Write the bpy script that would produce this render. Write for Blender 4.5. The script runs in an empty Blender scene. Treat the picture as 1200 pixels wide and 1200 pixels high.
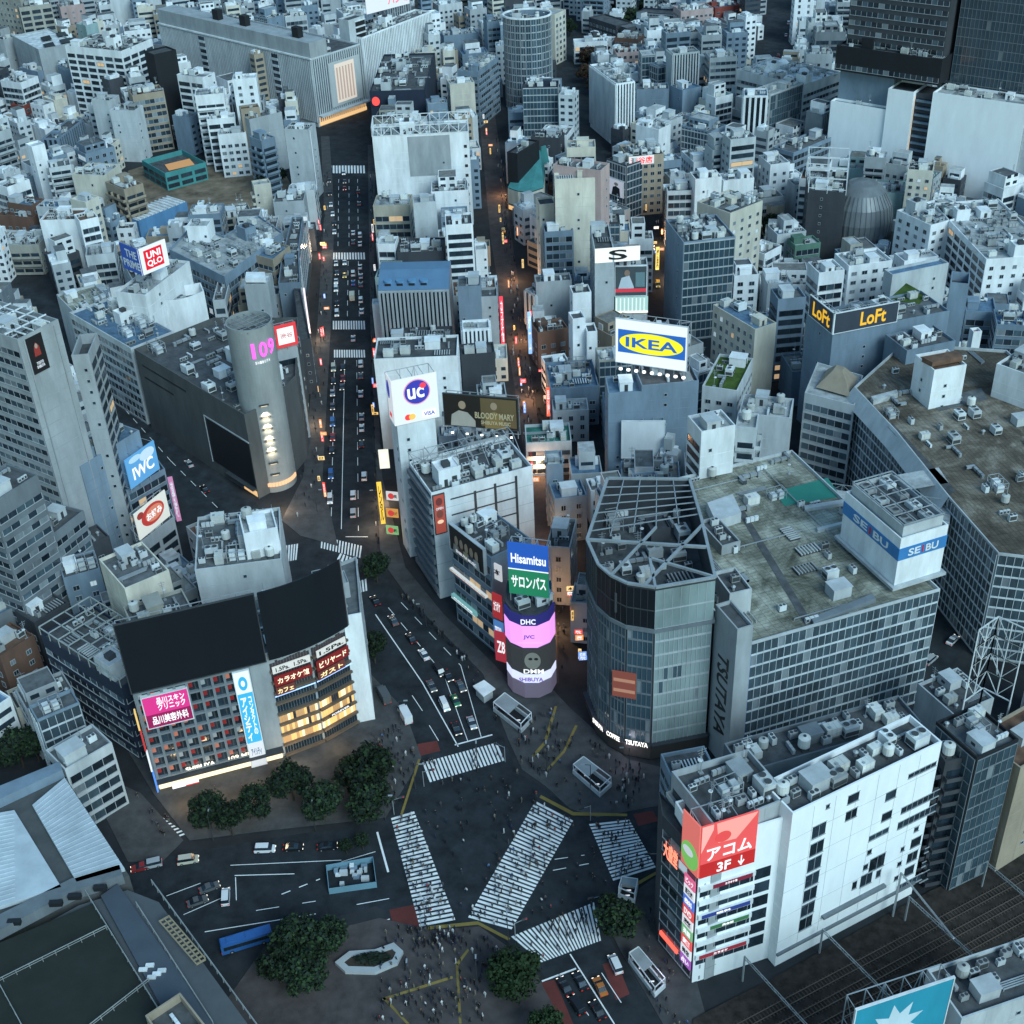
import bpy, math, random
from mathutils import Vector, Matrix
R_ = math.radians
sc = bpy.context.scene
col = sc.collection
random.seed(7)

# ------------------------------------------------------------------ camera
EYE = Vector((0, 0, 230)); FOC = 1540.0
TH = R_(34.36043); RO = R_(2.67186)
_f = Vector((0, math.cos(TH), -math.sin(TH)))
_r0 = Vector((1, 0, 0)); _d0 = Vector((0, -math.sin(TH), -math.cos(TH)))
_R = _r0 * math.cos(RO) + _d0 * math.sin(RO)
_D = _d0 * math.cos(RO) - _r0 * math.sin(RO)
cam = bpy.data.cameras.new('camera'); cam.sensor_width = 36; cam.lens = 36 * FOC / 1200
cam.clip_start = 1; cam.clip_end = 6000
camo = bpy.data.objects.new('camera', cam); col.objects.link(camo)
camo.matrix_world = Matrix.Translation(EYE) @ Matrix(((_R.x, -_D.x, -_f.x), (_R.y, -_D.y, -_f.y), (_R.z, -_D.z, -_f.z))).to_4x4()
sc.camera = camo
# ------------------------------------------------------------------ light
SUN_EL, SUN_AZ = 38.0, 148.0          # azimuth measured from +Y towards +X
w = bpy.data.worlds.new('World'); sc.world = w; w.use_nodes = True
nt = w.node_tree; sky = nt.nodes.new('ShaderNodeTexSky'); sky.sky_type = 'NISHITA'; sky.sun_disc = False
sky.sun_elevation = R_(SUN_EL); sky.sun_rotation = R_(SUN_AZ); sky.air_density = 1.6; sky.dust_density = .5; sky.ozone_density = 3
bg = nt.nodes['Background']; tint = nt.nodes.new('ShaderNodeMix'); tint.data_type = 'RGBA'; tint.blend_type = 'MULTIPLY'; tint.inputs[0].default_value = 1; tint.inputs[7].default_value = (.82, 1.06, 1.08, 1); nt.links.new(sky.outputs[0], tint.inputs[6]); nt.links.new(tint.outputs[2], bg.inputs[0]); bg.inputs[1].default_value = .05
sl = bpy.data.lights.new('sun', 'SUN'); sl.energy = 1.0; sl.angle = R_(30); sl.color = (.70, .93, 1)
so = bpy.data.objects.new('sun', sl); col.objects.link(so)
so.rotation_euler = (R_(90 - SUN_EL), 0, R_(180 - SUN_AZ)); so.location = (0, 0, 300)
sc.view_settings.view_transform = 'Standard'; sc.view_settings.look = 'None'
sc.view_settings.exposure = 1.42; sc.view_settings.gamma = 1
EM = 0.40                               # overall level of lit signs

# ------------------------------------------------------------------ pixel of the photo (1200 scale) + real height -> point in the world
def at(px, py, z=0.0):
    v = _f * FOC + _R * (px - 600) + _D * (py - 600)
    return EYE + v * ((z - 230) / v.z)
def xy(px, py, z=0.0):
    p = at(px, py, z); return Vector((p.x, p.y))
def ht(px, py, bx, by):                # height of px,py above the ground point seen at bx,by
    b = xy(bx, by); v = _f * FOC + _R * (px - 600) + _D * (py - 600)
    return 230 + v.z * b.length / math.hypot(v.x, v.y)

# ------------------------------------------------------------------ materials
MATS = {}
def mat(name, c, rough=.8, em=None, es=0, metal=0, var=.10, dirt=.28, scale=.22, spec=.4, streak=True):
    if name in MATS: return MATS[name]
    m = bpy.data.materials.new(name); m.use_nodes = True; n = m.node_tree.nodes; L = m.node_tree.links
    b = n['Principled BSDF']; b.inputs['Roughness'].default_value = rough; b.inputs['Metallic'].default_value = metal
    b.inputs['Specular IOR Level'].default_value = spec
    if em:
        b.inputs['Base Color'].default_value = (*[x * .4 for x in em], 1)
        b.inputs['Emission Color'].default_value = (*em, 1); b.inputs['Emission Strength'].default_value = es * EM
        MATS[name] = m; return m
    tc = n.new('ShaderNodeTexCoord'); mp = n.new('ShaderNodeMapping'); L.new(tc.outputs['Object'], mp.inputs[0])
    mp.inputs['Scale'].default_value = (1, 1, .28 if streak else 1)
    oi = n.new('ShaderNodeObjectInfo')
    add = n.new('ShaderNodeVectorMath'); add.operation = 'ADD'; L.new(mp.outputs[0], add.inputs[0])
    cmb = n.new('ShaderNodeMath'); cmb.operation = 'MULTIPLY'; cmb.inputs[1].default_value = 57; L.new(oi.outputs['Random'], cmb.inputs[0])
    L.new(cmb.outputs[0], add.inputs[1])
    nz = n.new('ShaderNodeTexNoise'); nz.inputs['Scale'].default_value = scale; nz.inputs['Detail'].default_value = 6; nz.inputs['Roughness'].default_value = .65
    L.new(add.outputs[0], nz.inputs[0])
    rm = n.new('ShaderNodeMapRange'); rm.inputs[1].default_value = .3; rm.inputs[2].default_value = .7
    rm.inputs[3].default_value = 1 - dirt; rm.inputs[4].default_value = 1 + dirt * .35; L.new(nz.outputs[0], rm.inputs[0])
    rv = n.new('ShaderNodeMapRange'); rv.inputs[3].default_value = 1 - var; rv.inputs[4].default_value = 1 + var; L.new(oi.outputs['Random'], rv.inputs[0])
    mu = n.new('ShaderNodeMath'); mu.operation = 'MULTIPLY'; L.new(rm.outputs[0], mu.inputs[0]); L.new(rv.outputs[0], mu.inputs[1])
    sc_ = n.new('ShaderNodeVectorMath'); sc_.operation = 'SCALE'; sc_.inputs[0].default_value = c; L.new(mu.outputs[0], sc_.inputs['Scale'])
    L.new(sc_.outputs[0], b.inputs['Base Color'])
    MATS[name] = m; return m

W = dict(white=(.78, .80, .81), pale=(.50, .53, .545), grey=(.36, .385, .40), stone=(.34, .33, .29), dark=(.055, .06, .07), black=(.012, .014, .018),
         beige=(.46, .42, .34), cream=(.62, .58, .49), tan=(.34, .28, .21), brown=(.16, .09, .065), pink=(.46, .34, .32), red=(.26, .06, .045),
         teal=(.06, .25, .25), green=(.10, .20, .15), blue=(.10, .24, .42), bluegrey=(.19, .255, .32), navy=(.02, .03, .055), slate=(.095, .10, .10), steel=(.17, .195, .215), tealgrey=(.30, .42, .42))
for k, c in W.items(): mat('wall ' + k, c, .82)
mat('wall clean white', (.88, .90, .91), .75, dirt=.10, var=.01)
def wm(k): return MATS['wall ' + k]
R = dict(conc=(.21, .21, .20), light=(.42, .44, .44), dark=(.10, .105, .11), blue=(.12, .20, .29), green=(.05, .20, .16), brown=(.17, .10, .07),
         grass=(.07, .12, .025), white=(.68, .71, .72), grey=(.14, .15, .155), red=(.26, .08, .05), stained=(.28, .27, .22))
for k, c in R.items(): mat('roof ' + k, c, .95, dirt=.5, scale=.35, streak=False, spec=.2)
def rmat(k): return MATS['roof ' + k]
GL = mat('window glass', (.025, .04, .055), .12, spec=.7, var=.5, dirt=.5, scale=.5)
GLB = mat('curtain glass', (.05, .09, .12), .14, spec=.8, var=.2, dirt=.45, scale=.12)
GLG = mat('green glass', (.05, .085, .11), .14, spec=.8, var=.2, dirt=.4, scale=.15)
GLLB = mat('pale grid glass', (.07, .10, .12), .2, spec=.6, var=.1, dirt=.6, scale=.3); GLQ = mat('painted sky glass', (.27, .34, .34), .3, spec=.5, var=.1, dirt=.4, scale=.12)  # GLQ: sky reflection painted into the glass as an even pale colour
BLD = mat('window blinds', (.20, .23, .25), .45, spec=.5, var=.3, dirt=.3, scale=.8); GLM = mat('mid glass', (.07, .105, .13), .16, spec=.7, var=.3, dirt=.4, scale=.4)
LITW = mat('lit window warm', None, em=(1, .68, .38), es=.4)
LITC = mat('lit window cool', None, em=(.75, .92, 1), es=.4)
LITG = mat('shop glow', None, em=(1, .6, .27), es=.8)
FR = mat('window frame', (.42, .45, .47), .5)
MUL = mat('mullion', (.62, .67, .70), .5)
DM = mat('dark metal', (.05, .055, .06), .55)
ST = mat('galvanised steel', (.38, .41, .43), .5, metal=.3)
WP = mat('white painted metal', (.74, .76, .77), .5)
EQ = mat('equipment casing', (.52, .55, .56), .6, var=.45)
EQD = mat('fan grille', (.06, .065, .07), .7)
TK = mat('tank plastic', (.62, .63, .6), .5, var=.2)
ASPH = mat('asphalt', (.030, .037, .044), .9, dirt=.6, scale=.2, streak=False, spec=.25)
PAVE = mat('paving', (.072, .073, .075), .9, dirt=.4, scale=.3, streak=False, spec=.25)
PLAZ = mat('plaza paving', (.080, .068, .067), .9, dirt=.4, scale=.3, streak=False, spec=.25)
ALLEY = mat('alley ground', (.03, .033, .037), .9, dirt=.5, scale=.1, streak=False, spec=.25)
EARTH = mat('bare earth', (.21, .165, .12), .95, dirt=.6, scale=.15, streak=False, spec=.1)
PAINT = mat('road paint', (.84, .85, .84), .8, dirt=.12, scale=.8, streak=False, var=.02)
YEL = mat('tactile paving', (.26, .19, .05), .85, streak=False)
REDP = mat('red asphalt', (.15, .035, .03), .9, streak=False)
BALL = mat('ballast', (.045, .038, .034), .95, dirt=.6, scale=.5, streak=False, spec=.1)
RAIL = mat('rail steel', (.14, .11, .095), .5, metal=.4)

def stained(name, c0, c1, c2, sc_):
    m = mat(name, c1, .95, spec=.2, streak=False); n = m.node_tree.nodes; L = m.node_tree.links; b = n['Principled BSDF']
    tc = n.new('ShaderNodeTexCoord'); z = n.new('ShaderNodeTexNoise'); z.inputs['Scale'].default_value = sc_; z.inputs['Detail'].default_value = 9; z.inputs['Roughness'].default_value = .72; z.inputs['Distortion'].default_value = .6; L.new(tc.outputs['Object'], z.inputs[0])
    cr = n.new('ShaderNodeValToRGB'); e = cr.color_ramp.elements; e[0].position = .36; e[0].color = (*c0, 1); e[1].position = .62; e[1].color = (*c2, 1); q = e.new(.5); q.color = (*c1, 1); L.new(z.outputs[0], cr.inputs[0])
    br = n.new('ShaderNodeTexBrick'); br.inputs['Scale'].default_value = .22; br.inputs['Mortar Size'].default_value = .012; br.offset = 0; br.inputs['Color1'].default_value = (1, 1, 1, 1); br.inputs['Color2'].default_value = (.82, .82, .84, 1); br.inputs['Mortar'].default_value = (.45, .45, .45, 1); L.new(tc.outputs['Object'], br.inputs[0])
    mx = n.new('ShaderNodeMix'); mx.data_type = 'RGBA'; mx.blend_type = 'MULTIPLY'; mx.inputs[0].default_value = 1; L.new(cr.outputs[0], mx.inputs[6]); L.new(br.outputs[0], mx.inputs[7]); L.new(mx.outputs[2], b.inputs['Base Color']); return m
MATS.pop('roof stained'); stained('roof stained', (.085, .085, .065), (.25, .25, .20), (.50, .50, .42), .08)
stained('roof weathered', (.065, .052, .04), (.15, .125, .095), (.33, .295, .24), .06)

# ------------------------------------------------------------------ mesh builder
class MB:
    def __init__(s): s.v = []; s.f = []; s.m = []
    def poly(s, pts, mi=0):
        n = len(s.v); s.v += [tuple(p) for p in pts]; s.f.append(tuple(range(n, n + len(pts)))); s.m.append(mi)
    def hexa(s, p, mi=0, top=True, bot=True):
        n = len(s.v); s.v += [tuple(q) for q in p]
        fs = [(0, 1, 5, 4), (1, 2, 6, 5), (2, 3, 7, 6), (3, 0, 4, 7)]
        if bot: fs.append((3, 2, 1, 0))
        if top: fs.append((4, 5, 6, 7))
        for f in fs: s.f.append(tuple(n + i for i in f)); s.m.append(mi)
    def box(s, x0, x1, y0, y1, z0, z1, mi=0, **k):
        s.hexa([(x0, y0, z0), (x1, y0, z0), (x1, y1, z0), (x0, y1, z0), (x0, y0, z1), (x1, y0, z1), (x1, y1, z1), (x0, y1, z1)], mi, **k)
    def cyl(s, x, y, z0, z1, r, n=12, mi=0, r2=None, top=True, mt=None):
        r2 = r if r2 is None else r2; k = len(s.v)
        for i in range(n):
            a = 2 * math.pi * i / n; s.v.append((x + r * math.cos(a), y + r * math.sin(a), z0))
        for i in range(n):
            a = 2 * math.pi * i / n; s.v.append((x + r2 * math.cos(a), y + r2 * math.sin(a), z1))
        for i in range(n):
            j = (i + 1) % n; s.f.append((k + i, k + j, k + n + j, k + n + i)); s.m.append(mi)
        if top: s.f.append(tuple(k + n + i for i in range(n))); s.m.append(mi if mt is None else mt)
        s.f.append(tuple(k + i for i in reversed(range(n)))); s.m.append(mi)
    def bar(s, a, b, t=.12, mi=0, t2=None):
        a = Vector(a); b = Vector(b); d = (b - a)
        if d.length < 1e-6: return
        d.normalize(); u = d.cross(Vector((0, 0, 1)))
        if u.length < .05: u = Vector((1, 0, 0))
        u.normalize(); v = d.cross(u); t2 = t2 or t; u = u * t / 2; v = v * t2 / 2
        s.hexa([a - u - v, a + u - v, a + u + v, a - u + v, b - u - v, b + u - v, b + u + v, b - u + v], mi)
    def prism(s, pts, z0, z1, mi=0, top=True, mt=None):
        n = len(pts); k = len(s.v)
        s.v += [(p[0], p[1], z0) for p in pts] + [(p[0], p[1], z1) for p in pts]
        for i in range(n):
            j = (i + 1) % n; s.f.append((k + i, k + j, k + n + j, k + n + i)); s.m.append(mi)
        if top: s.f.append(tuple(k + n + i for i in range(n))); s.m.append(mi if mt is None else mt)
    def wallring(s, pts, inn, z0, z1, mi=0):
        n = len(pts); k = len(s.v)
        for P, z in ((pts, z0), (pts, z1), (inn, z1), (inn, z0)): s.v += [(p[0], p[1], z) for p in P]
        for i in range(n):
            j = (i + 1) % n
            for a, b in ((0, n), (n, 2 * n), (2 * n, 3 * n)):
                s.f.append((k + a + i, k + a + j, k + b + j, k + b + i)); s.m.append(mi)
    def mesh(s, name, mats):
        me = bpy.data.meshes.new(name); me.from_pydata(s.v, [], s.f)
        for m in mats: me.materials.append(m)
        if len(mats) > 1: me.polygons.foreach_set('material_index', s.m)
        me.validate(); me.update(); return me
    def build(s, name, mats, parent=None, **k):
        if not isinstance(mats, (list, tuple)): mats = [mats]
        return link(name, s.mesh(name, mats), parent, **k)
def link(name, me, parent=None, M=None, label=None, cat=None, group=None, kind=None):
    o = bpy.data.objects.new(name, me); col.objects.link(o)
    if parent: o.parent = parent
    if M is not None: o.matrix_basis = M
    if label: o['label'] = label
    if cat: o['category'] = cat
    if group: o['group'] = group
    if kind: o['kind'] = kind
    return o
def empty(name, label, cat, loc=(0, 0, 0), rz=0, group=None):
    o = link(name, None, None, Matrix.Translation(Vector(loc)) @ Matrix.Rotation(rz, 4, 'Z'), label, cat, group); o.empty_display_size = 1; return o
def struct(name, mb, m): return mb.build(name, m, kind='structure')
def inset(pts, t):
    n = len(pts); out = []
    for i in range(n):
        a, b, c = Vector(pts[i - 1]), Vector(pts[i]), Vector(pts[(i + 1) % n])
        d1 = (b - a).normalized(); d2 = (c - b).normalized()
        n1 = Vector((-d1.y, d1.x)); n2 = Vector((-d2.y, d2.x)); k = 1 + n1.dot(n2)
        out.append(b + (n1 + n2) * (t / max(k, .4)))
    return out
def area(p): return .5 * sum(p[i - 1][0] * p[i][1] - p[i][0] * p[i - 1][1] for i in range(len(p)))
def inside(p, q):
    c = False; n = len(p); j = n - 1
    for i in range(n):
        if (p[i][1] > q[1]) != (p[j][1] > q[1]) and q[0] < (p[j][0] - p[i][0]) * (q[1] - p[i][1]) / (p[j][1] - p[i][1]) + p[i][0]: c = not c
        j = i
    return c
def seg_d(q, a, b):
    q, a, b = Vector(q), Vector(a), Vector(b); d = b - a; t = max(0, min(1, (q - a).dot(d) / max(d.length_squared, 1e-9))); return (q - a - d * t).length
def edge_d(p, q): return min(seg_d(q, p[i - 1], p[i]) for i in range(len(p)))
SHARED = {}
def shared(key, fn, mats):
    if key not in SHARED:
        mb = MB(); fn(mb); SHARED[key] = mb.mesh(key if isinstance(key, str) else key[0], mats)
    return SHARED[key]
def repeat(root, name, me, mats4, alt=None, palt=0, cap=100):
    """copies of one part; past the cap the farthest go into one mesh"""
    rw = root.matrix_basis
    mats4 = sorted(mats4, key=lambda M: (rw @ M.translation - EYE).length)
    for M in mats4[:cap]:
        link(name, (random.choice(alt) if alt and random.random() < palt else me), root, M)
    rest = mats4[cap:]
    if rest:
        mb = MB()
        for M in rest:
            k = len(mb.v); mb.v += [tuple(M @ v.co) for v in me.vertices]
            for p in me.polygons: mb.f.append(tuple(k + i for i in p.vertices)); mb.m.append(p.material_index)
        mb.build(name, list(me.materials), root, kind='stuff')

# ------------------------------------------------------------------ windows and roof equipment (shared meshes)
def win_mesh(w, h, g=GL, f=FR):
    w = round(w, 1); h = round(h, 1)
    def fn(mb):
        mb.box(-w / 2, w / 2, -.05, 0, 0, h, 0)
        t = .09
        mb.box(-w / 2 - t, w / 2 + t, -.12, 0, -t, 0, 1); mb.box(-w / 2 - t, w / 2 + t, -.12, 0, h, h + t, 1)
        mb.box(-w / 2 - t, -w / 2, -.12, 0, 0, h, 1); mb.box(w / 2, w / 2 + t, -.12, 0, 0, h, 1)
        if w > 1.2: mb.box(-.04, .04, -.09, -.05, 0, h, 1)
    return shared(('window', w, h, g.name, f.name), fn, [g, f])
def ac(mb):
    mb.box(-.95, .95, -.5, .5, .15, 1.75, 0); mb.box(-1, 1, -.55, .55, 0, .15, 1)
    for x in (-.47, .47): mb.cyl(x, 0, 1.75, 1.83, .38, 10, 1)
    mb.box(-.85, .85, -.53, -.5, .4, 1.5, 1)
def acs(mb):
    for i in range(3): mb.box(-1.5 + i * 1.05, -.6 + i * 1.05, -.3, .3, .1, 1.25, 0); mb.cyl(-1.05 + i * 1.05, -.31, .6, .62, .01, 4, 1)
    for i in range(3): mb.box(-1.4 + i * 1.05, -.75 + i * 1.05, -.33, -.3, .3, 1.05, 1)
    mb.box(-1.6, 1.6, -.35, .35, 0, .1, 1)
def tower(mb):
    mb.box(-1.7, 1.7, -1.3, 1.3, .5, 2.9, 0); mb.box(-1.6, 1.6, -1.34, -1.3, .8, 1.9, 1); mb.box(-1.74, -1.7, -1.1, 1.1, .8, 1.9, 1); mb.box(1.7, 1.74, -1.1, 1.1, .8, 1.9, 1)
    for x in (-.85, .85): mb.cyl(x, 0, 2.9, 3.25, .68, 12, 0, mt=1)
    for x in (-1.5, 1.5):
        for y in (-1.1, 1.1): mb.box(x - .1, x + .1, y - .1, y + .1, 0, .5, 1)
def ctank(mb):
    for x in (-.7, .7):
        for y in (-.7, .7): mb.box(x - .08, x + .08, y - .08, y + .08, 0, 1, 1)
    mb.cyl(0, 0, 1, 3, 1.15, 14, 0); mb.cyl(0, 0, 3, 3.35, 1.15, 14, 0, r2=.35); mb.cyl(0, 0, 3.35, 3.5, .3, 8, 1)
def btank(mb):
    mb.box(-1.5, 1.5, -1, 1, .5, 2.5, 0)
    for x in (-1.5, -.5, .5, 1.5): mb.box(x - .05, x + .05, -1.05, 1.05, .45, 2.56, 0)
    mb.box(-1.55, 1.55, -1.05, 1.05, 1.45, 1.55, 0); mb.box(-1.4, 1.4, -.9, .9, 0, .5, 1); mb.cyl(.8, .4, 2.5, 2.7, .3, 8, 1)
def duct(mb):
    mb.box(-3, 3, -.4, .4, .5, 1.3, 0); mb.box(2.2, 3, -.4, 2.4, .52, 1.32, 0); mb.box(-3, -2.2, -.42, .42, 0, .5, 0)
    for x in (-2, 0, 2): mb.box(x - .06, x + .06, -.5, .5, 0, 1.36, 1)
    mb.box(2.1, 3.1, 2.3, 2.5, .4, 1.4, 1)
def pipes(mb):
    for i in range(4):
        y = -.6 + i * .4; mb.box(-4 + i * .3, 4 - i * .2, y - .09, y + .09, .35, .53, 0)
        mb.box(3.8 - i * .2, 4 - i * .2, y - .09, y + .09, 0, .35, 0)
    for x in (-3, -1, 1, 3): mb.box(x - .06, x + .06, -.85, .85, .2, .35, 1)
def stair(mb):
    mb.box(-1.8, 1.8, -2.3, 2.3, 0, 2.7, 0); mb.box(-1.95, 1.95, -2.45, 2.45, 2.7, 2.95, 0); mb.box(-.5, .5, -2.34, -2.3, 0, 2.1, 1)
    mb.box(1.8, 1.84, -.9, .3, 1, 1.8, 1)
def stairbig(mb):
    mb.box(-3, 3, -2.6, 2.6, 0, 4.6, 0); mb.box(-3, 3, -2.6, -2.4, 4.6, 5.2, 0); mb.box(-3, 3, 2.4, 2.6, 4.6, 5.2, 0); mb.box(-3, -2.8, -2.4, 2.4, 4.6, 5.2, 0); mb.box(2.8, 3, -2.4, 2.4, 4.6, 5.2, 0)
    mb.box(-1.6, -.6, -2.64, -2.6, 0, 2.1, 1); mb.box(.6, 2, -2.64, -2.6, 1.4, 2.6, 1); mb.box(-1, 1, -1, 1, 4.6, 5.9, 1)
def mast(mb):
    mb.box(-.06, .06, -.06, .06, 0, 6, 0)
    for z, l in ((5.5, .9), (4.9, .7), (4.4, .5)): mb.box(-l, l, -.035, .035, z, z + .07, 0)
    mb.box(-.4, .4, -.4, .4, 0, .3, 0); mb.cyl(.25, 0, 3.2, 3.35, .45, 8, 1)
def vent(mb):
    mb.cyl(0, 0, 0, 1.1, .35, 10, 0); mb.cyl(0, 0, 1.1, 1.5, .6, 10, 0, r2=.15)
def cage(mb):
    for x in (-2.5, 0, 2.5):
        for y in (-1.6, 1.6): mb.box(x - .08, x + .08, y - .08, y + .08, 0, 3.2, 0)
    for z in (1.6, 3.2):
        for y in (-1.6, 1.6): mb.box(-2.5, 2.5, y - .07, y + .07, z - .14, z, 0)
        for x in (-2.5, 0, 2.5): mb.box(x - .07, x + .07, -1.6, 1.6, z - .13, z + .01, 0)
    mb.box(-1.9, -.3, -1, 1, 0, 1.9, 1); mb.box(.4, 2, -1.1, .9, 0, 2.3, 1)
def grate(mb):
    for i in range(7): mb.box(-2.4 + i * .8, -2.1 + i * .8, -1.5, 1.5, .5, .75, 0)
    mb.box(-2.5, 2.7, -1.5, -1.35, .3, .5, 1); mb.box(-2.5, 2.7, 1.35, 1.5, .3, .5, 1)
    for x in (-2.3, 2.4): mb.box(x - .1, x + .1, -1.4, 1.4, 0, .3, 1)
KIT = {'air_conditioner': (ac, [EQ, EQD], 1.2), 'condenser_row': (acs, [EQ, EQD], 1.7), 'cooling_tower': (tower, [EQ, EQD], 2.1), 'water_tank': (ctank, [TK, DM], 1.3),
       'panel_tank': (btank, [TK, ST], 1.8), 'air_duct': (duct, [ST, EQD], 3.2), 'pipe_run': (pipes, [ST, DM], 4), 'stair_house': (stair, None, 2.7), 'lift_house': (stairbig, None, 3.8),
       'antenna': (mast, [ST, WP], .6), 'roof_vent': (vent, [ST, ST], .6), 'equipment_cage': (cage, [ST, EQ], 2.8), 'louvre_rack': (grate, [EQ, DM], 2.9)}
def kit_mesh(k, wall='pale'):
    fn, ms, r = KIT[k]
    return shared(k if ms else (k, wall), fn, ms or [wm(wall), DM])
def clutter(root, poly, z, amount, wall, rnd, avoid=()):
    """stand equipment on a roof; poly in root space; returns nothing"""
    A = abs(area(poly)); xs = [p[0] for p in poly]; ys = [p[1] for p in poly]; placed = list(avoid); tags = []
    def put(k, tries=14, ang=None):
        r = KIT[k][2]
        for _ in range(tries):
            x = rnd.uniform(min(xs), max(xs)); y = rnd.uniform(min(ys), max(ys))
            if not inside(poly, (x, y)) or edge_d(poly, (x, y)) < min(r, 2.3) * .8 + .3: continue
            if any((x - a) ** 2 + (y - b) ** 2 < (r * .8 + c * .8) ** 2 for a, b, c in placed): continue
            placed.append((x, y, r)); s = rnd.uniform(.85, 1.15)
            a = rnd.choice((0, math.pi / 2, math.pi)) if ang is None else ang
            link(k, kit_mesh(k, wall), root, Matrix.Translation((x, y, z)) @ Matrix.Rotation(a, 4, 'Z') @ Matrix.Scale(s, 4)); tags.append(k); return True
        return False
    if A > 420 and amount > .4: put('lift_house', 30)
    elif A > 60: put('stair_house', 30)
    if A > 900 and amount > .7: put('lift_house', 30); put('stair_house', 30)
    n = int(min(46, A / 12 * amount)) + (1 if A > 30 else 0)
    ks = ['air_conditioner'] * 5 + ['condenser_row'] * 4 + ['cooling_tower'] * 2 + ['water_tank', 'panel_tank', 'panel_tank', 'air_duct', 'pipe_run', 'roof_vent', 'antenna', 'equipment_cage', 'louvre_rack', 'air_duct']
    for _ in range(n): put(rnd.choice(ks), 8)
    return tags

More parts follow.
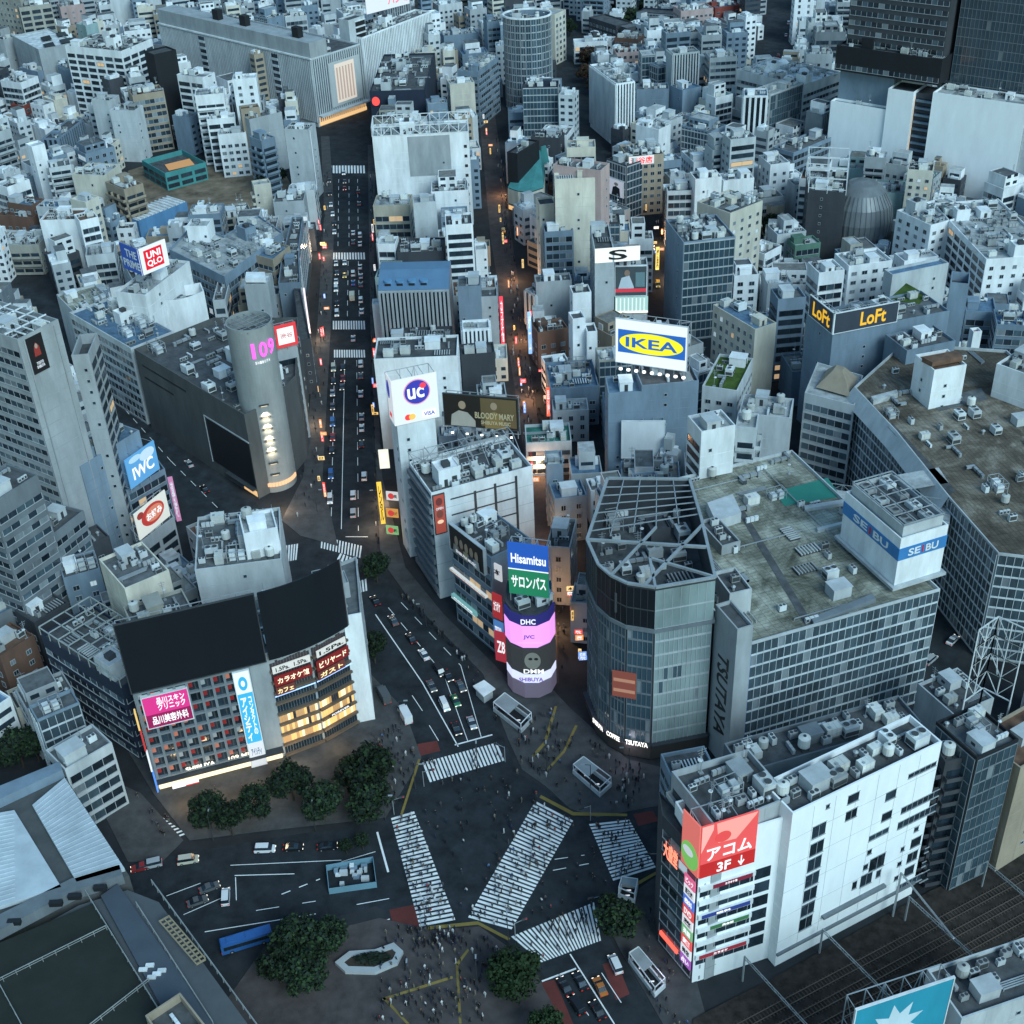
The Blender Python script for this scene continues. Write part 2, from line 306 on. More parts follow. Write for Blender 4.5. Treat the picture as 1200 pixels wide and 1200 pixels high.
# ------------------------------------------------------------------ facades
def face_frame(p, q):
    """local frame on a wall from p to q (left to right seen from outside): x along, -y outward"""
    d = (Vector(q) - Vector(p)); L = d.length; a = math.atan2(d.y, d.x)
    return Matrix.Translation((p[0], p[1], 0)) @ Matrix.Rotation(a, 4, 'Z'), L
def facade(root, p, q, h, st, fl, rnd, wall, z0=0.0, lit=.03):
    F, L = face_frame(p, q)
    nf = max(1, int((h - z0 - 1.4) / fl))
    T = lambda x, z, y=0: F @ Matrix.Translation((x, y, z))
    if L < 2.2 or st == 'n': return
    if st == 'w':
        ww = rnd.choice((1.3, 1.6, 1.9)); hh = rnd.choice((1.3, 1.5, 1.7)); sp = rnd.choice((2.9, 3.3, 3.8))
        n = max(1, int((L - .8) / sp)); sp = (L - .6) / n
        Ms = [T(.3 + sp * (i + .5), z0 + fl * k + 1.1) for k in range(nf) for i in range(n)]
        repeat(root, 'window', win_mesh(ww, hh), Ms, [win_mesh(ww, hh, LITW), win_mesh(ww, hh, LITC)] * (2 if lit else 0) + [win_mesh(ww, hh, BLD)] * 14 + [win_mesh(ww, hh, GLM)] * 12, .36)
    elif st == 'W':      # deep dark openings, wide
        n = max(1, int(L / 6)); sp = L / n; ww = sp - 1.6
        repeat(root, 'window', win_mesh(ww, 1.9, GL, DM), [T(sp * (i + .5), z0 + fl * k + 1.0) for k in range(nf) for i in range(n)], [win_mesh(ww, 1.9, LITW, DM)], lit)
    elif st == 'b':
        n = rnd.randint(1, 4); Ms = []
        x = rnd.uniform(.15, .85) * L; x = max(1, min(L - 1, x))
        for k in range(nf):
            if rnd.random() < .55: Ms.append(T(x, z0 + fl * k + 1.2))
        repeat(root, 'window', win_mesh(.8, .9), Ms)
        mb = MB()
        for k in range(1, nf): mb.box(0.05, L - .05, -.03, 0, z0 + fl * k, z0 + fl * k + .12, 0)
        for i in range(1, int(L / 7) + 1): x = i * L / (int(L / 7) + 1); mb.box(x - .05, x + .05, -.028, 0, z0 + .1, h - .3, 0)
        if mb.v: mb.build('wall_seams', wm(wall), root, M=F)
    elif st in 'rR':
        gh = 1.6 if st == 'r' else 2.1
        def fn(mb):
            n = max(2, int(L / 2.6))
            for i in range(n): mb.box(.5 + (L - 1) * i / n, .5 + (L - 1) * (i + 1) / n, -.06, 0, 0, gh, rnd.choice((0, 0, 0, 0, 2, 2, 3)))
            for i in range(n + 1): x = .5 + (L - 1) * i / n; mb.box(x - .07, x + .07, -.12, -.06, 0, gh, 1)
            mb.box(.45, L - .45, -.2, 0, -.14, 0, 1)
        me3 = []
        for _ in range(3): mb = MB(); fn(mb); me3.append(mb.mesh('window_band', [GL, FR, GLM, BLD]))
        me2 = None
        for k in range(nf):
            o = me3[k % 3]
            if rnd.random() < lit * .8:
                if me2 is None: mb = MB(); fn(mb); me2 = mb.mesh('window_band', [GL, FR, rnd.choice((LITW, LITC)), GLM])
                o = me2
            link('window_band', o, root, T(0, z0 + fl * k + 1.0))
    elif st in 'gGkqd':
        g = {'g': GLB, 'G': GLG, 'k': GLLB, 'q': GLQ, 'd': GLB}[st]
        mb = MB(); n = max(2, int(L / (1.1 if st in 'dq' else 1.8))); z = z0 + .5
        while z < h - .7:
            t = min(h - .7, z + fl)
            for i in range(n): mb.box(.25 + (L - .5) * i / n, .25 + (L - .5) * (i + 1) / n, -.1, 0, z, t, rnd.choice((0, 0, 0, 1, 1, 2)) if rnd.random() < {'q': .1, 'k': .55}.get(st, .35) else 0, top=False, bot=False)
            z += fl
        mb.build('glazing', [g, GLM if st != 'q' else MATS['mid glass'], BLD], root, M=F)
        mb = MB()
        for i in range(n + 1): x = .25 + (L - .5) * i / n; mb.box(x - .06, x + .06, -.24, -.1, z0 + .5, h - .7, 0)
        z = z0 + .5
        while z < h - .7: mb.box(.2, L - .2, -.2, -.1, z, z + (.5 if st != 'G' else .25), 0); z += fl
        mb.build('mullions', MUL if st == 'k' else (wm('steel') if st in 'Gd' else FR), root, M=F)
    elif st in 'vV':
        mb = MB(); mb.box(.25, L - .25, -.05, 0, z0 + 2.5, h - 1, 0); mb.build('glazing', GL, root, M=F)
        mb = MB(); n = max(2, int(L / (2.4 if st == 'v' else 1.5)))
        for i in range(n + 1): x = .4 + (L - .8) * i / n; mb.box(x - (.55 if st == 'v' else .4), x + (.55 if st == 'v' else .4), -.5, -.05, z0 + 2.5, h - .6, 0)
        mb.build('fins', wm(wall), root, M=F)
    elif st == 'l':
        def fn(mb):
            mb.box(.3, L - .3, -1.25, 0, -.15, 0, 0); mb.box(.3, L - .3, -1.3, -1.2, 0, 1.05, 0); mb.box(.3, .4, -1.2, 0, 0, 1.05, 0); mb.box(L - .4, L - .3, -1.2, 0, 0, 1.05, 0)
            mb.box(.8, L - .8, -.05, 0, .1, 2.1, 1)
            n = max(1, int(L / 4))
            for i in range(1, n): x = L * i / n; mb.box(x - .07, x + .07, -1.2, -.05, 0, 2.5, 0)
        mb = MB(); fn(mb); me = mb.mesh('balcony', [wm(wall), GL])
        for k in range(nf): link('balcony', me, root, T(0, z0 + fl * k + .6))

KEYS = []      # (distance, x0, y0, x1, y1) photo boxes that later infill must not cover
ROOTS = []     # (label, world polygon, height) for every building
def building(label, pts, h, wall='pale', st='w', roof='conc', cl=.8, fl=3.5, par=.9, group=None, name='office_building', cat='building', sides=None, z0=0.0, lit=.05, shop=False, seed=None, register=True, th=.35, roof_drop=None):
    """pts: world footprint, counter-clockwise, edge 0 is the front (left to right seen from the camera)"""
    pts = [Vector(p) for p in pts]
    if area(pts) < 0: pts = [pts[1], pts[0]] + pts[:1:-1]
    c = sum(pts, Vector((0, 0))) / len(pts); d = pts[1] - pts[0]; rz = math.atan2(d.y, d.x)
    root = empty(name, label, cat, (c.x, c.y, z0), rz, group)
    rot = Matrix.Rotation(-rz, 2); lp = [rot @ (p - c) for p in pts]
    rnd = random.Random(seed if seed is not None else label)
    H = h - z0
    mb = MB(); inn = inset(lp, th); mb.prism(lp, 0, H - .01, 0, top=False); mb.wallring(lp, inn, H - .01, H, 0)
    n = len(lp); k = len(mb.v); mb.v += [(p.x, p.y, H) for p in inn] + [(p.x, p.y, H - par) for p in inn]
    for i in range(n): j = (i + 1) % n; mb.f.append((k + j, k + i, k + n + i, k + n + j)); mb.m.append(0)
    mb.build('wall', wm(wall), root)
    mb = MB(); mb.poly([(p.x, p.y, H - par) for p in inset(lp, th - .05)]); mb.build('roof', rmat(roof), root)
    for i in range(n):
        a, b = pts[i], pts[(i + 1) % n]; e = b - a; nrm = Vector((e.y, -e.x)).normalized(); mid = (a + b) / 2
        if nrm.dot(-mid) < -.04 * mid.length: continue
        s_ = (sides[i] if sides and i < len(sides) else (st if not sides else sides[-1]))
        facade(root, lp[i], lp[(i + 1) % n], H, s_, fl, rnd, wall, 0.0, lit)
        if shop and e.length > 4:
            F, L = face_frame(lp[i], lp[(i + 1) % n]); mb = MB(); mb.box(.5, L - .5, -.35, 0, .4, 2.7, 0); mb.box(.3, L - .3, -1.3, 0, 2.95, 3.15, 1)
            mb.build('shopfront', [LITG, DM], root, M=F)
    if cl > 0: root['tags'] = ','.join(sorted(set(clutter(root, inn, H - par, cl, rnd.choice((wall, 'white', 'pale')), rnd))))
    if 'tags' in root: del root['tags']
    if register: ROOTS.append((label, pts, h, root)); key([(p.x, p.y, z) for p in pts for z in (h, h * .5)])
    return root
def rect(x0, y0, x1, y1, back, h):
    """front top edge in the photo from x0,y0 to x1,y1; back = depth in metres or a photo point on the back edge"""
    a = xy(x0, y0, h); b = xy(x1, y1, h); d = (b - a).normalized(); nrm = Vector((-d.y, d.x))
    dep = back if isinstance(back, (int, float)) else (xy(back[0], back[1], h) - a).dot(nrm)
    return [a, b, b + nrm * dep, a + nrm * dep]
def px_of(p):
    v = Vector(p) - EYE; k = FOC / v.dot(_f); return 600 + v.dot(_R) * k, 600 + v.dot(_D) * k
def key(pts):
    q = [px_of(p) for p in pts]; xs = [a for a, b in q]; ys = [b for a, b in q]; d = min(Vector(p[:2]).length for p in pts)
    KEYS.append((d, min(xs), min(ys), max(xs), max(ys)))
def local(root, p): return root.matrix_basis.inverted() @ Vector((p[0], p[1], p[2] if len(p) > 2 else 0))

# ------------------------------------------------------------------ ground, roads, pavements (all at real height; corners read off the photo)
mb = MB(); mb.poly([(-3000, -400, 0), (3000, -400, 0), (3000, 5000, 0), (-3000, 5000, 0)]); struct('ground', mb, ALLEY)
NOGO = []
def sheet(name, pts, m, z=.004, th=0, z0=-.01):
    p = [xy(a, b) for a, b in pts]
    if area(p) < 0: p.reverse()
    if name in ('road', 'pavement', 'plaza', 'bare_ground'): NOGO.append(p)
    mb = MB()
    if th: mb.prism(p, z0, z + th)
    else: mb.poly([(q.x, q.y, z) for q in p])
    return mb.build(name, m, kind='structure')
sheet('road', [(384, 150), (434, 150), (431, 250), (431, 380), (438, 560), (440, 655), (470, 700), (560, 790), (592, 868), (606, 905), (640, 925), (690, 962), (770, 955), (850, 920), (900, 1100), (770, 1022), (700, 1070), (720, 1110), (800, 1240), (690, 1240), (630, 1130), (600, 1105), (560, 1080), (505, 1086), (440, 1062), (300, 1100), (170, 1190), (60, 1190), (60, 1040), (190, 1005), (300, 985), (452, 962), (480, 915), (492, 885), (470, 830), (415, 770), (398, 700), (372, 668), (352, 690), (300, 655), (300, 620), (345, 640), (372, 625), (376, 560), (386, 380), (390, 250)], ASPH)
sheet('road', [(300, 660), (345, 640), (300, 590), (225, 540), (150, 470), (60, 350), (20, 330), (20, 350), (60, 400), (120, 480), (190, 560), (250, 620)], ASPH, .006)
sheet('road', [(384, 152), (360, 135), (415, 120), (470, 110), (500, 128), (434, 152)], ASPH, .007)
sheet('road', [(632, 800), (655, 800), (650, 700), (640, 560), (620, 420), (600, 280), (578, 120), (560, 120), (575, 280), (598, 420), (618, 560), (632, 700)], PLAZ, .006)
sheet('road', [(690, 960), (770, 955), (900, 885), (1060, 810), (1140, 740), (1180, 700), (1140, 690), (1060, 770), (900, 850), (790, 915)], ASPH, .008)
sheet('road', [(1105, 800), (1130, 760), (1050, 640), (985, 560), (900, 470), (830, 390), (790, 330), (765, 240), (735, 240), (768, 340), (810, 420), (880, 520), (960, 600), (1060, 720)], ASPH, .009)
sheet('road', [(905, -40), (940, -40), (925, 60), (920, 100), (880, 110), (895, 60)], ASPH, .006)
sheet('road', [(650, 20), (672, 20), (700, 160), (745, 250), (722, 250), (690, 190), (664, 120)], ASPH, .006)
sheet('bare_ground', [(150, 200), (200, 185), (330, 195), (345, 225), (300, 262), (240, 275), (180, 282), (150, 250)], EARTH, .006)
# pavements are 0.13 m kerbed slabs
def pavement(pts, m=PAVE, nm='pavement', z=.13): return sheet(nm, pts, m, 0, z)
pavement([(396, 640), (378, 560), (388, 380), (392, 250), (386, 160), (376, 160), (380, 250), (372, 380), (355, 560), (330, 610), (352, 628)][::-1])
pavement([(431, 170), (440, 170), (438, 380), (448, 560), (475, 665), (520, 720), (600, 800), (640, 800), (668, 830), (735, 890), (800, 905), (770, 945), (700, 958), (668, 948), (640, 922), (612, 902), (596, 868), (566, 790), (478, 700), (446, 655), (441, 560), (434, 380)])
pavement([(404, 700), (420, 775), (474, 832), (494, 888), (480, 912), (452, 958), (300, 975), (222, 985), (180, 930), (150, 880), (420, 850), (400, 735)])
pavement([(445, 1076), (505, 1090), (562, 1086), (598, 1112), (628, 1140), (680, 1240), (300, 1240), (260, 1180), (310, 1110)], PLAZ, 'plaza')
pavement([(706, 1072), (768, 1028), (790, 1050), (840, 1240), (800, 1240), (726, 1112)])
pavement([(100, 900), (165, 930), (215, 985), (190, 1010), (150, 1010), (120, 950)])
# markings
def mark(pts, m=PAINT, z=.016, nm='road_marking'): return sheet(nm, pts, m, z)
def lerp(a, b, t): return (a[0] + (b[0] - a[0]) * t, a[1] + (b[1] - a[1]) * t)
def crossing(a, b, c, d, n, z=.018, fill=.6, nm='crosswalk'):
    """a-b and d-c are the two long sides the stripes step along; stripes run from side ab to side dc"""
    A, B, C_, D_ = [xy(*p) for p in (a, b, c, d)]; mb = MB()
    for i in range(n):
        t0 = (i + .5 - fill / 2) / n; t1 = (i + .5 + fill / 2) / n
        q = [A.lerp(B, t0), A.lerp(B, t1), D_.lerp(C_, t1), D_.lerp(C_, t0)]
        if area(q) < 0: q.reverse()
        mb.poly([(p.x, p.y, z) for p in q])
    mb.build(nm, PAINT, kind='structure')
crossing((494, 894), (583, 870), (592, 891), (503, 917), 21)
crossing((458, 958), (492, 1087), (534, 1079), (485, 950), 28)
crossing((628, 938), (548, 1076), (599, 1090), (672, 961), 33)
crossing((690, 965), (719, 1033), (769, 1017), (737, 960), 17)
crossing((598, 1098), (697, 1057), (705, 1102), (634, 1128), 21)
crossing((165, 955), (205, 984), (220, 978), (182, 952), 9, fill=.45)
crossing((376, 628), (425, 640), (423, 654), (375, 642), 14, fill=.5)
crossing((394, 655), (420, 668), (420, 656), (398, 648), 6)
crossing((398, 688), (430, 678), (431, 692), (402, 700), 9)
crossing((331, 640), (350, 637), (348, 656), (331, 659), 6)
for y0, y1 in ((194, 203), (296, 304), (376, 386), (410, 419)): crossing((382 + (y0 - 190) * .04, y0), (428, y0), (428.5, y1), (382 + (y0 - 190) * .04, y1), 13)
crossing((1098, 795), (1128, 790), (1128, 802), (1100, 808), 8)
def line(a, b, wpx=1.0, dash=0, m=PAINT, z=.014):
    A, B = xy(*a), xy(*b); d = B - A; L = d.length; d.normalize(); n = Vector((-d.y, d.x)) * .09 * wpx; mb = MB(); t = 0
    while t < L:
        e = min(L, t + (dash if dash else L)); p, q = A + d * t, A + d * e
        mb.poly([(*(p - n), z), (*(q - n), z), (*(q + n), z), (*(p + n), z)]); t = e + dash if dash else L + 1
    mb.build('lane_marking', m, kind='structure')
def zl(x, y, z=0): return (x, y)
for a, b, wd, ds in [((495, 800), (537, 875), 1.6, 0), ((520, 790), (548, 868), 1, 0), ((540, 780), (564, 864), 1, 0), ((533, 873), (577, 861), 2.4, 0), ((440, 720), (495, 800), 1.6, 0), ((455, 712), (520, 790), 1, 4), ((470, 706), (540, 780), 1, 4),
                     ((483, 815), (495, 833), 1, 0), ((503, 850), (514, 868), 1, 0), ((240, 1092), (370, 1071), 1.2, 0), ((300, 1067), (370, 1056), 1, 5), ((418, 1060), (456, 1053), 1, 0), ((275, 1026), (345, 1024), 1.2, 0), ((276, 1028), (277, 1055), 1, 0), ((270, 1014), (400, 1008), 1, 0),
                     ((330, 1048), (375, 1030), 1.4, 2), ((442, 975), (455, 1022), 2.6, 0), ((195, 1050), (235, 1035), 1, 0), ((215, 1072), (265, 1050), 1, 0), ((430, 1085), (457, 1077), 1.4, 0), ((400, 1010), (440, 998), 1, 0),
                     ((635, 1150), (675, 1135), 2.2, 0), ((668, 1118), (720, 1200), 1.5, 0), ((655, 1142), (690, 1190), 1, 0), ((705, 1140), (728, 1175), 1, 0), ((648, 1020), (690, 1012), 1, 3), ((650, 1007), (685, 1002), 1, 3),
                     ((409, 210), (409, 292), 1, 5), ((397, 210), (396, 292), 1, 5), ((419, 210), (420, 292), 1, 5), ((408, 306), (407, 374), 1, 5), ((420, 306), (421, 374), 1, 5), ((396, 306), (395, 374), 1, 5), ((404, 422), (400, 620), 1.2, 0), ((418, 422), (420, 622), 1, 5), ((392, 422), (388, 615), 1, 5), ((405, 629), (431, 629), 1.5, 0),
                     ((160, 935), (178, 965), 1, 0), ((150, 940), (168, 970), 1, 0), ((200, 540), (260, 600), 1, 4), ((120, 450), (200, 540), 1, 4)]: line(a, b, wd, ds)
for pts in ([(489, 872), (512, 868), (516, 880), (492, 886)], [(456, 1066), (486, 1060), (492, 1087), (462, 1088)], [(632, 1152), (650, 1148), (672, 1200), (652, 1205)], [(706, 1130), (722, 1125), (738, 1165), (722, 1172)], [(742, 954), (765, 950), (772, 962), (748, 968)], [(415, 1088), (456, 1076), (458, 1084), (420, 1096)]):
    mark(pts, REDP, .012, 'red_asphalt')
for pts in ([(650, 828), (653, 828), (640, 872), (626, 888), (623, 886), (637, 870)], [(674, 850), (677, 851), (662, 882), (642, 904), (640, 902), (660, 880)], [(634, 932), (672, 952), (735, 954), (735, 957), (671, 956), (632, 935)], [(500, 1086), (560, 1080), (598, 1100), (596, 1103), (560, 1084), (500, 1090)],
            [(534, 1130), (537, 1130), (541, 1200), (538, 1200)], [(448, 1170), (530, 1144), (531, 1147), (449, 1173)], [(448, 1170), (451, 1169), (480, 1200), (476, 1200)], [(534, 1130), (548, 1112), (550, 1114), (537, 1132)], [(490, 890), (493, 890), (472, 955), (469, 955)], [(768, 1022), (771, 1024), (735, 1045), (732, 1042)]):
    sheet('tactile_paving', pts, YEL, .134)
# railway: ballast bed with rails, a few metres wide tracks running along the white building
p = [xy(*q) for q in ((812, 1195), (900, 1150), (1090, 1045), (1230, 985), (1330, 1090), (1000, 1330), (800, 1330))]
if area(p) < 0: p.reverse()
mb = MB(); mb.prism(p, -.01, .35); struct('railway_bed', mb, BALL)
A, B = xy(830, 1215), xy(1210, 1015); d = (B - A).normalized(); nn = Vector((d.y, -d.x))
mb = MB(); ms = MB()
for k in range(9):
    o = nn * (1.5 + k * 3.9 + (1.4 if k > 3 else 0))
    for g in (-.75, .75):
        a = A + o + nn * g - d * 20; b = B + o + nn * g + d * 30; mb.bar((a.x, a.y, .58), (b.x, b.y, .58), .16)
    for i in range(150):
        c = A + o - d * 15 + d * i * .8; a = c - nn * 1.25; b = c + nn * 1.25; ms.bar((a.x, a.y, .42), (b.x, b.y, .42), .24, 0, .14)
struct('railway_track', mb, RAIL); struct('railway_sleepers', ms, mat('sleeper wood', (.07, .055, .045), .9))

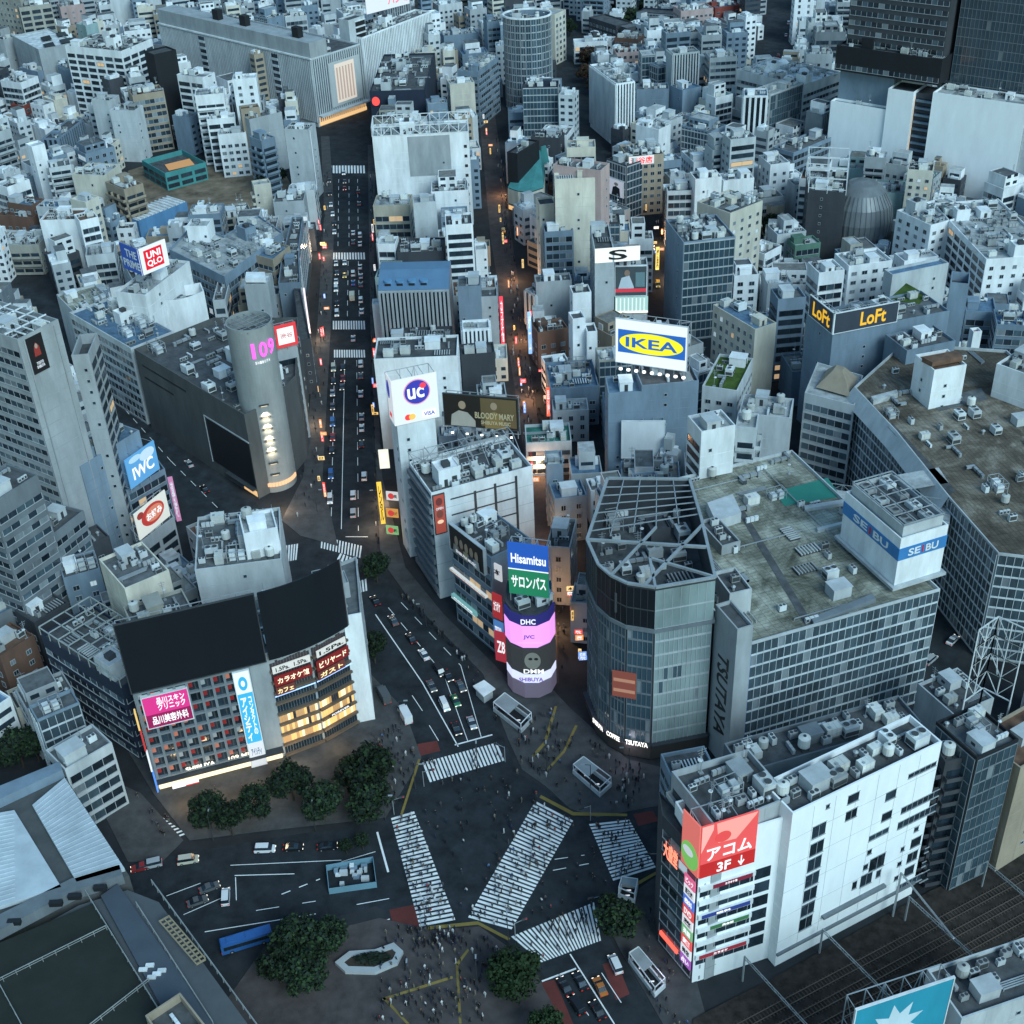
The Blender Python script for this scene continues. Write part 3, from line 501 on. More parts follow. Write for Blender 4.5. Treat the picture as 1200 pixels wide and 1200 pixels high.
# ------------------------------------------------------------------ buildings read row by row from the photo
# x0 y0 x1 y1 | back point or depth | height | wall | facades (front,right,back,left) | roof | equipment | label
TABLE = '''
-30 -12 22 -6|18|50|stone|w|grey|.4|grey-beige tower block with rows of dark windows in the top left corner
22 9 60 4|16|44|stone|W|conc|.4|blank-sided stone coloured block right of the beige corner tower
45 58 89 49|32 38|30|grey|b|white|0|grey box building with four dark skylights in its white roof
142 60 178 45|110 40|42|white|W,w,b,W|dark|1|white angular building with dark sunken roof and slatted left flank
70 8 98 4|12|24|pink|w|grey|.8|pinkish low block behind the skylight roof at the top left
100 30 114 26|10|20|tealgrey|b|light|.5|pale green narrow block touching the white angular building
180 64 206 58|11|45|black|n|dark|0|tall black windowless slab beside the striped department store
207 87 237 91|10|38|white|W,b,b,b|light|.7|slim white block with ribbed front right of the black slab
155 112 192 106|13|31|tan|R,w|brown|1.2|brown stepped block with banded tiers left of the black slab
107 117 128 118|10|30|pale|b|light|.8|cream slab with blank front and tank, left of the brown stepped block
128 129 157 130|10|27|pale|b|light|.8|lower blank pale block joined to the cream slab, before the brown stepped block
0 94 24 97|14|21|white|R|light|.8|white low-rise with ribbon windows at the left edge near the top
22 79 44 84|10|18|bluegrey|w|light|1|blue-grey low-rise with glass roof light below the skylight building
35 121 50 124|8|12|white|w|light|1|little white house with flat roof left of the cream slab
50 113 63 118|8|13|cream|b|white|1|smaller whitish annex right of the little white house
12 122 27 124|6|9|red|w|red|.3|dark red little house near the left edge
28 142 52 152|9|12|white|b|white|.3|white house with plain flat roof above the tall thin white tower
68 162 97 140|9|15|bluegrey|v|dark|.4|low showroom with bright white vertical fins and orange lights
37 172 52 168|7|32|white|b|white|.3|tall thin white tower with blind front at the left
57 197 83 193|11|26|pale|l|grey|.8|flats with grey balconies right of the thin white tower
84 204 122 206|136 192|24|cream|b,l|light|1.2|cream block with blind front and plant on its roof
123 213 145 222|10|24|tan|l|brown|1|tan tiled flats right of the cream blind block
-18 160 12 150|20|32|grey|l|grey|.8|grey zigzag flats at the left edge
8 237 36 241|9|16|brown|w|blue|.5|brown house with blue-green flat roof near the left edge
-4 252 38 255|8|11|brown|w|brown|.4|dark brown low house in front of the blue-green roof
42 242 79 243|9|18|pale|R|blue|.6|pale block with blue-grey roof and long window bands
46 258 92 257|13|26|white|b|brown|.6|white block with large blind front below the blue-grey roof
93 259 115 254|9|28|white|R,b|brown|.5|white stair block with dark window slots beside the blind white block
82 233 100 237|8|24|cream|w|white|.3|little cream tower with rounded corner
136 268 156 267|7|12|white|w|dark|.3|small white house at the foot of the long white shed
100 300 134 296|12|18|pale|R|grey|1.2|pale low-rise with dark balcony slots left of the blue and white corner sign
140 300 156 330|8|20|grey|w|grey|1.2|grey low block hidden left of the white tower with the corner sign
66 345 105 385|100 322|24|pale|b|stained|.4|pale hall with stained roof behind the long blue-white office
81 366 153 408|112 338|30|pale|R,b|blue|.5|long blue-white office with three dark window bands
297 217 317 214|6|24|cream|b,b,b,l|light|.2|slender cream stair tower beside the bare building plot
320 237 356 235|12|20|grey|b|grey|.6|squat grey block with a white box on its roof by the avenue
218 265 243 265|8|34|white|b|light|1.2|white tower standing on the V-shaped pale roof
286 334 314 333|287 321|33|grey|b|white|0|grey cube with clean white roof behind the silver cylinder
249 352 264 351|252 325|24|pale|W|grey|1.4|narrow pale block with stacked roof louvres behind the silver cylinder
322 408 348 402|9|36|grey|W|grey|1|grey block with dark screens right of the silver cylinder
436 160 549 154|16|43|white|b,w|light|.5|big white block with frame roof between the two streets
437 241 480 240|12|29|beige|R|light|1|beige terraced block in front of the big white one on the avenue
484 238 511 236|9|35|pale|b|light|.6|tall blank pale block with one seam
442 286 463 286|8|24|white|R|light|.6|little white panelled block beside the avenue
465 296 520 294|14|22|dark|w|dark|1.6|dark low block crowded with units above the blue mansard roof
522 264 554 262|12|35|white|W|dark|.8|white block with three wide dark openings
557 293 571 292|7|20|white|b|light|.6|small white block squeezed beside the pedestrian street
443 341 526 339|443 321|30|grey|V,b|blue|0|long block with blue roof and row of rounded dormers
536 336 563 335|9|32|bluegrey|b|grey|.3|blue-grey block with completely blank front
563 348 583 347|8|27|grey|b,s|dark|.5|grey block carrying the red vertical sign
436 357 452 356|5|21|white|b|white|.2|narrow white block at the avenue edge below the blue roof
456 398 530 395|9|20|dark|w|dark|1.8|dark low roof packed with condensers below the dormer roof
438 421 536 417|440 396|34|white|b|dark|.6|white block with long plain front behind the card sign tower
542 386 574 384|7|30|white|V|light|.8|small white ribbed block before the blank brown wall
540 416 580 413|8|26|dark|b|dark|.6|dark brown windowless block behind the black and gold billboard
648 193 704 200|9|53|pink|b|grey|1.4|pink block with red roof railings behind the tall cream wall
664 173 698 172|9|56|cream|R|light|.6|cream penthouse block with striped top
650 210 699 208|7|50|cream|b,W|light|.8|tall cream wall building with two tiny openings
632 240 652 238|8|36|cream|b|dark|0|lower cream shoulder with a white rooftop unit
697 296 720 295|688 264|38|pale|b,b,b,r|dark|.5|narrow grey tower under the S sign
721 311 759 310|7|30|pale|n|grey|1.2|corner building with the large picture screen and glowing base
638 272 672 270|9|30|bluegrey|R|dark|1|blue-grey block with window bands left of the tall cream wall
628 331 670 328|7|22|grey|b|grey|.8|grey stub block below the blue-grey one with bands
627 346 662 335|7|17|pale|v|light|1.5|low ribbed pale block right of the blue light strip
671 344 693 342|7|24|white|b|dark|.8|small white cube with dark roof left of the S tower
671 374 686 372|6|26|white|b|dark|.4|slim white block left of the blue and yellow billboard
688 389 700 388|7|22|white|b|dark|1|stubby white block touching the slim white one
630 390 666 384|9|15|brown|w|brown|1.5|low brown-roofed shop row beside the red lantern street
645 456 702 452|648 424|15|bluegrey|w|blue|2|blue-grey low block covered with pipes left of the blue-grey hall
648 482 690 480|8|12|pale|w|light|1.6|low pale shops in front of the pipe-covered block
713 461 752 459|707 441|35|bluegrey|b|blue|.2|blue-grey blank hall under the left half of the furniture billboard
752 452 819 446|14|37|bluegrey|b,b|dark|.3|blue-grey wide block carrying the yellow and blue billboard
730 500 778 500|8|22|white|b|light|1|low white block behind the blank white billboard
866 484 926 490|12|29|pale|b|light|.8|pale block with long low wing right of the furniture billboard
823 452 864 458|848 415|28|pale|w|grass|.4|pale narrow block with dark green planted roof
856 250 894 235|841 227|38|cream|w,b|grey|.8|tall cream corner block with a wide roof terrace
801 284 862 277|785 257|40|bluegrey|g,b,b,b|grey|2|dark-sided block with tangle of roof machinery
885 386 910 378|845 354|30|cream|n,n,n,w|blue|.6|office block with cream window grid on its left flank
912 351 945 348|905 338|32|bluegrey|W,b,b,W|grey|.3|blue-grey block with arched glazing left of the yellow-lettered store
900 333 929 331|10|22|pale|b|white|.8|pale block with sloping white roof behind the arched one
932 288 962 284|8|16|green|R|light|.3|green glazed stepped block among dark trees
960 320 990 316|10|36|white|R|light|1.5|white penthouse with slots behind the yellow-lettered store
995 312 1046 305|12|33|white|w|light|2|white roofs crowded with units behind the grass court
1091 264 1147 248|1066 242|30|white|w|light|1.4|white office with terraces below the huge white panels
1060 306 1100 300|8|20|white|b|white|.6|low white annex in front of the white terraced office
1156 304 1240 298|1163 233|30|white|w,w,w,W|light|1|white block with hollow bay edge at the right border
1132 364 1168 366|12|24|bluegrey|R|blue|.2|blue-grey louvred car park with one white car on top
1168 380 1240 384|12|26|bluegrey|R|blue|.8|curved blue-grey block with stacked ledges at the right edge
1141 389 1151 388|3|30|white|n|red|0|slim white chimney shaft in front of the louvred car park
1063 411 1120 399|1052 389|38|bluegrey|b|dark|1|blue-grey block whose roof is a pit of fans
1095 434 1133 427|1070 416|46|white|b|brown|0|white stair block with brown hatched roof
1168 426 1240 452|14|44|white|b|grey|1.2|white rooftop block at the right edge above the long store roof
815 210 846 207|9|32|white|b|dark|1|white block with single square opening
782 224 812 223|8|26|pale|R|dark|2|pale block caged in roof frames
848 212 884 208|9|29|white|b|white|1|white block with tilted roof slabs
903 193 926 190|880 183|24|white|w|light|.8|white house with cream penthouse
736 184 778 180|733 169|28|tan|w|dark|1.2|tan block with grid of windows and red rooftop sign
711 186 734 194|10|26|dark|g|dark|.8|dark rounded corner block with a tall screen
832 68 864 66|13|33|pale|r|light|2|white-ledged tower with stepped ribbon floors
789 63 820 60|11|36|pale|V|light|1.4|tower with bold vertical white fins
752 64 768 63|9|30|pale|g|light|.5|dark glass tower with pale frame
771 78 786 75|8|26|bluegrey|g|light|.5|smaller dark glass tower beside the pale-framed one
746 105 784 104|11|23|bluegrey|b|grey|1|blue-grey slab hall under the twin glass towers
800 106 822 101|11|24|bluegrey|b|blue|.6|angular blue-grey block with folded roof
722 98 744 95|702 74|33|white|V,v,v,V|light|1.2|white finned block with slanting flank
745 146 772 152|10|24|white|b|light|2.2|white low block littered with roof plant
775 146 800 136|9|20|pale|w|light|2|pale low block with white roof frames
872 112 900 112|12|34|white|v|blue|.4|white striped drum block with blue cap
903 111 942 97|12|33|pale|G,r|light|.4|glass corner block right of the drum
942 100 985 84|920 62|32|pale|r,r|white|2.2|wide block with white domes on the roof and ribbed flank
930 179 976 160|12|19|bluegrey|R,W|grey|.4|terraced blue-grey block below the glass corner
932 -6 955 -7|9|30|white|w|white|.3|white slotted tower at the top edge
958 -8 968 -8|7|30|pale|b|white|.3|pale thin block beside the slotted tower
798 13 836 9|14|20|pink|w|light|.8|brick-pink block at the top
838 9 868 5|13|16|red|w|blue|.6|deep red block with blue-grey roof at the top
748 14 798 17|12|12|navy|g|navy|0|navy low hall with thin light edge at the top
690 20 722 30|13|13|dark|w|dark|0|low hall with big black roof
673 50 712 48|9|13|white|R|white|.3|low block with plain white roof beyond the twin streets
722 62 750 60|10|12|pink|w|brown|1.6|low pinkish block with cluttered brown roof
720 44 748 46|12|12|brown|w|brown|1.2|stepped brown low block behind the pinkish one
424 44 505 13|12|36|white|V|grey|.6|white-striped long wing right of the dark ladder tower
433 107 498 105|438 64|30|navy|n|dark|1.8|navy box block with roof garden and white pipes
501 122 524 120|9|27|bluegrey|w|light|1|narrow blue-grey block behind the big white frame
527 99 556 96|10|30|cream|b,w|light|.6|cream block with curved window flank
560 84 584 66|12|30|bluegrey|r,r|light|.6|slatted blue-grey block left of the oval glass tower
482 20 516 15|10|20|white|w|white|.3|white cube with one row of small windows at the top
486 62 512 60|9|20|cream|b|light|1|cream low block behind the roof garden
520 42 560 38|12|16|bluegrey|b|light|1.6|blue-grey low block with pale folded roofs
650 17 663 11|12|30|cream|w|cream|0|cream block right of the oval glass tower
612 102 654 101|10|33|navy|g|dark|1|dark glass block in front of the oval glass tower
622 160 656 162|9|20|dark|b|dark|2|dark lower block with cylindrical roof ducts
228 112 262 109|12|36|white|l|light|1.4|white stepped flats left of the striped store
272 93 300 91|9|38|white|w|white|1|white block with rounded corner over the flats
242 140 275 137|8|27|white|W|light|1.6|white flats with deep openings below the stepped flats
255 158 288 155|8|22|white|w|light|1|lower white flats facing the bare plot
282 128 304 125|6|33|tan|w|brown|.2|orange-tan penthouse on the flats
292 140 330 131|9|29|grey|b|grey|.5|grey blank block under the tan penthouse
306 165 322 160|10|28|bluegrey|l|light|.8|blue-grey balcony flats left of the pale slab
333 151 361 152|10|34|pale|b|grey|.6|pale slab with white light strip on its edge
94 547 163 504|10|34|bluegrey|b|blue|.3|blue-grey podium block with tilted pale coping left of the blue billboard
-10 590 44 556|12|50|steel|r|dark|.3|dark slatted tower at the left edge
60 628 98 598|12|30|steel|r|dark|.4|dark louvred block at the foot of the hotel tower
74 678 117 666|10|20|bluegrey|w|dark|2|low blue-grey box left of the dark billboards
100 640 128 628|8|18|dark|w|dark|2|small dark roof with condensers above the blue-grey box
0 770 40 744|10|16|brown|w|brown|1.8|brown shop block with bright side signs at the left edge
-4 722 56 692|11|14|steel|w|blue|1.6|blue-grey low block above the brown shop block
40 730 80 706|9|15|dark|w|dark|1.6|dark low block behind the lattice roof
48 744 142 806|104 706|24|navy|r|dark|1.2|dark blue block under the white roof lattice
43 844 93 823|17 834|22|bluegrey|k|grey|.2|glass hall with dark grid window at the lower left
76 902 131 870|9|20|pale|R|grey|1.4|louvred block with small plant on its roof below the glass hall
285 626 325 618|9|44|white|b|light|1.2|white lift block on the roofs behind the dark billboards
228 668 330 655|198 610|37|pale|b|grey|2|pale roof full of frames behind the dark billboards
146 690 198 668|140 645|35|cream|b|grey|1.6|cream roofed wing left of the frame-covered roof
155 735 225 712|9|34|stone|w|grey|1.4|stone coloured rear wing directly behind the left dark billboard
640 640 668 642|636 605|20|grey|w|dark|2|low grey roof in the alley behind the rounded screen tower
650 585 688 580|9|16|bluegrey|w|blue|1.8|low bluish roofs beside the pedestrian street
640 545 660 544|8|22|bluegrey|w|light|.8|narrow pale block above the bluish roofs
822 506 862 498|9|50|white|b,W|light|.4|white service tower on the far corner of the stained roof
862 500 887 502|8|46|pale|l|light|.4|pale half of the service tower with open floors
870 756 1102 690|945 523|36|pale|k,k,b,b|stained|.12|long department store with stained roof and green mat
1145 888 1194 866|1128 832|40|black|G|grey|1.6|black glass block behind the railway white block
1108 893 1143 886|8|37|dark|l|grey|1.4|dark side wing with balcony condensers
1196 900 1260 862|12|32|tan|b|brown|.4|tan block at the right edge beside the tracks
'''
ROWS = {}
for ln in TABLE.strip().split('\n'):
    a, bk, h, wl, st, rf, cl, lab = ln.split('|')
    x0, y0, x1, y1 = map(float, a.split()); bk = bk.split(); bk = float(bk[0]) if len(bk) == 1 else tuple(map(float, bk)); h = float(h)
    if rf == 'cream': rf = 'light'
    if rf == 'navy': rf = 'dark'
    ROWS[lab] = building(lab, rect(x0, y0, x1, y1, bk, h), h, wl, sides=[s if s != 's' else 'b' for s in st.split(',')], roof=rf, cl=float(cl))
def row(s):
    for k in ROWS:
        if s in k: return ROWS[k]
    raise KeyError(s)

# ------------------------------------------------------------------ lettering, signs and lattices
_txt = {}
TMP = bpy.data.scenes.new('workbench')     # text and people are turned into meshes here; removed at the end
def text_mesh(s, m, lead=1.0):
    key = (s, m.name, lead)
    if key in _txt: return _txt[key]
    cu = bpy.data.curves.new('lettering', 'FONT'); cu.body = s; cu.align_x = 'CENTER'; cu.extrude = .02; cu.offset = .022; cu.resolution_u = 3; cu.space_line = lead
    o = bpy.data.objects.new('lettering', cu); TMP.collection.objects.link(o); TMP.view_layers[0].update()
    me = bpy.data.meshes.new_from_object(o.evaluated_get(TMP.view_layers[0].depsgraph)); bpy.data.objects.remove(o); bpy.data.curves.remove(cu)
    me.name = 'lettering'; me.materials.clear(); me.materials.append(m)
    xs = [v.co.x for v in me.vertices] or [0, 1]; ys = [v.co.y for v in me.vertices] or [0, 1]
    cx, cy = (min(xs) + max(xs)) / 2, (min(ys) + max(ys)) / 2; sx = max(xs) - min(xs) or 1; sy = max(ys) - min(ys) or 1
    for v in me.vertices: v.co = ((v.co.x - cx) / sx, (v.co.y - cy) / sy, v.co.z)
    _txt[key] = me; return me
EMS = {}
def em(r, g, b, s=.8):
    k = (r, g, b, s)
    if k not in EMS: EMS[k] = mat('lit face %d' % len(EMS), None, em=(r, g, b), es=s)
    return EMS[k]
def flat(r, g, b, rough=.55):
    k = ('f', r, g, b)
    if k not in EMS: EMS[k] = mat('sign paint %d' % len(EMS), (r, g, b), rough, dirt=.15, var=.02)
    return EMS[k]
def content(root, F, L, z0, z1, items, off=.0):
    """pictures and words on a face: F frame, width L, between z0 and z1; u,v run 0..1 from the lower left"""
    H = z1 - z0; lay = 0
    for it in items:
        lay += 1; y = -off - .03 * lay; k = it[0]
        if k == 'ts':    # lettering turned a quarter clockwise, reading downwards
            _, s, u0, v0, u1, v1, m = it
            link('lettering', text_mesh(s, m), root, F @ Matrix.Translation(((u0 + u1) / 2 * L, y, z0 + (v0 + v1) / 2 * H)) @ Matrix.Rotation(math.pi / 2, 4, 'X') @ Matrix.Rotation(-math.pi / 2, 4, 'Z') @ Matrix.Diagonal(((v1 - v0) * H, (u1 - u0) * L, 1, 1)))
        elif k == 't' or k == 'tv':
            _, s, u0, v0, u1, v1, m = it
            if k == 'tv': s = '\n'.join(s)
            me = text_mesh(s, m, .8 if k == 'tv' else .9)
            link('lettering', me, root, F @ Matrix.Translation(((u0 + u1) / 2 * L, y, z0 + (v0 + v1) / 2 * H)) @ Matrix.Rotation(math.pi / 2, 4, 'X') @ Matrix.Diagonal(((u1 - u0) * L, (v1 - v0) * H, 1, 1)))
        else:
            mb = MB()
            if k == 'r': _, u0, v0, u1, v1, m = it; pts = [(u0, v0), (u1, v0), (u1, v1), (u0, v1)]
            elif k == 'e': _, cx, cy, rx, ry, m = it; pts = [(cx + rx * math.cos(a * math.pi / 16), cy + ry * math.sin(a * math.pi / 16)) for a in range(32)]
            else: _, pts, m = it
            mb.v = [(u * L, y + .0, z0 + v * H) for u, v in pts] + [(u * L, y + .028, z0 + v * H) for u, v in pts]; n = len(pts)
            mb.f = [tuple(range(n))] + [(i, i + n, (i + 1) % n + n, (i + 1) % n) for i in range(n)]; mb.m = [0] * len(mb.f)
            mb.build('printed_shape', m, root, M=F)
def lattice(mb, a, b, z0, z1, step=3., t=.16, mi=0):
    """vertical truss panel between plan points a and b"""
    a, b = Vector(a), Vector(b); n = max(1, int((b - a).length / step))
    P = [a.lerp(b, i / n) for i in range(n + 1)]
    for z in (z0, z1): mb.bar((*a, z), (*b, z), t, mi)
    for i, p in enumerate(P):
        mb.bar((*p, z0), (*p, z1), t, mi)
        if i < n: q = P[i + 1]; mb.bar((*p, z0 if i % 2 else z1), (*q, z1 if i % 2 else z0), t * .7, mi)
def board(label, P, Q, z0, z1, face, items, depth=1.6, name='billboard', cat='billboard', edge=None, posts=True, group=None, th=.35, foot=None):
    P, Q = Vector(P), Vector(Q); d = Q - P; L = d.length; rz = math.atan2(d.y, d.x)
    key([(*P, z0), (*Q, z0), (*P, z1), (*Q, z1)])
    root = empty(name, label, cat, (P.x, P.y, z0), rz, group); H = z1 - z0; I = Matrix.Identity(4)
    mb = MB(); mb.box(0, L, 0, th, 0, H); mb.build('panel', face, root)
    if edge:
        mb = MB(); t = .22
        mb.box(-t, L + t, -.12, th, -t, 0); mb.box(-t, L + t, -.12, th, H, H + t); mb.box(-t, 0, -.12, th, 0, H); mb.box(L, L + t, -.12, th, 0, H); mb.build('rim', edge, root)
    if posts:
        mb = MB(); f = -(foot or 0)
        lattice(mb, (.2, th + depth), (L - .2, th + depth), f, H * .96, 3.2); n = max(1, int(L / 3.2))
        for i in range(n + 1):
            x = .2 + (L - .4) * i / n
            for z in (0.1, H * .5, H * .96): mb.bar((x, th, z), (x, th + depth, z), .13)
            mb.bar((x, th, H * .96), (x, th + depth, H * .5), .1)
            if foot: mb.bar((x, th, -foot), (x, th, 0), .2)
        mb.build('support_frame', ST, root)
    content(root, I, L, 0, H, items); return root
def face_uv(root, i, pts, *px):
    """photo pixels lying on wall i of a building -> (distance along, height)"""
    a, b = Vector(pts[i]), Vector(pts[(i + 1) % len(pts)]); d = (b - a).normalized(); n = Vector((d.y, -d.x)); out = []
    for x, y in px:
        v = _f * FOC + _R * (x - 600) + _D * (y - 600); o = Vector((EYE.x, EYE.y)); vn = v.x * n.x + v.y * n.y
        t = (a - o).dot(n) / vn; p = EYE + v * t; out.append(((Vector((p.x, p.y)) - a).dot(d), p.z))
    return out
def wallsign(label, root_pts, i, tl, br, face, items, name='sign', cat='sign', out=.35, edge=None, wfix=None, group=None):
    """a sign hung on wall i, its upper left and lower right corners given as seen in the photo"""
    (u0, z1), (u1, z0) = face_uv(None, i, root_pts, tl, br)
    if wfix: u1 = u0 + wfix
    a, b = Vector(root_pts[i]), Vector(root_pts[(i + 1) % len(root_pts)]); d = (b - a).normalized(); n = Vector((d.y, -d.x))
    z0 = max(z0, .4)
    return board(label, a + d * u0 + n * (out + .02), a + d * u1 + n * (out + .02), z0, z1, face, items, name=name, cat=cat, posts=False, th=out, edge=edge, group=group)
WH = em(.95, .97, 1, .85); WHd = em(.8, .86, .92, .55)
BLK = flat(.015, .017, .02); NAVYF = flat(.02, .03, .06); WHF = flat(.75, .77, .78)
I4 = Matrix.Identity(4)
def child(root, name, mb, mats): return mb.build(name, mats, root)

# ---- cylinder-cornered fashion store
P109 = [xy(157, 409, 31), xy(286, 486, 31), xy(318, 470, 31), xy(347, 440, 31), xy(349, 372, 31), xy(250, 372, 31)]
LAB109 = 'grey wedge-shaped store with silver cylinder tower and pink 109 numerals'
r109 = building(LAB109, P109, 31, 'slate', sides=['n', 'n', 'n', 'b', 'n', 'n'], roof='dark', cl=1.0, name='department_store', par=2.2)
ccen = xy(325, 577) + Vector((-1.5, 7)); lc = local(r109, (ccen.x, ccen.y, 0)); Hc = 57.5
mb = MB(); mb.cyl(lc.x, lc.y, 0, Hc, 7.0, 48, 0, top=False); n = 48; k = len(mb.v)
for r, z in ((7.0, Hc), (6.6, Hc), (6.6, Hc - 5)):
    for i in range(n): a = 2 * math.pi * i / n; mb.v.append((lc.x + r * math.cos(a), lc.y + r * math.sin(a), z))
for a in (0, n):
    for i in range(n): j = (i + 1) % n; mb.f.append((k + a + i, k + a + j, k + a + n + j, k + a + n + i)); mb.m.append(0)
for z in [z for z in range(3, 57, 3)]:
    for i in range(n):
        a = 2 * math.pi * i / n; b = 2 * math.pi * (i + 1) / n; q = 7.05
        mb.hexa([(lc.x + r * math.cos(t), lc.y + r * math.sin(t), zz) for zz in (z, z + .12) for r, t in ((6.98, a), (q, a), (q, b), (6.98, b))], 0)
t109 = child(r109, 'cylinder_tower', mb, [mat('silver cladding', (.34, .36, .355), .5, dirt=.25, metal=.15)])
mb = MB(); mb.cyl(lc.x, lc.y, Hc - 5.2, Hc - 5, 6.6, 32, 0); mb.build('tower_roof', rmat('dark'), t109)
mb = MB()
for k in range(-2, 3): mb.bar((lc.x - 6.4, lc.y + k * 2.2, Hc - .6), (lc.x + 6.4, lc.y + k * 2.2, Hc - .6), .15); mb.bar((lc.x + k * 2.2, lc.y - 6.2, Hc - .8), (lc.x + k * 2.2, lc.y + 6.2, Hc - .8), .15)
mb.build('tower_grid', ST, t109)
lrz = r109.matrix_basis.to_euler().z
fa = math.atan2(-ccen.y, -ccen.x) - lrz      # towards the viewer, in the store's own frame
def on_cyl(t, z, r=7.05):
    a = fa + t; return Matrix.Translation((lc.x + r * math.cos(a), lc.y + r * math.sin(a), z)) @ Matrix.Rotation(a + math.pi / 2, 4, 'Z')
PK = em(1, .12, .75, 1.25)
for i, c in enumerate('109'):
    M_ = on_cyl(-.02 + i * .42, 50.6); link('numeral', text_mesh(c, PK), t109, M_ @ Matrix.Translation((0, -.25, 0)) @ Matrix.Rotation(math.pi / 2, 4, 'X') @ Matrix.Diagonal((2.7 if c != '1' else 1.1, 5, 1, 1)))
for i, c in enumerate('SHIBUYA'): link('small_lettering', text_mesh(c, WH), t109, on_cyl(.02 + i * .1, 46.6) @ Matrix.Translation((0, -.15, 0)) @ Matrix.Rotation(math.pi / 2, 4, 'X') @ Matrix.Diagonal((.5, .9, 1, 1)))
mb = MB(); mb.box(-1.5, 1.5, -.55, 0, 0, .35, 0); mb.box(-1.0, 1.0, -.3, 0, -.3, 0, 1); me = mb.mesh('lamp_slot', [DM, em(1, .83, .5, 1.2)])
for i in range(7): link('lamp_slot', me, t109, on_cyl(.05, 32 - i * 4.2))
for k in range(4):
    l = bpy.data.lights.new('facade_spot', 'SPOT'); l.energy = 1600; l.color = (1, .85, .6); l.spot_size = R_(70); l.spot_blend = .8; l.shadow_soft_size = .3
    o = bpy.data.objects.new('facade_spot', l); col.objects.link(o); o.parent = t109
    o.matrix_basis = on_cyl(.05, 17 + k * 4.2) @ Matrix.Translation((0, -2.2, 0)) @ Matrix.Rotation(R_(55), 4, 'X')
F, L = face_frame(local(r109, P109[0])[:2], local(r109, P109[1])[:2])
def upx(x, y): return face_uv(None, 0, P109, (x, y))[0]
mb = MB()
for a, b in (((167, 428), (217, 455)), ((170, 442), (203, 460))):
    (u0, z), (u1, z2) = upx(*a), upx(*b); mb.box(u0, u1, -.06, 0, z - .3, z + .3)
mb.build('dark_slot', BLK, r109, M=F)
(u0, z1), (u1, _) = upx(238, 478), upx(286, 500)
mb = MB(); mb.box(u0, L - .4, -.08, 0, 4, z1 - 3); mb.build('dark_opening', BLK, r109, M=F)
mb = MB(); mb.box(u0 - .3, u0, -.3, 0, 3.5, z1 - 2.6, 0); mb.box(u0, L, -.3, 0, z1 - 3, z1 - 2.6, 0); mb.build('opening_trim', wm('grey'), r109, M=F)
mb = MB(); mb.box(L * .75, L - .5, -1.4, 0, 3.2, 3.6, 0); mb.box(L * .88, L - .4, -.12, 0, .6, 2.6, 1); mb.build('canopy', [DM, LITG], r109, M=F)
mb = MB()
for i in range(16):
    a = fa - 1.0 + i * .14; mb.bar((lc.x + 7.2 * math.cos(a), lc.y + 7.2 * math.sin(a), 3.0), (lc.x + 7.2 * math.cos(a + .12), lc.y + 7.2 * math.sin(a + .12), 3.0), .4, 0, 1.3)
mb.build('entrance_glow', em(1, .55, .3, .9), t109)
# ---- white building with the corner sign box and curved prow
PR = [xy(170, 346, 40), xy(222, 306, 40)]; d = (PR[1] - PR[0]).normalized(); nn = Vector((-d.y, d.x)); PR += [PR[1] + nn * 12, PR[0] + nn * 12]
rpr = building('white tower with a curved prow below the blue and white corner sign', PR, 40, 'white', sides=['b', 'n', 'n', 'b'], roof='light', cl=.6)
pts = []
a0, a1 = xy(178, 352, 33), xy(239, 341, 33)
mid = (a0 + a1) / 2; dd = (a1 - a0); nrm = Vector((dd.y, -dd.x)).normalized()
for i in range(13):
    t = i / 12; pts.append(a0.lerp(a1, t) + nrm * 3.5 * math.sin(math.pi * t))
lp = [local(rpr, (p.x, p.y, 0)) for p in pts]; bk = [local(rpr, (*(a1 - nrm * 8), 0)), local(rpr, (*(a0 - nrm * 8), 0))]
q = [Vector((p.x, p.y)) for p in lp] + [Vector((b.x, b.y)) for b in bk]
mb = MB(); mb.prism(q, 0, 33, 0, top=False); inn = inset(q, .4); mb.wallring(q, inn, 33, 33.01); k = len(mb.v); n = len(q)
mb.v += [(p.x, p.y, 33) for p in inn] + [(p.x, p.y, 29) for p in inn]
for i in range(n): j = (i + 1) % n; mb.f.append((k + j, k + i, k + n + i, k + n + j)); mb.m.append(0)
mb.poly([(p.x, p.y, 29) for p in inn], 1)
pw = child(rpr, 'curved_prow', mb, [wm('white'), rmat('dark')])
for f in (.35, .6): p = q[0].lerp(q[12], f) ; link('equipment_cage', kit_mesh('cooling_tower'), pw, Matrix.Translation((p.x, p.y + 1.5, 29)))
S0, S1, S2 = xy(139, 284, 56), xy(161, 293, 56), xy(193, 280, 56)
zb = 46.5
board('blue half of the corner sign box, lettered THE PRIME', S0, S1, zb, 56, em(.03, .1, .45, .35), [('t', 'THE', .25, .55, .85, .85, WHF), ('t', 'PRIME', .08, .15, .95, .45, WHF)], name='rooftop_sign', cat='sign', depth=1, group='halves of the corner sign box')
board('white half of the corner sign box with the red UNIQLO square', S1, S2, zb, 56, em(.9, .95, 1, .62), [('r', .17, .13, .83, .87, em(.8, .01, .03, .7)), ('t', 'UNI', .26, .52, .76, .78, WH), ('t', 'QLO', .24, .2, .78, .46, WH)], name='rooftop_sign', cat='sign', depth=1, group='halves of the corner sign box')

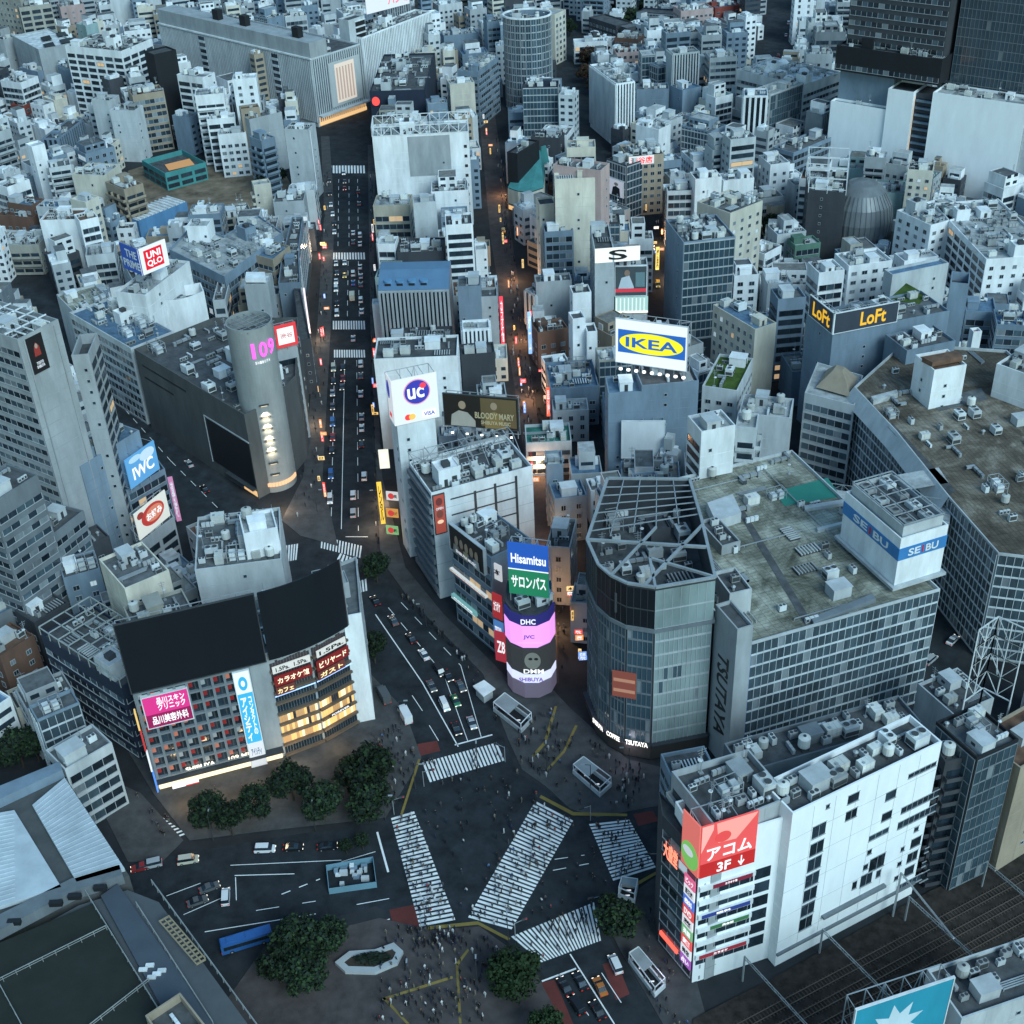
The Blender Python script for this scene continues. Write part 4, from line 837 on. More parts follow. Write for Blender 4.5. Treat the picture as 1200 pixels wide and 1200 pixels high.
# ---- building with the giant dark billboards
z = 31; A, B, M_, C = xy(155, 812, z), xy(313, 774, z), xy(362, 757, z), xy(404, 735, z)
D = C + Vector((4.2, 1.0)); E_ = D + Vector((-3, 25)); G = A + Vector((6, 20))
PM = [A, B, M_, C, D, E_, G]
rmag = building('shop building with red-curtained grid windows below the giant dark billboards', PM, 33, 'grey', sides=['n', 'n', 'n', 'n', 'b', 'n', 'b'], roof='grey', cl=1.2, name='shop_building', fl=3.4)
LP = [local(rmag, (*p, 0)).xy for p in PM]
F, L = face_frame(LP[0], LP[1])
mb = MB()
n = 9
for i in range(n + 1): x = .6 + (L - 5.2) * i / n; mb.box(x - .3, x + .3, -.7, 0, 4, 31.4)
for k in range(9): zz = 4 + k * 3.35; mb.box(.2, L - 4.3, -.75, -.0, zz - .25, zz + .25)
mb.build('facade_grid', wm('steel'), rmag, M=F)
cur = flat(.32, .02, .02); cells = []
for nm, g in (('window', GL), ('window', cur), ('window', em(.9, .3, .2, .18)), ('window', flat(.35, .36, .37))):
    m2 = MB(); m2.box(-1.2, 1.2, -.08, 0, 0, 2.7, 0); m2.box(-1.2, -.2, -.12, -.08, .9, 2.7, 1); m2.box(.2, .5, -.12, -.08, 0, 2.7, 2); cells.append(m2.mesh('window', [GL, g, DM]))
rr = random.Random(3)
for i in range(n):
    for k in range(8): link('window', rr.choice(cells[:1] + cells[1:2] * 3 + cells[2:] ), rmag, F @ Matrix.Translation((.6 + (L - 5.2) * (i + .5) / n, 0, 4.3 + k * 3.35)))
mb = MB(); mb.box(.4, L - .6, -.5, 0, .3, 3.1, 0); mb.box(.2, L - .2, -2.2, 0, 3.3, 3.6, 1); mb.build('shopfront', [em(1, .8, .5, 1.3), DM], rmag, M=F)
for i, (s, m) in enumerate([('SHIBUYA', em(1, .9, .7, 2)), ('109 MEN', em(1, .85, .6, 1.6))]):
    link('lettering', text_mesh(s, m), rmag, F @ Matrix.Translation((L * (.35 + .33 * i), -.7, 4.5)) @ Matrix.Rotation(math.pi / 2, 4, 'X') @ Matrix.Diagonal((7, 1.3, 1, 1)))
for e in (1, 2):
    F2, L2 = face_frame(LP[e], LP[e + 1])
    mb = MB(); gold = em(1, .58, .2, .9)
    for k in range(9):
        zz = 1 + k * 3.35; mb.box(.1, L2, -.9, 0, zz - .55, zz, 0); 
        for q_ in range(14): x_ = .3 + (L2 - .5) * q_ / 14; mb.box(x_, x_ + (L2 - .5) / 14 - .08, -.1, 0, zz, zz + 2.6 - rr.random() * .7, rr.choice((1, 1, 4, 4, 5, 2)) if k in (1, 2, 3) else (2 if k > 5 else 3))
    mb.build('lit_storeys', [mat('brown storey band', (.15, .11, .08), .6), gold, flat(.05, .04, .045), GL, em(.8, .45, .18, .5), em(1, .75, .45, 1.2)], rmag, M=F2)
    mb = MB(); mb.box(.1, L2 - .1, -1.0, -.9, 20.1, 20.4); mb.build('neon_line', em(.35, .55, 1, 1.6), rmag, M=F2)
F2, L2 = face_frame(LP[3], LP[4]); mb = MB(); mb.box(-.1, L2, -.3, 0, 0, 34.5); mb.build('white_fin', wm('white'), rmag, M=F2)
for e, (s, c, u0, u1, a, b) in ((1, ('1.5Pa.  1.5Pa.', 0, .05, .95, 27.4, 29.4)), (2, ('1.5Pa.', 0, .1, .9, 27.4, 29.4)), (1, ('カラオケ館', 1, .05, .95, 23.4, 26.4)), (2, ('ビリヤード', 1, .05, .95, 23.4, 26.4)), (1, ('カフェ', 2, .05, .5, 20.6, 23)), (2, ('ガスト', 2, .05, .8, 20.6, 23)), (2, ('FOREVER', 3, .2, .8, 7.6, 8.6))):
    d = (PM[e + 1] - PM[e]); n2 = Vector((d.y, -d.x)).normalized()
    fm, tm = [(em(.85, .85, .8, .5), BLK), (flat(.3, .02, .02), em(1, .85, .6, 1.1)), (flat(.2, .05, .04), em(1, .8, .4, 1.1)), (DM, WH)][c]
    board({0: 'white strip sign reading 1.5Pa', 1: 'dark red karaoke strip sign', 2: 'brown sign with yellow letters', 3: 'small white-lettered sign in the golden storeys'}[c] + (' on the left bend' if e == 1 else ' on the right bend') + ' under the dark billboards', PM[e] + d * u0 + n2 * 1.3, PM[e] + d * u1 + n2 * 1.3, a, b, fm, [('t', s, .08, .2, .92, .8, tm)], name='shop_sign', cat='sign', posts=False, th=.3)
d = (B - A).normalized(); n2 = Vector((d.y, -d.x))
wallsign('magenta clinic sign at the top left of the red-curtained facade', PM, 0, (165, 816), (226, 838), em(.85, .04, .3, .55), [('r', 0, 0, 1, .42, em(.4, .01, .12, .45)), ('t', '品川スキン\nクリニック', .3, .5, .92, .92, WH), ('t', '品川美容外科', .12, .08, .92, .36, WH)], out=1.0, edge=WP)
wallsign('tall sky-blue banner with vertical white Japanese lettering', PM, 0, (272, 786), (313, 898), em(.05, .5, .85, .62), [('r', 0, .78, 1, 1, em(.85, .92, .97, .7)), ('e', .5, .88, .3, .07, em(.05, .5, .85, .6)), ('e', .5, .88, .13, .03, WH), ('tv', 'アイシティ', .12, .28, .52, .74, WH), ('tv', 'コンタクトの', .62, .34, .88, .74, WH), ('r', 0, 0, 1, .26, WHd), ('t', 'アイシティ', .15, .12, .85, .2, flat(.03, .1, .3))], out=1.1, edge=WP)
wallsign('lit red and white shop sign on the ground floor corner', PM, 0, (203, 925), (238, 935), em(.9, .92, .95, 1.0), [('r', .5, 0, 1, 1, em(.9, .04, .04, 1)), ('t', 'H&M', .08, .2, .42, .8, em(.9, .04, .04, 1))], out=1.4)
pA, pB, pC = xy(142, 728, 52), xy(290, 694, 52), xy(360, 668, 52)
Bo = n2 * 1.2
DKP = mat('dark screen', (.009, .012, .016), .42, dirt=.1, var=.02, spec=.35)
board('left half of the giant blank dark billboard', A + Bo, B + Bo - d * .4, 31.8, 51.5, DKP, [], depth=2.5, edge=DM, group='giant dark billboards')
mb = MB()
cv = [B + Bo + d * .4, M_ + Vector((.6, -1.2)), C + Vector((.9, -.7))]
# the right half bends round the corner: one curved panel
q = []
for i in range(13):
    t = i / 12; q.append(cv[0] * (1 - t) ** 2 + (cv[1] * 2 - (cv[0] + cv[2]) / 2) * 2 * t * (1 - t) + cv[2] * t * t)
rt = empty('billboard', 'right half of the giant dark billboard, bent round the corner', 'billboard', (q[0].x, q[0].y, 31.8), 0, 'giant dark billboards')
k = 0
for s_ in (0, 1):
    for p in q:
        o = Vector((.15, .5)) * s_; mb.v.append((p.x - q[0].x + o.x, p.y - q[0].y + o.y, 0)); mb.v.append((p.x - q[0].x + o.x, p.y - q[0].y + o.y, 19.7))
for i in range(12):
    a = 2 * i; mb.f += [(a, a + 2, a + 3, a + 1), (a + 26, a + 27, a + 29, a + 28), (a + 1, a + 3, a + 29, a + 27), (a, a + 26, a + 28, a + 2)]
mb.f += [(0, 1, 27, 26), (24, 50, 51, 25)]; mb.m = [0] * len(mb.f); mb.build('panel', DKP, rt)
mb = MB()
for i in range(0, 13, 2):
    p = q[i] - q[0]; mb.bar((p.x + .2, p.y + .6, 0), (p.x + .2, p.y + .6, 19.5), .2); mb.bar((p.x + .2, p.y + .6, 12), (p.x - .5, p.y + 4, 1.2), .15)
    if i: o = q[i - 2] - q[0]; mb.bar((o.x + .2, o.y + .7, 19.3), (p.x + .2, p.y + .7, 19.3), .15); mb.bar((o.x + .2, o.y + .7, 9.3), (p.x + .2, p.y + .7, 9.3), .15)
mb.build('support_frame', ST, rt)
for k in range(4):
    wallsign(['yellow', 'dark red', 'white', 'blue'][k] + ' narrow strip sign on the left edge of the red-curtained building', PM, 0, (157.5 + k * 7.2, 826 + k * 24), (161.5 + k * 7.2, 848 + k * 24), [em(.9, .6, .2, .7), em(.6, .05, .05, .6), em(.85, .9, .95, .7), em(.1, .3, .9, .7)][k], [('tv', ['ラーメン', 'カラオケ', '居酒屋', '美容室'][k], .2, .08, .8, .92, [BLK, WH, BLK, WH][k])], out=1.3)

# ---- card company tower
base = (478, 655); ztop = ht(458, 447, *base); zlow = ht(459, 500, *base)
F0 = xy(458, 447, ztop); F1 = xy(511, 436, ztop); d = (F1 - F0).normalized(); nn = Vector((-d.y, d.x)); PT = [F0 + d * .6 + nn * .6, F1 - d * 1.2 + nn * .6, F1 + nn * 8 - d * 1.2, F0 + nn * 8 + d * .6]
building('slender white tower under the white UC card sign box', PT, zlow - .2, 'white', sides=['b', 'n', 'n', 'b'], cl=0, roof='dark')
NB = em(.04, .05, .42, .7)
uc = [('e', .54, .66, .3, .28, em(.8, .35, .5, .7)), ('e', .54, .66, .275, .255, NB), ('t', 'uc', .33, .52, .7, .76, WH), ('e', .68, .78, .07, .06, em(.9, .05, .08, .9)), ('e', .3, .14, .075, .065, em(.85, .05, .05, .9)), ('e', .39, .14, .075, .065, em(.95, .5, .1, .9)), ('r', .62, .07, .92, .22, WH), ('t', 'VISA', .65, .1, .9, .19, NB)]
board('broad front of the white sign box with blue UC circle and VISA mark', F0, F1, zlow, ztop, em(.86, .9, .95, .62), uc, name='rooftop_sign', cat='sign', depth=6.5)
board('narrow left side of the UC sign box', F0 + nn * 5.5 - d * .1, F0 - d * .1, zlow, ztop, em(.86, .9, .95, .55), [('e', .3, .7, .25, .2, NB), ('r', .2, .1, .6, .2, em(.85, .05, .05, .7))], name='rooftop_sign', cat='sign', posts=False, th=.3)
# ---- black and gold billboard behind the card tower
BB = [xy(519, 461, 42), xy(606, 468, 42)]
GD = flat(.3, .2, .07); FL_ = flat(.42, .3, .2)
board('black and gold poster billboard with two figures and lamps below', *BB, 31.5, 42, flat(.02, .016, .012), [('r', .5, .05, .98, .95, flat(.16, .11, .05)), ('p', [(.08, 0), (.1, .35), (.2, .5), (.32, .45), (.42, .2), (.42, 0)], flat(.45, .42, .36)), ('e', .25, .68, .05, .13, FL_), ('p', [(.55, 0), (.57, .4), (.68, .55), (.78, .45), (.84, .1), (.84, 0)], GD), ('e', .68, .72, .045, .12, FL_), ('t', 'BLOODY MARY', .42, .3, .95, .5, flat(.6, .5, .3)), ('t', 'SHIBUYA MUSIC', .5, .12, .9, .24, flat(.6, .5, .3))], depth=2.4, foot=3, edge=DM)
for i in range(5):
    p = BB[0].lerp(BB[1], (i + .5) / 5) + Vector((0, -3)); r = empty('floodlight', 'small white floodlight %s below the black and gold billboard' % ['leftmost', 'second from the left', 'in the middle', 'second from the right', 'rightmost'][i], 'floodlight', (p.x, p.y, 30.5), 0, 'floodlights below the black and gold billboard')
    m2 = MB(); m2.bar((0, 0, -1.5), (0, 0, 0), .12); m2.build('arm', DM, r); m2 = MB(); m2.box(-.35, .35, -.2, .2, 0, .3); m2.build('lamp_head', em(1, .97, .9, 4), r)
# ---- white hall building with dark squared frame on its front
PF = rect(505, 578, 624, 546, (472, 543), 36)
rf = building('white-fronted store with dark squared lines and slatted dark flank', PF, 36, 'white', sides=['n', 'n', 'n', 'n'], roof='dark', cl=2.4, par=1.5)
lp = [local(rf, (*p, 0)).xy for p in PF]; F, L = face_frame(lp[0], lp[1])
mb = MB(); zt = 33
for u in (.42, .62, .83): mb.box(L * u - .35, L * u + .35, -.12, 0, 8 if u < .5 else 14, zt + (u - .42) * 3)
for k in range(5): mb.box(L * .18, L * .83, -.1, 0, 32.2 - k * 5.2, 32.6 - k * 5.2)
mb.build('dark_lines', DM, rf, M=F)
mb = MB()
for k in range(1, 6): mb.box(0, L, -.03, 0, 6 * k, 6 * k + .1)
mb.build('panel_seams', FR, rf, M=F)
F, L = face_frame(lp[3], lp[0]); mb = MB(); mb.box(.3, L - .3, -.06, 0, 2, 35); mb.build('glazing', GL, rf, M=F)
mb = MB()
for k in range(10): mb.box(.1, L - .1, -.8, 0, 2 + k * 3.4, 3.5 + k * 3.4)
mb.build('slatted_ledges', wm('steel'), rf, M=F)
wallsign('tall orange-red banner with three round emblems on the white store corner', PF, 0, (507, 581), (523, 622), em(.5, .1, .07, .5), [('e', .5, .82, .32, .1, em(.2, .05, .05, .4)), ('e', .5, .5, .32, .1, em(.25, .08, .06, .4)), ('e', .5, .3, .3, .05, em(.9, .6, .4, .8)), ('t', 'OPEN', .15, .62, .85, .68, WHd)], out=.3, edge=DM)
mb = MB(); a, b, c, e = lp[0], lp[1], lp[2], lp[3]
lattice(mb, lp[0].lerp(lp[3], .75), lp[1].lerp(lp[2], .75), 35.5, 39.5, 4); lattice(mb, lp[0].lerp(lp[3], .95), lp[1].lerp(lp[2], .95), 35.5, 39.5, 4)
for i in range(7): t = i / 6; p, q = lp[0].lerp(lp[1], t).lerp(lp[3].lerp(lp[2], t), .75), lp[3].lerp(lp[2], t); mb.bar((*p, 39.5), (*q, 39.5), .18); mb.bar((*p, 39.5), (*lp[0].lerp(lp[1], t).lerp(lp[3].lerp(lp[2], t), .4), 35.2), .14)
mb.build('roof_trusses', ST, rf)
# ---- corner group by the scramble: screens
PS = [xy(592, 708, 27), xy(598, 716, 27), xy(612, 722, 27), xy(628, 722, 27), xy(642, 716, 27), xy(648, 706, 27), xy(646, 684, 27), xy(594, 684, 27)]
rs = building('rounded corner building with the pink curved screen facing the crossing', PS, 28, 'dark', sides=['n'], roof='dark', cl=.8, name='shop_building')
lp = [local(rs, (*p, 0)).xy for p in PS]
def curved(z0, z1, m, name, off=.4):
    o = inset(lp, -off); mb = MB(); k = 6
    for i in range(k): mb.v += [(o[i].x, o[i].y, z0), (o[i].x, o[i].y, z1)]
    for i in range(k): mb.v += [(lp[i].x, lp[i].y, z0), (lp[i].x, lp[i].y, z1)]
    for i in range(k - 1): a = 2 * i; mb.f += [(a, a + 2, a + 3, a + 1), (a + 1, a + 3, a + 15, a + 13), (a, a + 12, a + 14, a + 2)]
    mb.f += [(0, 1, 13, 12), (10, 22, 23, 11)]; mb.m = [0] * len(mb.f); return mb.build(name, m, rs)
for z0, z1, m, nm in ((24.2, 27.2, em(.03, .03, .22, .5), 'header_sign'), (17.2, 24.1, em(.85, .35, .95, .95), 'screen'), (8.5, 16.4, em(.05, .055, .06, .5), 'lower_screen'), (5.6, 8.2, em(.7, .75, 1, .9), 'ribbon_sign'), (.5, 5.2, em(.25, .22, .32, .3), 'shopfront')): curved(z0, z1, m, nm)
F, L = face_frame(inset(lp, -.6)[1], inset(lp, -.6)[4])
content(rs, F, L, 24.3, 27, [('t', 'DHC', .3, .2, .66, .8, WH)], 2.2); content(rs, F, L, 17.2, 24, [('t', 'JVC', .35, .42, .62, .62, em(.1, .05, .4, .6)), ('r', .2, .25, .8, .27, em(.9, .6, 1, .8))], 2.2)
content(rs, F, L, 8.5, 16.4, [('e', .55, .58, .2, .34, flat(.3, .28, .24)), ('e', .5, .66, .05, .05, BLK), ('e', .64, .66, .05, .05, BLK), ('t', 'DMM', .32, .06, .82, .24, WH)], 2.2)
content(rs, F, L, 5.6, 8.2, [('t', 'SHIBUYA', .2, .25, .8, .75, em(.2, .1, .5, .6))], 2.2)
HB = [xy(594, 635, 46), xy(642, 641, 46)]
board('blue over green rooftop billboard reading Hisamitsu and サロンパス', *HB, 30.5, 46, em(.02, .12, .55, .6), [('r', 0, 0, 1, .5, em(.02, .27, .13, .55)), ('t', 'Hisamitsu', .08, .62, .94, .8, WH), ('t', 'サロンパス', .07, .14, .93, .38, WH), ('r', 0, .49, 1, .51, WH)], depth=3, foot=2.5)
PC = [xy(527, 613, 33), xy(575, 650, 33)]; d = (PC[1] - PC[0]).normalized(); nn = Vector((-d.y, d.x)); PC += [PC[1] + nn * 13, PC[0] + nn * 13]
rc = building('shop building with stacked picture signs along the avenue corner', PC, 32, 'bluegrey', sides=['R', 'n', 'n', 'n'], roof='dark', cl=2.2, name='shop_building', fl=4.2, lit=.3)
u = [wallsign('dark band poster with group of figures on top of the stacked signs', PC, 0, (529, 612), (571, 672), flat(.03, .025, .022), [('e', .2 + .15 * i, .5, .05, .2, flat(.4, .28, .2)) for i in range(5)] + [('p', [(.1 + .15 * i, 0), (.13 + .15 * i, .35), (.27 + .15 * i, .35), (.3 + .15 * i, 0)], flat(*[(.3, .28, .25), (.1, .05, .04), (.35, .3, .2), (.05, .07, .1), (.4, .4, .4)][i])) for i in range(5)] + [('t', 'SHIBUYA MUSIC', .2, .08, .8, .2, WHd)], out=.9, edge=FR),
     wallsign('green white and red striped sign below the dark group poster', PC, 0, (530, 664), (572, 700), em(.8, .85, .85, .6), [('r', 0, .62, 1, 1, em(.1, .4, .15, .6)), ('r', 0, .3, 1, .45, em(.85, .1, .1, .8)), ('t', 'HAPPY SHIBUYA', .1, .68, .9, .9, WH)], out=.9),
     wallsign('turquoise-lit shop sign in the middle of the stacked signs', PC, 0, (532, 694), (560, 722), em(.25, .6, .6, .45), [('t', 'COFFEE', .1, .5, .9, .8, WH), ('r', 0, .1, 1, .3, WHd)], out=.9)]
for i, (cc, s) in enumerate([((.55, .04, .05), 'カラオケ'), ((.85, .87, .9), '本'), ((.1, .3, .7), 'TSUTAYA'), ((.6, .05, .08), 'Z81')]):
    pp = [((574, 690), (583, 722)), ((575, 655), (583, 684)), ((576, 722), (585, 744)), ((577, 735), (592, 778))][i]
    board(['dark red', 'white', 'blue', 'crimson'][i] + ' upright sign between stacked signs and the rounded screen corner', xy(pp[0][0] + 2, pp[0][1] + 4, [24, 30, 14, 12][i]), xy(pp[1][0] + 4, pp[0][1] + 9, [24, 30, 14, 12][i]), [16, 25, 8, 2][i], [24, 30, 14, 12][i], em(*cc, .5), [('t', s, .15, .3, .85, .7, BLK if i == 1 else WH)], posts=False, name='shop_sign', cat='sign')
# ---- glass corner building with the open steel crown
HQ = 52
PQ = [xy(688, 634, HQ), xy(701, 663, HQ), xy(716, 676, HQ), xy(735, 685, HQ), xy(768, 690, HQ), xy(838, 678, HQ), xy(822, 610, HQ), xy(808, 563, HQ), xy(712, 562, HQ)]
# front edge first
PQ = PQ[4:] + PQ[:4]
rq = building('glass building with rounded dark corner and open steel crown beside the crossing', PQ, HQ, 'dark', sides=['q', 'n', 'n', 'n', 'n', 'd', 'd', 'd', 'd'], roof='dark', cl=1.6, name='glass_building', par=9, fl=4.0)
lp = [local(rq, (*p, 0)).xy for p in PQ]; ip = inset(lp, -.5)
mb = MB(); mb.wallring(ip, lp, 39.6, 40.6); mb.build('ledge', wm('steel'), rq)
for e, m in ((0, GLQ), (5, DKP), (6, DKP), (7, DKP), (8, DKP)):
    F, L = face_frame(lp[e], lp[(e + 1) % 9]); mb = MB(); mb.box(0, L, -.28, -.26, 40.8, 51.6, 0)
    for i in range(int(L / 2) + 1): x = L * i / int(L / 2 + 1); mb.box(x - .05, x + .05, -.36, -.28, 40.8, 51.6, 1)
    mb.box(0, L, -.4, -.26, 45.8, 46.1, 1); mb.build('screen_panel', [m, FR if e == 0 else DM], rq, M=F)
mb = MB(); zt = HQ + .4
for i in range(9): mb.bar((*lp[i], zt), (*lp[(i + 1) % 9], zt), .7, 0, .5)
K = [lp[4], lp[3], lp[2], lp[1], lp[0], lp[5], lp[6], lp[7], lp[8]]
L4 = lambda i, j, t: lp[i].lerp(lp[j], t)
for a, b, t in ((lp[5], L4(1, 2, .5), .7), (L4(8, 0, .6), L4(1, 2, .9), .6), (lp[0], L4(5, 1, .5), .6), (lp[1], L4(5, 1, .5), .5), (lp[7], L4(5, 2, .6), .5)): mb.bar((*a, zt), (*b, zt), t, 0, .6)
for i in range(1, 7):
    t = i / 7; a, b = L4(4, 5, t), lp[3].lerp(lp[2], t); mb.bar((*a, zt - .2), (*b, zt - .2), .22)
for i in range(1, 5): t = i / 5; a, b = L4(4, 3, t), lp[5].lerp(lp[2], t); mb.bar((*a, zt - .2), (*b, zt - .2), .22)
mb.build('steel_crown', ST, rq)
mb = MB()
for e in (5, 6, 7, 8, 0):
    a, b = ip[e], ip[(e + 1) % 9]; d = (b - a).normalized(); 
    mb.bar((*a, 5.2), (*b, 5.2), 1.6, 0, .4); mb.bar((*a, 2.6), (*b, 2.6), .2, 1, 4.2)
mb.build('canopy', [wm('dark'), flat(.06, .055, .05)], rq)
for e, s in ((8, 'TSUTAYA'), (7, 'COFFEE'), (6, 'SHIBUYA')):
    F, L = face_frame(inset(lp, -1.9)[e], inset(lp, -1.9)[(e + 1) % 9]); content(rq, F, L, 5.2, 7.2, [('t', s, .12, .1, .88, .85, em(1, .97, .9, 1.8))])
F, L = face_frame(lp[8], lp[0]); content(rq, F, L, 14, 30, [('r', -.5, .3, .4, .8, em(.35, .1, .07, .35)), ('r', -.45, .4, .36, .46, em(.6, .3, .2, .45)), ('r', -.45, .6, .36, .66, em(.6, .3, .2, .45))], .4)
PQs = [xy(839, 700, 46), xy(864, 742, 43)]; d = (PQs[1] - PQs[0]).normalized(); nn = Vector((-d.y, d.x)); PQs += [PQs[1] + nn * 4, PQs[0] + nn * 4]
rqs = building('dark side slab lettered TSUTAYA down its height', PQs, 44, 'grey', sides=['n'], roof='dark', cl=0)
F, L = face_frame(*[local(rqs, (*p, 0)).xy for p in PQs[:2]]); content(rqs, F, L, 8, 33, [('ts', 'TSUTAYA', .25, 0, .75, 1, BLK)])

# ---- white block by the railway
def split(pts, s): return pts
PL1 = rect(929, 953, 1104, 869, (1084, 829), 45)
PL0 = rect(838, 969, 926, 934, (850, 880), 45)
rL = building('long white windowed block beside the railway tracks', PL1, 45, 'clean white', sides=['n', 'n', 'n', 'b'], roof='dark', cl=2.3, par=1.6)
rL0 = building('rear wing with roof plant behind the pink-red billboard', [PL0[0], PL0[1], PL0[1] + (PL0[2] - PL0[1]) * .9, PL0[3]], 45, 'grey', sides=['b', 'n', 'n', 'l'], roof='dark', cl=2.3, par=1.6)
def holes(root, P, i, lst, m=GL, name='window'):
    a = local(root, (*P[i], 0)).xy; b = local(root, (*P[(i + 1) % len(P)], 0)).xy; F, L = face_frame(a, b)
    for x0, y0, x1, y1 in lst:
        (u0, z1), (u1, z0) = face_uv(None, i, P, (x0, y0), (x1, y1)); z1, z0 = max(z1, z0), min(z1, z0); u0, u1 = min(u0, u1), max(u0, u1)
        if u1 - u0 < .3: continue
        mb = MB(); mb.box(u0, u1, -.03, 0, z0, z1, 0); mb.box(u0 - .1, u1 + .1, -.2, 0, z0 - .12, z0, 1); mb.box(u0 - .1, u1 + .1, -.14, 0, z1, z1 + .1, 1)
        n = int((u1 - u0) / 1.4)
        for k in range(1, n): x = u0 + (u1 - u0) * k / n; mb.box(x - .04, x + .04, -.07, -.03, z0, z1, 1)
        mb.build(name, [m, FR], root, M=F)
z = lambda X, Y: (800 + X / 3, 800 + Y / 3)
def zr(*q): return [(*z(a, b), *z(c, d)) for a, b, c, d in q]
holes(rL, PL1, 0, zr((458, 508, 500, 528), (450, 570, 492, 590), (442, 625, 484, 645), (434, 680, 476, 700), (427, 733, 468, 752), (419, 785, 460, 803), (412, 835, 452, 852),
    (575, 455, 610, 468), (583, 398, 618, 410), (716, 388, 748, 400), (702, 462, 733, 473), (656, 540, 722, 524), (758, 492, 886, 450), (770, 440, 898, 396), (795, 322, 890, 290),
    (805, 552, 834, 566), (792, 603, 822, 617), (782, 653, 810, 667), (628, 680, 662, 700), (660, 622, 706, 640), (753, 715, 838, 690), (838, 672, 860, 688), (815, 510, 828, 518), (768, 580, 778, 588), (852, 584, 862, 592), (842, 634, 852, 642), (756, 632, 768, 640), (745, 682, 757, 690), (650, 590, 663, 599), (636, 642, 650, 652), (682, 662, 694, 678), (598, 702, 610, 720), (505, 430, 516, 438)))
lp = [local(rL, (*p, 0)).xy for p in PL1]; F, L = face_frame(lp[0], lp[1])
mb = MB()
for k in range(1, 6): mb.box(0, L, -.03, 0, 7.5 * k, 7.5 * k + .08)
for k in range(1, 7): mb.box(L * k / 7 - .04, L * k / 7 + .04, -.025, 0, 4, 44)
mb.build('panel_seams', FR, rL, M=F); mb = MB(); mb.box(0, L, -.5, 0, 3.6, 4.2); mb.box(L * .3, L * .75, -.9, 0, 8.5, 9.1); mb.build('pipe_ledge', wm('steel'), rL, M=F)
# front tower of the block
H1 = 41.5
PLf = rect(821, 988, 929, 955, 11, H1)
rLf = building('white front part with dark shop bands under the pink-red billboard', PLf, H1, 'clean white', sides=['n', 'n', 'n', 'n'], roof='dark', cl=.6, par=4)
lp = [local(rLf, (*p, 0)).xy for p in PLf]; F, L = face_frame(lp[0], lp[1])
bandL = L * .7
for k in range(6):
    zz = 5.5 + k * 4.1; mb = MB(); mb.box(.5, bandL - 1.5, -.06, 0, zz, zz + 2.0, 0); mb.box(.3, bandL - 1.3, -.5, 0, zz + 2.0, zz + 3.3, 1); mb.box(bandL - 1.2, bandL + 2.2, -.05, 0, zz, zz + 3.0, 0)
    for q in range(1, 6): mb.box(bandL * q / 6 - .05, bandL * q / 6 + .05, -.1, -.06, zz, zz + 2, 2)
    mb.build('window_band', [GL, wm('white'), FR], rLf, M=F)
d = (PLf[1] - PLf[0]).normalized(); n2 = Vector((d.y, -d.x)); nn = -n2
for k, (c, s, m) in enumerate([((.25, .02, .05), 'カラオケ館', WH), ((.03, .06, .3), '眼科', WH), ((.05, .2, .08), '英会話', WH), ((.35, .03, .05), 'カラオケ', WH)]):
    a = PLf[0] + d * (3 if k % 2 == 0 else 1) + n2 * .6; b = PLf[0] + d * (bandL - 2) + n2 * .6; zz = [28, 19.9, 15.8, 7.6][k]
    board(['maroon band sign highest on the white front part', 'dark blue band sign with white letters on the white front part', 'green band sign on the white front part', 'lowest maroon band sign on the white front part'][k], a, b, zz + .1, zz + 1.1, em(*c, .5), [('t', s, .3, .2, .6, .85, m)], posts=False, th=.2, name='shop_sign', cat='sign')
dF = (PLf[0] - xy(776, 955, 38)).normalized(); nF = Vector((dF.y, -dF.x))
RB = [xy(827, 1030 - 48, 52), xy(888, 973, 52)]
dR = (RB[1] - RB[0]); RB0 = PLf[0] + n2 * .4; LR = bandL * .86
board('large pink-red billboard reading アコム with an arrow to 3F', RB0, RB0 + d * LR, H1 - 9.5, H1 + 4.5, em(.82, .1, .1, .7), [('r', 0, 0, 1, .27, em(.55, .02, .02, .65)), ('p', [(0, 1), (0, .5), (.2, .9), (.2, 1)], em(1, .45, .4, .7)), ('p', [(.25, 1), (.3, .62), (.62, .6), (.95, .95), (.98, 1)], em(1, .38, .33, .7)), ('e', .38, .72, .14, .1, em(.8, .08, .08, .7)), ('t', 'アコム', .1, .32, .92, .56, WH), ('t', '3F', .3, .05, .55, .23, WH), ('t', '↓', .68, .05, .8, .24, WH)], depth=5, foot=0, edge=None)
board('narrow pink side of the red billboard with a green picture', RB0 - dF * 5.5 + nF * .3, RB0 - dF * .3 + nF * .3, H1 - 9.5, H1 + 4.5, em(.85, .2, .17, .65), [('e', .5, .28, .5, .25, em(.25, .65, .15, .6)), ('e', .4, .34, .3, .08, WHd)], posts=False, th=.3)
for k in range(9):
    cc = [(.8, .15, .3), (.85, .9, .95), (.1, .2, .7), (.8, .1, .1), (.85, .85, .9), (.2, .5, .25), (.85, .1, .1), (.8, .85, .9), (.35, .1, .45)][k]; zz = 27.5 - k * 2.95
    board(['rose', 'white', 'blue', 'red', 'white', 'green', 'scarlet', 'white', 'purple'][k] + ' tenant sign ' + ['at the top', 'just below the rose one', 'below the upper white one', 'below the blue one', 'in the middle', 'below the middle white one', 'below the green one', 'below the scarlet one', 'at the bottom'][k] + ' of the corner sign column facing the crossing', PLf[0] - dF * 3.6 + nF * .5, PLf[0] - dF * .3 + nF * .5, zz, zz + 2.7, em(*cc, .7), [('t', ['ビック', '居酒屋', '歯科', 'DVD', '薬', '英語', '麺', '美容', '占い'][k], .15, .2, .85, .8, BLK if k in (1, 4, 7) else WH)], posts=False, th=.25, name='tenant_sign', cat='sign', group='column of small tenant signs')
